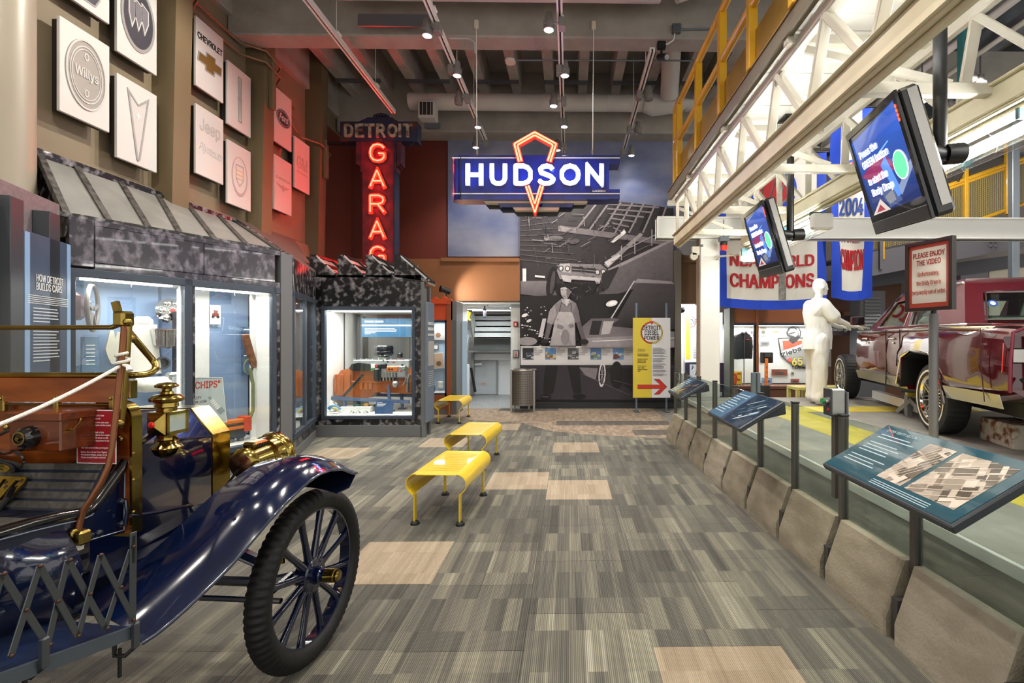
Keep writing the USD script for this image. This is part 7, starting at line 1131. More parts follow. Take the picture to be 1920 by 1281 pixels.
KP('vinyl_edge_strip',G().tube([(-.86,-.2,.945+dz),(-.80,-.55,.945+dz),(0,-.58,.945+dz),(.80,-.55,.945+dz),(.86,-.2,.945+dz)],.012,6),CHROME);KP('trunk_lid',G().hull([(x,y,z+dz) for x in (-.66,.66) for y,z in ((-.66,.955),(-1.30,.915),(-1.36,.89),(-.66,.92))]),mat('red_trunk_paint','6c0c16',.16,coat=1));KP('rear_panel',G().hull([(x,y,z+dz) for x in (-.66,.66) for y,z in ((-1.385,.88),(-1.37,.50),(-1.34,.88),(-1.34,.5))]),mat('red_trunk_paint','8c1420'));KP('reflector_strip',G().rbox((-.62,-1.395,.60+dz),(.62,-1.375,.635+dz),.004),CHROME);KP('reflector',G().box((-.6,-1.40,.608+dz),(.6,-1.39,.628+dz)),mat('red_lens','d01818'));KP('underbody',G().box((-.6,-1.33,.26+dz),(.6,-1.2,.5+dz)),MARD)
KP('front_seat',G().rbox((-.62,.75,.5+dz),(.62,.95,1.08+dz),.06),mat('seat_cream','cfc6b8',.6));KP('rear_seat',G().rbox((-.66,-.25,.4+dz),(.66,-.05,1.02+dz),.06),mat('seat_cream','cfc6b8'));KP('interior_trim',G().rbox((-.7,1.5,.6+dz),(.7,1.75,.96+dz),.04),MARD);KP('firewall',G().box((-.78,1.8,.3+dz),(.78,1.95,.93+dz)),MARD)
KP('side_mirror',G().rbox((-1.12,1.62,1.0+dz),(-.96,1.72,1.12+dz),.02),MARD);KP('mirror_stalk',G().cyl((-.92,1.66,.96+dz),(-1.0,1.67,1.0+dz),.018,8),CHROME);KP('mirror_face',G().box((-1.11,1.612,1.012+dz),(-.97,1.618,1.108+dz)),mat('mirror_dark','2a2024',.05,.5))
KP('chassis_rail',G().box((-.55,-1.5,.30),(-.45,3.6,.42)),BLACK);KP('chassis_rail',G().box((.45,-1.5,.30),(.55,3.6,.42)),BLACK);KP('rear_axle',G().cyl((-.7,0,.35),(.7,0,.35),.05,10),BLACK);KP('front_axle',G().cyl((-.7,3.086,.33),(.7,3.086,.33),.04,10),BLACK);KP('engine',G().rbox((-.3,2.1,.35),(.3,2.9,.95),.05),mat('engine_black','1c1c20',.4));KP('engine_cover',G().cyl((0,2.5,.95),(0,2.5,1.05),.2,20),BLACK);KP('steering_loop',G().tube([(-.5+.12*math.cos(q),2.05,1.12+.08*math.sin(q)) for q in np.linspace(0,2*PI,17)[:-1]],.008,6,None,True),BLACK)
for k in range(5):KP('engine_hose',G().tube([(-.42+.05*k,2.1,.8+.06*k),(-.5,2.3+.1*k,.95-.05*k),(-.38,2.6+.08*k,.7)],.018,6),(BLACK,mat('hose_grey','55585c',.4))[k%2],smooth=60)
KP('exhaust_pipe',G().tube([(-.4,-.4,.3),(-.42,-1.2,.34),(-.36,-1.5,.3)],.03,8),mat('rusty_pipe','5a4436',.6));KP('fuel_tank',G().rbox((-.35,-1.25,.22),(.4,-.5,.42),.03),BLACK)
def cwheel(x,y):
    s_=-1 if x<0 else 1;A=fr((x,y,.36),(0,s_,0),(0,0,1));n_=120;prof=[(.21,-.10),(.30,-.115),(.345,-.10),(.36,-.08),(.362,-.03),(.362,.03),(.36,.08),(.345,.10),(.30,.112),(.255,.112),(.215,.10)];a=np.arange(n_)*2*PI/n_;V=[((r-(.008 if i%3==0 and .35<r and 3<=j<=7 else 0))*math.cos(a[i]),(r-(.008 if i%3==0 and .35<r else 0))*math.sin(a[i]),z) for i in range(n_) for j,(r,z) in enumerate(prof)];m=len(prof);Fc=[q for i in range(n_) for j in range(m-1) for q in ((i*m+j,((i+1)%n_)*m+j,((i+1)%n_)*m+j+1),(i*m+j,((i+1)%n_)*m+j+1,i*m+j+1))]
    w=KP('wheel',G().lathe([(.215,.10),(.225,.108),(.205,.095),(.195,.03),(.195,-.1),(.205,-.1)],A,40),CHROME,label='wire wheel with whitewall tire');KP('tire',G().add(V,Fc,A),TIRE,parent=w,smooth=35);KP('whitewall',G().lathe([(.272,.1135),(.292,.1145),(.292,.1135),(.272,.1125)],A,48),WWT,parent=w);KP('gold_ring',G().lathe([(.226,.107),(.236,.109),(.236,.107),(.226,.105)],A,40),mat('gold_ring','c9a24a',.3,.8),parent=w)
    for k in range(32):q=2*PI*k/32;p=q+(.55 if k%2 else -.55);KP('wire_spoke',G().cyl((.03*math.cos(p),.03*math.sin(p),.07),(.205*math.cos(q),.205*math.sin(q),.09 if k%4<2 else .01),.0045,6,M=A),CHROME,parent=w)
    KP('hub',G().lathe([(0,.105),(.02,.105),(.035,.09),(.04,.0),(0,0)],A,16),CHROME,parent=w);KP('brake_drum',G().lathe([(0,-.02),(.17,-.02),(.18,-.08),(0,-.08)],A,24),mat('drum_brown','4a3a30',.6),parent=w)
for x in (-.76,.76):
    for y in (0,3.086):cwheel(x,y)
w0=lambda x,y,z:tf(CM,(x,y,z));t=Thing('car_lift','grey steel lift frame and white beam under the maroon car','lift',w0(0,.9,0));LG=mat('lift_grey','8b8e90',.45,.3)
t.part('beam',G().bar(w0(-.5,.3,.12),w0(-.5,2.6,.12),.1,.12),WHITE);t.part('leg',G().bar(w0(-.6,.5,.0),w0(-.6,1.1,.22),.06,.06),LG);t.part('leg',G().bar(w0(-.6,1.5,.0),w0(-.6,1.05,.22),.06,.06),LG);t.part('post',G().bar(w0(-.6,1.2,0),w0(-.6,1.2,.26),.06,.06),LG);t.part('cross_bar',G().bar(w0(-.62,1.2,.27),w0(.62,1.2,.27),.07,.05),PYL)
t=Thing('concrete_kerb','rust-stained concrete kerb with white steel deck behind the rear wheel','kerb',w0(.3,-.9,0));RC=mat('rusty_concrete','b9b2a4',.9,col2='6b4424',ns=14,lo=.45,hi=.62,bump=.3,bs=40);t.part('kerb_block',G().rbox((-.55,-.75,0),(-.25,-.25,.22),.01,CM),RC);t.part('kerb_block',G().rbox((-.22,-1.9,0),(.1,-.75,.22),.01,CM@rz(.25)),RC);t.part('steel_deck',G().box((-.3,-2.0,.23),(.9,-.3,.25),CM),WHITE);t.part('guard_rail',G().tube([w0(-.4,-.8,.27),w0(.0,-1.5,.24),w0(.12,-1.7,.2),w0(.13,-1.75,.02)],.02,8),STEEL)
for k in range(3):t.part('deck_lug',G().hull([w0(.05+.16*k,-1.0-.1*k,.25),w0(.13+.16*k,-1.0-.1*k,.25),w0(.09+.16*k,-1.0-.1*k,.31),w0(.05+.16*k,-.96-.1*k,.25),w0(.13+.16*k,-.96-.1*k,.25),w0(.09+.16*k,-.96-.1*k,.31)]),WHITE)
FIG=mat('figure_white','dadad6',.6);FIGS=mat('figure_cloth_white','dcdcd9',.75,bump=.15,bs=14)
def bones(J,B,L=.025,it=6):
    m=m3.Manifold()
    sp_=lambda c,r:m3.Manifold.sphere(r,20).translate([float(q) for q in c])
    for a,b in B:m=m+m3.Manifold.batch_hull([sp_(J[a][:3],J[a][3]),sp_(J[b][:3],J[b][3])])
    r=m.refine_to_length(L).to_mesh();tm=trimesh.Trimesh(r.vert_properties[:,:3],r.tri_verts,process=True);trimesh.smoothing.filter_taubin(tm,.5,.53,it);return tm
J=dict(pel=(0,0,.97,.13),pl=(0,.085,.95,.10),pr=(0,-.085,.95,.10),kl=(.03,.10,.52,.062),kr=(.0,-.10,.52,.062),al=(.0,.11,.09,.042),ar=(-.03,-.11,.09,.042),tl=(.17,.13,.04,.036),tr=(.14,-.13,.04,.036),wst=(.0,0,1.12,.125),ch=(-.01,0,1.36,.145),sl=(-.0,.18,1.47,.07),sr=(-.0,-.18,1.47,.07),nk=(.02,0,1.56,.055),nk2=(.05,0,1.65,.052),
el=(.22,.20,1.25,.045),er=(.20,-.21,1.25,.045),wl=(.45,.16,1.16,.031),wr=(.44,-.15,1.16,.031),hdb=(.05,0,1.76,.098),hdf=(.085,0,1.735,.08),jaw=(.115,0,1.665,.042),crown=(.045,0,1.785,.095),chin=(.14,0,1.652,.026),nose=(.172,0,1.72,.013),nose2=(.158,0,1.755,.012),brow=(.135,0,1.775,.035),eal=(.045,.1,1.735,.02),ear=(.045,-.1,1.735,.02),lip=(.157,0,1.685,.014))
hand=[]
for s_,w in ((1,'wl'),(-1,'wr')):
    x,y,z,_=J[w];pm=f'p{s_}';J[pm]=(x+.055,y-.005*s_,z-.005,.027);J[pm+'k']=(x+.095,y-.005*s_,z-.008,.024);hand+=[(w,pm),(pm,pm+'k')]
    for k in range(4):o=(k-1.5)*.021*1.0;n0,n1,n2=f'f{s_}{k}a',f'f{s_}{k}b',f'f{s_}{k}c';l=(.9,1,.95,.75)[k];J[n0]=(x+.10,y+o,z-.006,.0105);J[n1]=(x+.10+.045*l,y+o*1.1,z-.018,.0098);J[n2]=(x+.10+.066*l,y+o*1.1,z-.05,.0088);hand+=[(pm+'k',n0),(n0,n1),(n1,n2)]
    J[f't{s_}a']=(x+.05,y-s_*.028,z-.012,.0125);J[f't{s_}b']=(x+.085,y-s_*.045,z-.028,.0105);hand+=[(pm,f't{s_}a'),(f't{s_}a',f't{s_}b')]
BN=[('pel','wst'),('wst','ch'),('ch','sl'),('ch','sr'),('sl','sr'),('ch','nk'),('nk','nk2'),('nk2','hdb'),('hdb','crown'),('hdb','hdf'),('crown','brow'),('hdf','brow'),('hdf','jaw'),('jaw','chin'),('jaw','lip'),('nose2','nose'),('nose2','brow'),('nose','hdf'),('hdb','eal'),('hdb','ear'),('pl','pr'),('pel','pl'),('pel','pr'),('pl','kl'),('pr','kr'),('kl','al'),('kr','ar'),('al','tl'),('ar','tr'),('sl','el'),('sr','er'),('el','wl'),('er','wr')]+hand
fo=onY(1537,752,7.2);mq=Thing('mannequin','all-white plaster figure of a worker reaching toward the maroon car','mannequin',(3.70,7.2,ZP),.04,local=True);mq.part('body',bones(J,BN,.012,4),FIG,smooth=60)
off=lambda n,d,**k:{**{q:(*J[q][:3],J[q][3]+d) for q in n},**k}
JS=off(['wst','ch','sl','sr'],.035,hem=(-.01,0,.86,.18),hemf=(.045,0,.82,.17),hemb=(-.05,0,.82,.17),ela=(.14,.20,1.30,.10),era=(.13,-.21,1.30,.10),nkb=(.0,0,1.53,.075),gut=(.05,0,1.1,.17));sh_=bones(JS,[('hem','wst'),('hemf','gut'),('hemb','wst'),('hem','hemf'),('hem','hemb'),('gut','ch'),('wst','ch'),('ch','sl'),('ch','sr'),('sl','sr'),('sl','ela'),('sr','era'),('ch','nkb')],.02,5)
v=sh_.vertices;wv=(meshkit.fbm(v*[9,9,4],3,2)-.5)*.03;v=v+sh_.vertex_normals*wv[:,None];v[:,2]=np.maximum(v[:,2],.82);mq.part('shirt',(v,sh_.faces),FIGS,smooth=60,label='loose white short-sleeved shirt')
JT=off(['pel','pl','pr'],.03,kl=(.02,.105,.5,.112),kr=(-.01,-.105,.5,.112),al=(.0,.11,.12,.102),ar=(-.03,-.11,.12,.102));tr_=bones(JT,[('pel','pl'),('pel','pr'),('pl','pr'),('pl','kl'),('pr','kr'),('kl','al'),('kr','ar')],.02,4);v=tr_.vertices;v=v+tr_.vertex_normals*((meshkit.fbm(v*[12,12,5],3,5)-.5)*.035)[:,None];v[:,2]=np.maximum(v[:,2],.05);mq.part('trousers',(v,tr_.faces),FIGS,smooth=60,label='loose white trousers')
for s_ in (1,-1):JS2=dict(a=(.0 if s_>0 else -.03,.11*s_,.06,.055),b=(.17 if s_>0 else .14,.13*s_,.035,.042));s2=bones(JS2,[('a','b')],.02,2);v=s2.vertices;v[:,2]=np.maximum(v[:,2],.0);mq.part('shoe',(v,s2.faces),FIG,smooth=60)
for s_ in (1,-1):mq.part('eye_socket',G().ball((.148,s_*.034,1.748),(.008,.014,.007)),mat('figure_shade','cfcfcc',.6));
mq.part('mouth',G().ball((.165,0,1.683),(.006,.022,.004)),mat('figure_shade','cfcfcc'))
sc,se=np.array([2.97,3.96,1.975]),math.radians(-77);A=fr(sc,(math.cos(se),math.sin(se),0),(0,0,1));t=Thing('notice_sign','red bordered notice in a dark frame on a grey pole beside the maroon car','sign',(sc[0]+.06,sc[1],ZP));W_,H_=.41,.58
t.part('frame',G().ext(sbox(-W_/2,-H_/2,W_/2,H_/2).difference(sbox(-W_/2+.028,-H_/2+.028,W_/2-.028,H_/2-.028)),.045,A@T(0,0,-.03)),mat('dark_frame','3a3634',.35,.5));t.part('red_sheet',G().box((-W_/2+.02,-H_/2+.02,-.025),(W_/2-.02,H_/2-.02,-.0),A),mat('notice_red','b8452e',.5));t.part('paper',G().box((-W_/2+.055,-H_/2+.065,0),(W_/2-.055,H_/2-.06,.003),A),mat('notice_paper','d3cfc4',.5))
for s_,z,h,w in (('PLEASE ENJOY',.155,.042,.275),('THE VIDEO',.092,.042,.21),('Unfortunately,',.0,.036,.185),('the Body Drop is',-.075,.036,.215),('temporarily out of order.',-.15,.036,.292)):v,f=text(s_,h,w,s_.isupper(),.002,'c');t.part('lettering',G().add(v,f,A@T(0,z,.003)),mat('dark_red_ink','8c2a22',.5) if s_.isupper() else mat('red_ink','a84a3c',.5))
pp_=tf(A,[.0,0,-.05]);t.part('pole',G().cyl((pp_[0],pp_[1],ZP),(pp_[0],pp_[1],1.66),.034,20),mat('pole_grey','6f7072',.4,.3));t.part('pole_neck',G().cyl((pp_[0],pp_[1],1.66),(pp_[0],pp_[1],1.72),.022,16),BLACK);t.part('foot_plate',G().cyl((pp_[0],pp_[1],ZP),(pp_[0],pp_[1],ZP+.012),.14,24),BLACK)
# ================================================================== CONVEYOR TRUSSES, WALKWAY, SCREENS, BANNERS, FAR RIGHT
CRM=mat('cream_steel','d6cfb2',.45,coat=.15,col2='c8c0a2',ns=3,world=True);OFW=mat('offwhite_steel','cfcbbe',.45,coat=.1,col2='bdb8aa',ns=2.5,world=True)
ZR,ZC,YE,YS=2.95,3.62,7.86,.6
def truss(label,xa,xb_,xc,nodes):
    t=Thing('conveyor_truss',label,'truss',((xa+xb_)/2,4.2,ZR));w=xb_-xa
    for nm,a,b,z0,z1 in (('rail_web',xa+.0,xa+.03,ZR+.02,ZR+.17),('rail_channel',xa+.02,xa+w*.40,ZR+.0,ZR+.13),('rail_channel',xa+w*.43,xa+w*.68,ZR-.025,ZR+.11),('rail_channel',xa+w*.71,xb_,ZR-.005,ZR+.12),('rail_flange',xa-.03,xa+.05,ZR+.17,ZR+.19)):t.part(nm,G().rbox((a,YS,z0),(b,YE,z1),.008),CRM)
    t.part('top_chord',G().rbox((xc-.035,YS,ZC-.04),(xc+.035,YE-.25,ZC+.04),.012),OFW);t.part('top_chord_flange',G().box((xc+.05,YS,ZC+.06),(xc+.13,YE-.25,ZC+.075)),OFW)
    xr=xa+.06
    for i,y in enumerate(nodes):
        for s_ in (-1,1):t.part('diagonal',G().bar((xc,y,ZC-.03),(xr,y+s_*.33,ZR+.17),.07,.05,r=.006),OFW)
        if i%2==0:t.part('gusset',G().rbox((xc-.012,y-.09,ZC-.11),(xc+.012,y+.09,ZC),.004),OFW)
    t.part('end_post',G().bar((xc,YE-.28,ZC-.02),(xr,YE-.02,ZR+.17),.05,.04,r=.005),OFW);return t
nd=[6.95,6.2,5.43,4.67,3.91,3.17,2.43,1.69,.95]
truss('left cream conveyor truss with double diagonals, under the yellow railing',1.70,1.82,1.70,nd);truss('right conveyor truss with stepped cream rail above the bright lamp tubes',2.80,2.96,2.70,nd)
t=Thing('truss_bracing','white cross braces tying the two conveyor trusses together','bracing',(2.2,4.5,ZR))
for i,y in enumerate((1.7,3.2,4.7,6.2,7.5)):t.part('cross_bar',G().rbox((1.82,y-.035,ZR+.12),(2.81,y+.035,ZR+.20),.006),OFW);t.part('upper_bar',G().rbox((1.6,y+.33,ZC+.0),(2.75,y+.40,ZC+.07),.006),OFW);t.part('diagonal_brace',G().bar((1.75,y+.36,ZC-.03),(2.55,y,ZR+.2),.03,.05),OFW)
wk=Thing('walkway','overhead walkway of white planks with yellow rails above the conveyor','walkway',(2.2,4.2,3.72));PLK=[mat('white_plank'+n,c,.5,bump=.05,bs=30) for n,c in (('','e9e8e3'),('_b','e1e0da'))]
for k in range(37):y=.7+.192*k;wk.part('plank',G().rbox((1.64,y,3.74+(k%3)*.002),(2.74,y+.186,3.775),.003),PLK[k%2])
wk.part('edge_channel',G().box((1.585,.6,3.67),(1.64,7.75,3.80)),mat('brown_edge_steel','6a6250',.5));wk.part('edge_strip',G().box((1.575,.6,3.795),(1.65,7.75,3.81)),mat('worn_wood_edge','8a6a3a',.6));wk.part('end_channel',G().box((1.59,7.72,3.66),(2.76,7.78,3.81)),OFW);YR=mat('yellow_railing','dfa91c',.35,coat=.3,world=True,col2='d29e1a',ns=3)
xp=1.60;ys=[7.58,7.02,5.98,5.05,4.22,3.4,2.55,1.7]
for y in ys[1:]:wk.part('rail_post',G().rbox((xp-.04,y-.04,3.8),(xp+.04,y+.04,4.86),.006),YR)
for z in (4.88,4.36):wk.part('hand_rail',G().tube([(xp,7.02,z),(xp,.7,z)],.04,12),YR,smooth=60)
wk.part('end_loop',G().tube([(xp+.02,7.4,3.8),(xp+.02,7.4,4.84),(xp+.015,7.36,4.93),(xp+.01,7.22,4.95),(xp,7.1,4.92),(xp,7.02,4.88)],.034,12),YR,smooth=60);wk.part('end_loop',G().tube([(xp+.02,7.4,4.32),(xp+.01,7.34,4.41),(xp,7.2,4.42),(xp,7.02,4.36)],.03,12),YR,smooth=60)
for a,b in zip(ys[1:],ys[2:]):wk.part('kick_plate',G().rbox((xp+.01,b+.05,3.81),(xp+.018,a-.05,4.12),.002),mat('gold_kick_plate','a8822c',.3,.5,col2='8f6c22',ns=3))
wk.part('cable_tray',G().box((1.68,.6,3.84),(1.95,4.3,3.9)),mat('tray_white','cfd0ce',.4));wk.part('lamp_trough',G().hull([(1.72,.6,4.3),(1.9,.6,4.3),(1.72,4.2,4.3),(1.9,4.2,4.3),(1.78,.6,4.36),(1.84,.6,4.36),(1.78,4.2,4.36),(1.84,4.2,4.36)]),WHITE)
WS=mat('white_steel','dfdfdb',.45,bump=.05,bs=20);t=Thing('steel_portal','white steel cross beam on a white column at the end of the conveyor','steel frame',(2.37,8.2,0));xb0=onY(1232,420,8.1)[0];zt_,zb_=onY(0,402,8.1)[2],onY(0,443,8.1)[2]
t.part('beam_web',G().box((xb0,8.14,zb_),(15,8.2,zt_)),WS);t.part('top_flange',G().rbox((xb0,8.05,zt_-.02),(15,8.3,zt_),.004),WS);t.part('bottom_flange',G().rbox((xb0,8.05,zb_),(15,8.3,zb_+.02),.004),WS);t.part('end_plate',G().box((xb0,8.07,zb_),(xb0+.02,8.28,zt_)),WS)
xc0,xc1=onY(1313,600,8.1)[0],onY(1349,600,8.1)[0];t.part('column',G().rbox((xc0,8.08,0),(xc1,8.36,zb_),.01),WS);t.part('column_edge',G().box((xc0-.015,8.1,0),(xc0,8.3,zb_)),mat('column_side_brown','8a7a6a',.5));t.part('column',G().rbox((9.5,8.08,0),(9.8,8.36,zb_),.01),WS)
c=onY(1357,460,7.9);t=Thing('warning_beacon','red warning beacon hanging under the white beam beside the banner','beacon',c);t.part('lens',G().lathe([(0,-.09),(.05,-.085),(.055,-.02),(.05,0),(0,0)],T(*c),20),mat('beacon_red','c8281c',.15,coat=1,emit='a01810',es=.3));t.part('collar',G().cyl(c,c+[0,0,.06],.058,18),BLACK);t.part('box',G().rbox(c+[-.075,-.06,.06],c+[.075,.06,.14],.008),GREYMETAL);t.part('rod',G().cyl(c+[0,0,.14],c+[0,0,.42],.01,8),GREYMETAL)
pipe('bent_conduit','thin white conduit bending from the white column across the banner','pipe',[onY(1344,486,8.05),onY(1348,481,8.0),onY(1375,479,7.9),onY(1395,475,7.8),onY(1415,462,7.7)],.018,OFW)
c=onY(1303,472,7.85);t=Thing('beam_bracket','small cream bracket and hook under the tip of the left conveyor rail','bracket',c);t.part('plate',G().rbox(c+[-.05,-.03,-.06],c+[.07,.03,.08],.006),OFW);t.part('hook',G().cyl(c+[-.02,-.03,-.08],c+[-.02,.03,-.08],.06,16),OFW);t.part('bolt',G().cyl(c+[.09,0,.1],c+[.13,0,.1],.02,8),GREYMETAL)
SCR=print_mat('screen_print',.12,coat=1.0,emit=1.1);GRN=mat('screen_green','58c090',.2,emit='58c090',es=.9);SWT=mat('screen_white','ffffff',.3,emit='ffffff',es=1.2);GLOSSB=mat('gloss_black','131418')
def screen(label,TL,TR,BL,s_,pole_lab):
    TL,TR,BL=(CAM+(np.array(p)-CAM)*s_ for p in (TL,TR,BL));u,w_=TR-TL,BL-TL;W,H_=np.linalg.norm(u),np.linalg.norm(w_);A=fr(BL,u,-w_);t=Thing('monitor',label,'monitor',tf(A,[W/2,H_/2,-.1]),M=A,local=True)
    t.part('case',G().rbox((-.035,-.135,-.12),(W+.04,H_+.04,-.004),.02),GLOSSB);t.part('bezel',G().ext(sbox(-.035,-.135,W+.04,H_+.04).difference(sbox(0,0,W,H_)),.016,T(0,0,-.004)),GLOSSB);t.part('silver_edge',G().box((W+.04,-.08,-.10),(W+.046,H_+.02,-.05)),STEEL);t.part('speaker_bar',G().rbox((-.03,-.13,.0),(W+.035,-.045,.016),.006),mat('monitor_grey','2c2c2e',.3))
    g=G();g.flat(sbox(0,0,W,H_),lambda v:np.array(lin('14204a'))+(np.array(lin('2450a8'))-np.array(lin('14204a')))*np.clip(v[:,1]/H_,0,1)[:,None],None,.001);q=lambda pts:Polygon([(x*W,y*H_) for x,y in pts])
    for k,(pts,c) in enumerate((([(0,.30),(.45,.62),(.62,.55),(.70,.40),(.30,.34),(0,.5)],'7a1c50'),([(.32,.2),(.60,.28),(.66,.05),(.40,.02)],'3a4a70'),([(.45,.5),(.58,.58),(.70,.12),(.6,.1)],'4a78c8'),([(0,.0),(.25,.16),(.4,0)],'b0a8a0'),([(.1,.02),(.22,.1),(.3,.02)],'8a3040'),([(.66,.2),(1,.42),(1,.34),(.68,.1)],'6a7a98'),([(.38,.62),(.70,.70),(.72,.69),(.40,.60)],'6a9ae0'),([(0,.94),(1,1),(0,1)],'0c1430'),([(.36,.16),(.54,.2),(.56,.08),(.42,.06)],'6a7078'),([(.5,.8),(.8,.95),(1,.9),(1,.7)],'1e48a0'))):g.flat(q(pts),c,None,.0012+.0002*k)
    t.part('picture',g,SCR,colors=True)
    for s__,x,y,w in (('Press the',.10,.70,.40),('GREEN button',.10,.57,.56),('to start the',.12,.36,.42),('Body Drop',.13,.22,.46)):v,f=text(s__,H_*.082,w*W,True,.001);t.part('lettering',G().add(v,f,T(x*W,y*H_,.004)),SWT)
    el=affinity.translate(affinity.scale(disc(1),.115*W,.155*H_),.80*W,.40*H_);t.part('green_dot_rim',G().ext(el,.001,T(0,0,.0035)),SWT);t.part('green_dot',G().ext(affinity.scale(el,.9,.92),.0015,T(0,0,.004)),GRN)
    for k in range(4):t.part('indicator',G().ball((W+.012,H_*(.93-.045*k),.014),(.006,.012,.004),sub=1),glow('indicator_red',(1,.08,.03),2.5))
    b=tf(A,[W*.8,H_*.42,-.14]);m_=Thing('monitor_mount',pole_lab,'mount',b);px_=np.array([b[0]+.10,b[1]+.02]);m_.part('pole',G().cyl((px_[0],px_[1],b[2]-.05),(px_[0],px_[1],3.74),.036,20),BLACK);m_.part('arm',G().cyl(b,(px_[0],px_[1],b[2]),.05,16),BLACK);m_.part('knob',G().cyl((px_[0]+.02,px_[1],b[2]),(px_[0]+.13,px_[1],b[2]+.01),.06,16),BLACK);m_.part('ceiling_plate',G().rbox((px_[0]-.1,px_[1]-.1,3.715),(px_[0]+.1,px_[1]+.1,3.735),.004),BLACK)
screen('large nearer tilted monitor with a green dot asking to press the button',(1.586,2.712,2.576),(1.446,2.132,2.516),(1.727,2.722,2.148),1.28,'black pole and arm holding the larger nearer monitor');screen('smaller farther tilted monitor with a green dot in front of the first banner',(1.569,4.306,2.529),(1.493,3.712,2.489),(1.701,4.318,2.098),1.30,'black pole and arm holding the smaller farther monitor')
TUBE=glow('tube_light',(1,.99,.96),55.0);PLAS=pane_mat('clear_plastic',(.95,.95,.92),.05,.06)
def lampfix(label,y0,y1,x,z):
    t=Thing('tube_lamp',label,'lamp',(x,(y0+y1)/2,z));t.part('cover',G().tube([(x,y0,z),(x,y1,z)],.105,20),PLAS);n=int((y1-y0)/.6)
    for k in (-.03,.03):t.part('tube',G().tube([(x+k,y0+.05,z+.01),(x+k,y1-.05,z+.01)],.019,10),TUBE)
    t.part('reflector',G().hull([(x-.02,y0,z+.09),(x+.02,y0,z+.09),(x-.02,y1,z+.09),(x+.02,y1,z+.09),(x-.02,y0,z+.12),(x+.02,y0,z+.12),(x-.02,y1,z+.12),(x+.02,y1,z+.12)]),WHITE);t.part('end_cap',G().rbox((x-.12,y0-.1,z-.06),(x+.12,y0,z+.12),.02),WHITE);t.part('end_cap',G().rbox((x-.12,y1,z-.06),(x+.12,y1+.08,z+.12),.02),WHITE)
    for k in range(n+1):yy=y0+(y1-y0)*k/n;t.part('clip',G().rbox((x-.11,yy-.015,z+.03),(x+.11,yy+.015,z+.15),.005),mat('clip_teal','35545a',.5))
    for k in range(n):yy=y0+(y1-y0)*(k+.5)/n;t.part('crease',G().lathe([(.106,-.004),(.109,0),(.106,.004)],fr((x,yy,z),(1,0,0),(0,0,1)),20),PLAS)
lampfix('bright tube lamp in a clear cover at the right, above the maroon car',2.3,4.6,2.98,2.83);lampfix('bright tube lamp in a clear cover at the far end, behind the smaller monitor',5.5,7.7,2.86,2.75)
t=Thing('tube_lamp','bare tube lamps along the inside of the left conveyor truss, under the white planks','lamp',(1.97,4.2,3.2));t.part('body',G().rbox((1.93,.8,3.15),(2.01,7.6,3.19),.006),WHITE)
for k in range(5):t.part('tube',G().tube([(1.97,.9+1.35*k,3.215),(1.97,2.1+1.35*k,3.215)],.016,8),glow('bare_tube_light',(1,.99,.96),20.))
BZ=4.55;a,b=onY(1737,372,BZ),onY(1776,292,BZ);t=Thing('stencilled_sign','tan stencilled sign hanging on a chain behind the larger monitor','sign',a);t.part('plate',G().rbox(a,b+[0,.01,0],.003),mat('tan_sign','b59a5a',.5,col2='a68a4a',ns=5));
for s_,y,x in (('ION',321,1748),('EN',339,1752),('YOR',358,1750)):v,f=text(s_,.058,.105,True,.002);t.part('lettering',G().add(v,f,FRONT(onY(x,y,BZ-.002))),mat('stencil_brown','5a2a18',.6))
ch=[onY(*p,BZ) for p in ((1750,270),(1764,279),(1774,285),(1778,305),(1786,330),(1797,341),(1806,325),(1812,296),(1813,262))];g=G();P=np.concatenate([[a_+(b_-a_)*s_ for s_ in np.linspace(0,1,7)[:-1]] for a_,b_ in zip(ch,ch[1:])])
for k,(p,q) in enumerate(zip(P,P[1:])):g.bar(p,p+(q-p)*.95,.012 if k%2 else .004,.004 if k%2 else .012)
solo('hanging_chain','dark chain looping below the bright lamp tube at the right','chain',g,mat('chain_steel','4a4a48',.4,.8),kind='stuff')
CLO=mat('banner_cloth','d8d4cc',.8,bump=.1,bs=8);CLB=mat('banner_blue_border','0a3fc0',.7);CLR=mat('banner_red','b01420',.7);CLN=mat('banner_navy','2a4a9c',.7)
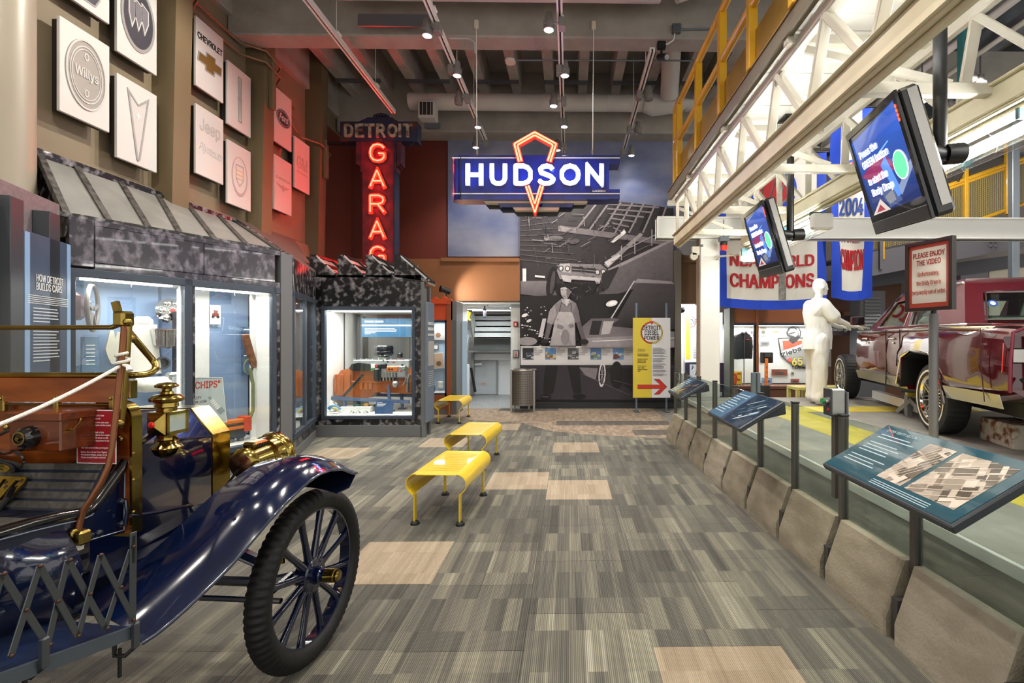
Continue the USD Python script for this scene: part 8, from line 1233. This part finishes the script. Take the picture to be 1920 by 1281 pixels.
def banner(label,x0,x1,yt,yb_,Y,fold,lines,logo,tx=1.):
    a,b=onY(x0,yb_,Y),onY(x1,yt,Y);w,h=b[0]-a[0],b[2]-a[2];t=Thing('banner',label,'banner',(a[0]+w/2,Y,a[2]),M=FRONT(a),local=True);bw=.17
    wz=lambda x,y:fold*(.03*np.sin(7*x+2*y)+.018*np.sin(17*x-3*y)*np.clip(1.2-y/h,0,1.2));sag=lambda x:-.06*np.sin(PI*np.clip(x/w,0,1))*1.
    def cloth(xa_,xb_,ya,yb2,off):xs_,ys_=np.linspace(xa_,xb_,max(3,int((xb_-xa_)/.04))),np.linspace(ya,yb2,max(3,int((yb2-ya)/.08)));X_,Y_=np.meshgrid(xs_,ys_);return thick(np.stack([X_,Y_+sag(X_)*(1-Y_/h),wz(X_,Y_)+off],2),.004)
    t.part('rod',G().cyl((-.05,h,-.0),(w+.05,h,-.0),.02,10),BLACK);[t.part('cord',G().cyl((x_,h,0),(x_,6.5-a[2],0),.006,6),BLACK) for x_ in (.1,w-.1)]
    t.part('cloth',cloth(bw,w-bw,bw,h,0),CLO,smooth=60)
    for nm,q in (('side_border',(0,bw,0,h)),('side_border',(w-bw,w,0,h)),('bottom_border',(bw,w-bw,0,bw))):t.part(nm,cloth(*q,.001),CLB,smooth=60)
    for s_,y,hh,m,sp_ in lines:
        v,f=text(s_,hh,(w-2*bw)*sp_,True,.004,'c');v=v.copy();X_=v[:,0]+w/2;yv=h*(yb_-y)/(yb_-yt);v[:,2]+=wz(X_,v[:,1]+yv)+.006;v[:,1]+=yv+sag(X_)*(1-yv/h);v[:,0]=X_;e_=hh*.028 if w>1.5 else .004;t.part('lettering',(np.concatenate([v+[o,0,.0005*k] for k,o in enumerate((-e_,0,e_))]),np.concatenate([f+len(v)*k for k in range(3)])),m)
    yv=h*(yb_-logo)/(yb_-yt);r=.42*(w-2*bw)*tx;cx_=w/2
    ring_=Point(cx_,yv).buffer(r,16);t.part('badge_ring',G().ext(ring_.difference(Point(cx_,yv).buffer(r*.78,16)),.004,T(0,0,.05)),CLB);bl=Point(cx_,yv).buffer(r*.7,16)
    for o in (-.42,0,.42):bl=bl.difference(LineString([(cx_+o*r-r*.3,yv-r),(cx_+o*r+r*.3,yv+r)]).buffer(.016))
    t.part('badge_ball',G().ext(bl,.004,T(0,0,.05)),CLR);return t
banner('large white banner with blue border and red capitals behind the smaller monitor',1345,1549,285,575,9.0,.5,(('NBA WORLD',496,.20,CLR,.92),('CHAMPIONS',535,.24,CLR,.92)),355,.62);banner('narrow folded white banner with blue border to the right of the large banner',1558,1636,200,558,8.95,1.3,(('CHAMPION',501,.36,CLR,.98),('WORLD',449,.2,CLR,.9),('2004',400,.30,CLN,.9),('LIONS',262,.28,CLN,.9)),318,.9)
a,b=onY(1461,562,8.6),onY(1474,500,8.6);solo('hanging_board','grey stained slat hanging in front of the large banner','slat',G().rbox(a,[b[0],8.63,onY(0,430,8.6)[2]],.004),mat('stained_grey','9a9890',.6,col2='6a6660',ns=12))
ZY=10.9;z3=lambda x,y,Y=ZY:onY(x,y,Y);CPB=mat('copper_brown_case','9c5a30',.5);t=Thing('display_case','wide copper brown display case with a shield emblem behind the white figure','display case',(z3(1480,700)[0],ZY,0))
def zb(nm,x0,y0,x1,y1,Y0_,Y1_,m):a,b=z3(x0,y1),z3(x1,y0);return t.part(nm,G().rbox((a[0],Y0_,max(a[2],0)),(b[0],Y1_,b[2]),.005),m)
zb('head_panel',1374,578,1418,606,ZY,ZY+.08,CPB);zb('head_panel',1421,578,1560,606,ZY,ZY+.08,CPB);zb('post',1370,578,1374,760,ZY-.03,ZY+.08,CPB);zb('post',1418,578,1422,760,ZY-.03,ZY+.08,CPB);zb('head_rail',1370,606,1560,610,ZY-.02,ZY+.06,FRM);zb('inner_frame',1414,610,1418,724,ZY,ZY+.06,BLACK);zb('sill',1370,724,1560,730,ZY-.03,ZY+.5,mat('brown_sill','6a4230',.5));zb('base_panel',1370,730,1560,800,ZY,ZY+.08,mat('brown_sill','6a4230'));zb('glass_pane',1374,610,1414,724,ZY+.03,ZY+.036,GLASS);zb('glass_pane',1422,610,1560,724,ZY+.03,ZY+.036,GLASS)
t.part('back_panel',G().box((z3(1360,0)[0],ZY+.6,.4),(z3(1575,0)[0],ZY+.62,z3(0,606)[2])),CASEW);t.part('case_ceiling',G().box((z3(1370,0)[0],ZY+.08,z3(0,608)[2]),(z3(1565,0)[0],ZY+.6,z3(0,606)[2])),CASEW);o=z3(1460,612)+[0,.3,-.02];area(t.path+'/light',o,o+[0,0,-1],1.9,.35,8.,(1,.99,.96),xdir=(1,0,0));t.part('light_strip',G().box(z3(1378,610)+[0,.1,-.02],z3(1555,610)+[0,.13,.0]),glow('case_lamp',(1,.98,.94),3.))
EY=ZY+.58;e3=lambda x,y:onY(x,y,EY);ep=lambda pts:Polygon([(e3(x,y)[0],e3(x,y)[2]) for x,y in pts]);EM=HM(EY);t=Thing('shield_emblem','large shield emblem with a knight helmet and the number 65 in the showcase','emblem',e3(1490,692))
shd=ep([(1459,635),(1478,634),(1530,634),(1530,650),(1512,690),(1498,688),(1476,677),(1464,665)]);t.part('shield_outline',G().ext(shd.buffer(.012),.004,EM),INK);t.part('shield_field',G().ext(shd.buffer(-.012),.006,EM),SILV);t.part('orange_field',G().ext(ep([(1467,639),(1530,639),(1530,641),(1469,656)]),.008,EM),mat('shield_orange','d8482a',.4));t.part('orange_field',G().ext(ep([(1474,675),(1484,670),(1484,681)]),.008,EM),mat('shield_orange','d8482a'));t.part('white_band',G().ext(ep([(1465,660),(1508,643),(1509,655),(1467,671)]),.009,EM),WHITE)
p,q=e3(1466,670),e3(1513,652);dq=q-p;v,f=text('Ziebart',.095,np.linalg.norm(dq),True,.004);A=fr(p+[0,-.013,0],(dq[0],0,dq[2]),(-.2,0,1));t.part('name_lettering',G().add(v,f,A),INK);v,f=text('65',.18,.26,True,.006);t.part('number_outline',G().add(v*[1.1,1.08,1]+[-.012,-.008,0],f,FRONT(e3(1484,685)+[0,-.014,0])),INK);t.part('number',G().add(v,f,FRONT(e3(1484,685)+[0,-.019,0])),mat('number_yellow','e8d24a',.4));v,f=text('YEARS',.075,.34,True,.004,'c');t.part('years_lettering',G().add(v,f,FRONT(e3(1497,691.5)+[0,-.004,0])),INK)
t.part('helmet_outline',G().ext(ep([(1474,624),(1479,614),(1488,611),(1497,614),(1502,622),(1501,631),(1494,640),(1486,645),(1478,638),(1483,632),(1476,630)]),.010,EM),INK);t.part('helmet',G().ext(ep([(1477,623),(1482,616),(1489,616),(1495,620),(1496,628),(1491,632),(1484,629),(1478,628)]),.012,EM),SILV);t.part('visor_slit',G().ext(ep([(1477,626),(1490,622),(1491,624),(1479,628)]),.014,EM),INK);t.part('plume',G().ext(ep([(1489,612),(1497,616),(1500,624),(1498,632),(1496,622),(1493,616)]),.012,EM),SILV)
for (x0,y0,x1,y1),c,lab in (((1406,614,1413,630),'SILV','small grey photograph beside the black jacket collar'),((1425,613,1437,630),'a','mixed grey photograph at the top left of the emblem window'),((1425,640,1443,648),'b','wide black and white car photograph left of the shield emblem'),((1425,660,1434,680),'a','small brown photograph behind the black tester box'),((1446,692,1477,705),'c','brown and red photograph of a vehicle under the shield emblem'),((1482,710,1499,719),'d','small print of a red truck under the shield emblem'),((1483,697,1489,703),'e','tiny round printed badge right of the brown vehicle photograph'),((1448,620,1462,624),'f','tiny yellow logo print above the shield emblem'),((1428,708,1448,720),'g','small blue outlined print at the foot of the emblem window')):
    a,b=e3(x0,y1),e3(x1,y0);m={'SILV':SILV,'a':mat('photo_brown_grey','9a8878',.5),'b':mat('photo_grey','6a6c70',.5),'c':mat('photo_rust','8a4a38',.5),'d':mat('photo_red','a8584a',.5),'e':mat('photo_olive','9a9a70',.5),'f':mat('photo_yellow','e0b83a',.5),'g':mat('photo_blue','7a9ac8',.5)}[c];w,h=b[0]-a[0],b[2]-a[2];k=Thing('photograph',lab,'photograph',a,M=FRONT(a),local=True);k.part('sheet',G().box((0,0,-.004),(w,h,0)),BOARD);k.part('image',G().box((.01,.01,0),(w-.01,h-.01,.002)),m);k.part('dark_shape',G().ext(affinity.scale(disc(1),w*.3,h*.2).intersection(sbox(-1,-1,1,.3)),.003,T(w*.5,h*.4,0)),mat('photo_dark','4a4644',.5))
JK=mat('jacket_black','2a2c30',.7,bump=.2,bs=10);c=onY(1393,678,ZY+.3);k7_=lambda x,y:onY(x,y,ZY+.3);t=Thing('jacket','dark zipped jacket on a stand in the narrow left showcase window','jacket',c);P=[k7_(*p) for p in ((1387,625),(1396,623),(1404,628),(1408,640),(1408,672),(1378,674),(1376,640),(1379,629))];t.part('torso',G().ext(Polygon([(p[0],p[2]) for p in P]).buffer(-.01).buffer(.01),.16,HM(ZY+.38)),JK);t.part('sleeve',G().tube([k7_(1378,632),k7_(1377,650),k7_(1378,673)],[.05,.048,.04],10),JK,smooth=60);t.part('sleeve',G().tube([k7_(1406,632),k7_(1408,650),k7_(1407,673)],[.05,.048,.04],10),JK,smooth=60);t.part('collar',G().tube([k7_(1388,624)+[0,-.08,0],k7_(1392,626)+[0,-.1,0],k7_(1397,623)+[0,-.08,0]],.03,8),JK);t.part('zip',G().box(k7_(1393,673)+[0,-.09,0],k7_(1393.6,627)+[0,-.08,0]),STEEL);t.part('orange_badge',G().box(k7_(1397,638)+[0,-.09,0],k7_(1402,636)+[0,-.08,0]),mat('shield_orange','d8482a'));t.part('form_neck',G().ball(k7_(1392,621),(.05,.05,.07)),WHITE);t.part('form_stand',G().cyl(k7_(1395,672),k7_(1395,722),.015,8),STEEL)
a,b=onY(1372,724,ZY+.25),onY(1391,697,ZY+.25);t=Thing('poster','small yellow cartoon-style sale poster leaning in the narrow showcase window','poster',a,M=FRONT(a),local=True);w,h=b[0]-a[0],b[2]-a[2];t.part('sheet',G().box((0,0,-.01),(w,h,0)),mat('poster_yellow','e8c832',.5));t.part('red_figure',G().ext(unary_union([LineString([(.08,.05),(.1,.2),(.08,.26)]).buffer(.03),LineString([(.02,.18),(.18,.14)]).buffer(.018)]),.002),SR_);t.part('red_car',G().ext(sbox(w*.5,h*.8,w*.9,h*.9),.002),SR_)
for k in range(3):t.part('blue_mark',G().ext(affinity.translate(disc(.018),w*(.35+.22*k),.03),.002),mat('sticker_blue','2a5ab0'))
px3=lambda x,y,Y=7.95:onY(x,y,Y);t=Thing('tester_post','orange post with two black boxes standing on the platform','control post',px3(1437,748)*[1,1,0]+[0,0,ZP]);t.part('post',G().rbox([px3(1434.5,0)[0],7.93,ZP],px3(1439.5,672)+[0,.03,0],.004),mat('tester_orange','d8701e',.45));a,b=px3(1431,681),px3(1450,661);t.part('head_box',G().rbox(a,b+[0,.14,0],.01),BLACK);t.part('head_window',G().box(a+[.03,-.006,.1],b+[-.03,0,-.02]),DKGREY);a,b=px3(1430,743),px3(1442,722);t.part('foot_box',G().rbox([a[0],7.9,ZP],b+[0,.1,0],.01),BLACK);
for k in range(4):t.part('slot',G().box(px3(1436.2,718-9*k)+[0,-.022,0],px3(1437.4,714-9*k)+[0,-.018,0]),BLACK)
t=Thing('channel_post','short blue-grey steel channel post behind the middle reader panel','post',px3(1416,745)*[1,1,0]+[0,0,ZP]);t.part('channel',G().rbox([px3(1410,0)[0],7.93,ZP],px3(1425,699)+[0,.06,0],.004),mat('post_blue_grey','6b7c8c'));t.part('slot_line',G().box([px3(1416.5,0)[0],7.925,ZP],px3(1419,700)+[0,-.02,0]),GUN)
for k,(x0,x1,lab) in enumerate(((1489,1524,'yellow steel trestle behind the white figure, left'),(1552,1600,'yellow steel trestle behind the front wheel of the maroon car'))):a,b=onY(x0,746,8.4),onY(x1,725,8.4);t=Thing('trestle',lab,'trestle',[(a[0]+b[0])/2,8.4,0]);PY_=mat('pale_yellow_paint','ddd27a',.5);t.part('top',G().rbox([a[0],8.3,b[2]-.06],[b[0],8.7,b[2]],.01),PY_);[t.part('leg',G().rbox([x_,8.3,0],[x_+.06,8.36,b[2]-.06],.005),PY_) for x_ in (a[0],b[0]-.06)];[t.part('leg',G().rbox([x_,8.64,0],[x_+.06,8.7,b[2]-.06],.005),PY_) for x_ in (a[0],b[0]-.06)]
a,b=onY(1556,629,11.2),onY(1604,592,11.2);t=Thing('wall_sign','dark sign with white lettering on the brown wall behind the white figure','sign',a,M=FRONT(a),local=True);w,h=b[0]-a[0],b[2]-a[2];t.part('board',G().box((0,0,-.03),(w,h,0)),mat('sign_brown_dark','40343a',.5))
for s_,z,w_ in (('Is it Rust!',.27,.34),('Ziebart @ 65',.10,.5)):v,f=text(s_,.075,w_,False,.003,'r');t.part('lettering',G().add(v,f,T(w-.06,z,.0)),WHITE)
a,b=onY(1612,640,10.8),onY(1660,545,10.8);t=Thing('louvred_cabinet','dark grey cabinet with louvres behind the front of the maroon car','cabinet',[(a[0]+b[0])/2,10.8,0]);t.part('body',G().rbox([a[0],10.8,0],[b[0],11.2,b[2]],.01),mat('cabinet_grey','55575c',.45))
for k in range(12):z=b[2]-.15-.075*k;t.part('louvre',G().hull([[a[0]+.1,10.79,z],[b[0]-.12,10.79,z],[a[0]+.1,10.76,z-.045],[b[0]-.12,10.76,z-.045],[a[0]+.1,10.79,z-.05],[b[0]-.12,10.79,z-.05]]),mat('louvre_grey','8a8c90',.4))
MG=mat('mezzanine_steel','6a6870',.45,.2);mz=Thing('mezzanine','dark grey steel mezzanine with a yellow mesh railing at the far right','mezzanine',(7.5,10.3,2.8));q=lambda x,y,Y=10.0:onY(x,y,Y)
p0,p1=q(1590,492,10.0),q(1930,428,10.0);mz.part('main_beam',G().hull([p0+[0,0,.12],p1+[1,0,.12+.2],p0+[0,0,-.38],p1+[1,0,-.18],p0+[0,.1,.12],p1+[1,.1,.32],p0+[0,.1,-.38],p1+[1,.1,-.18]]),MG);p2,p3=q(1590,520,10.9),q(1940,470,10.9);mz.part('rear_beam',G().hull([p2,p3+[1,0,.1],p2+[0,0,-.3],p3+[1,0,-.2],p2+[0,.1,0],p3+[1,.1,.1],p2+[0,.1,-.3],p3+[1,.1,-.2]]),mat('mezzanine_dark','3c3c44',.5));mz.part('deck',G().hull([p0+[0,0,.16],p1+[1,0,.36],p0+[0,2.4,.16],p1+[1,2.4,.36],p0+[0,0,.12],p1+[1,0,.32],p0+[0,2.4,.12],p1+[1,2.4,.32]]),mat('mezzanine_dark','3c3c44'));mz.part('hanger',G().box(q(1650,505,9.95),q(1656,445,9.95)+[0,.1,0]),MG)
for x,y in ((1857,452),(1857,461),(1866,452),(1866,461)):mz.part('bolt',G().cyl(q(x,y,9.99),q(x,y,9.97),.025,8),MG)
rz0=lambda x:352-(x-1780)*.36
for x in (1655,1735,1812,1890,1965):a=q(x,rz0(x)-0);mz.part('rail_post',G().rbox([a[0]-.04,9.98,a[2]-1.0],[a[0]+.04,10.06,a[2]+.55],.008),YR)
a,b=q(1600,rz0(1600)),q(1990,rz0(1990));mz.part('top_rail',G().tube([a+[0,.04,.05],b+[0,.04,.05]],.045,10),YR);mz.part('lower_rail',G().tube([a+[0,.04,-.9],b+[0,.04,-.9]],.04,10),YR);mz.part('upper_rail',G().tube([a+[0,.04,-.02],b+[0,.04,-.02]],.03,10),YR);g=G();ME=mat('mesh_yellow','b8a45a',.5)
for k in range(110):s_=k/110;p=a+(b-a)*s_;g.bar(p+[0,.04,-.03],p+[0,.04,-.88],.006,.006)
for k in range(20):g.bar(a+[0,.04,-.06-.042*k],b+[0,.04,-.06-.042*k],.006,.006)
mz.part('wire_mesh',g,ME,kind='stuff');mz.part('steel_channel',G().rbox(q(1899,700,9.7)*[1,1,0],q(1913,200,9.7)+[0,.12,.4],.01),mat('channel_blue_grey','8a94a0',.4,.3))
a=onY(1800,400,9.5);solo('teal_strut','upright teal slotted steel strut behind the right truss','strut',G().rbox([onY(1798,0,5.2)[0],5.15,3.3],[onY(1811,0,5.2)[0],5.23,6.5],.004),mat('teal_steel','2f6a6e',.4,.3))
for k,(dx,z) in enumerate(((0,6.1),(.35,6.0),(.75,6.15),(1.2,5.95),(1.9,6.05))):pipe('service_pipe',('leftmost','second','third','fourth','rightmost')[k]+' long service pipe running away under the steel deck at the top right','pipe',[(4.7+dx,2.2,z),(4.7+dx,13.0,z)],(.03,.05,.025,.06,.04)[k],(DUCT,STEEL,OFW,DUCT,OFW)[k])
for k,(x,y,Y,lit,lab) in enumerate(((1729,187,7.6,1,'lit spotlight hanging behind the larger monitor pole'),(1838,160,7.8,1,'small spotlight between the right truss diagonals'),(1781,198,9.0,0,'tiny unlit spotlight under the service pipes'))):c=onY(x,y,Y);t=Thing('hanging_spotlight',lab,'spotlight',c);t.part('housing',G().lathe([(0,.17),(.05,.17),(.06,.05),(.09,.04),(.09,-.02),(0,-.02)],T(*c),20),HOUS);t.part('lens',G().lathe([(0,-.05),(.05,-.045),(.08,-.02),(0,-.02)],T(*c),20),LENS if lit else LENS0);t.part('box',G().rbox(c+[-.2,-.05,.06],c+[-.08,.05,.2],.006),HOUS);t.part('rod',G().cyl(c+[0,0,.17],c+[0,0,1.0],.012,8),GREYMETAL)
spot('/World/'+t.path.split('/')[2]+'/light',(6.5,7.5,5.6),(6.0,10.5,1.),90.,80);
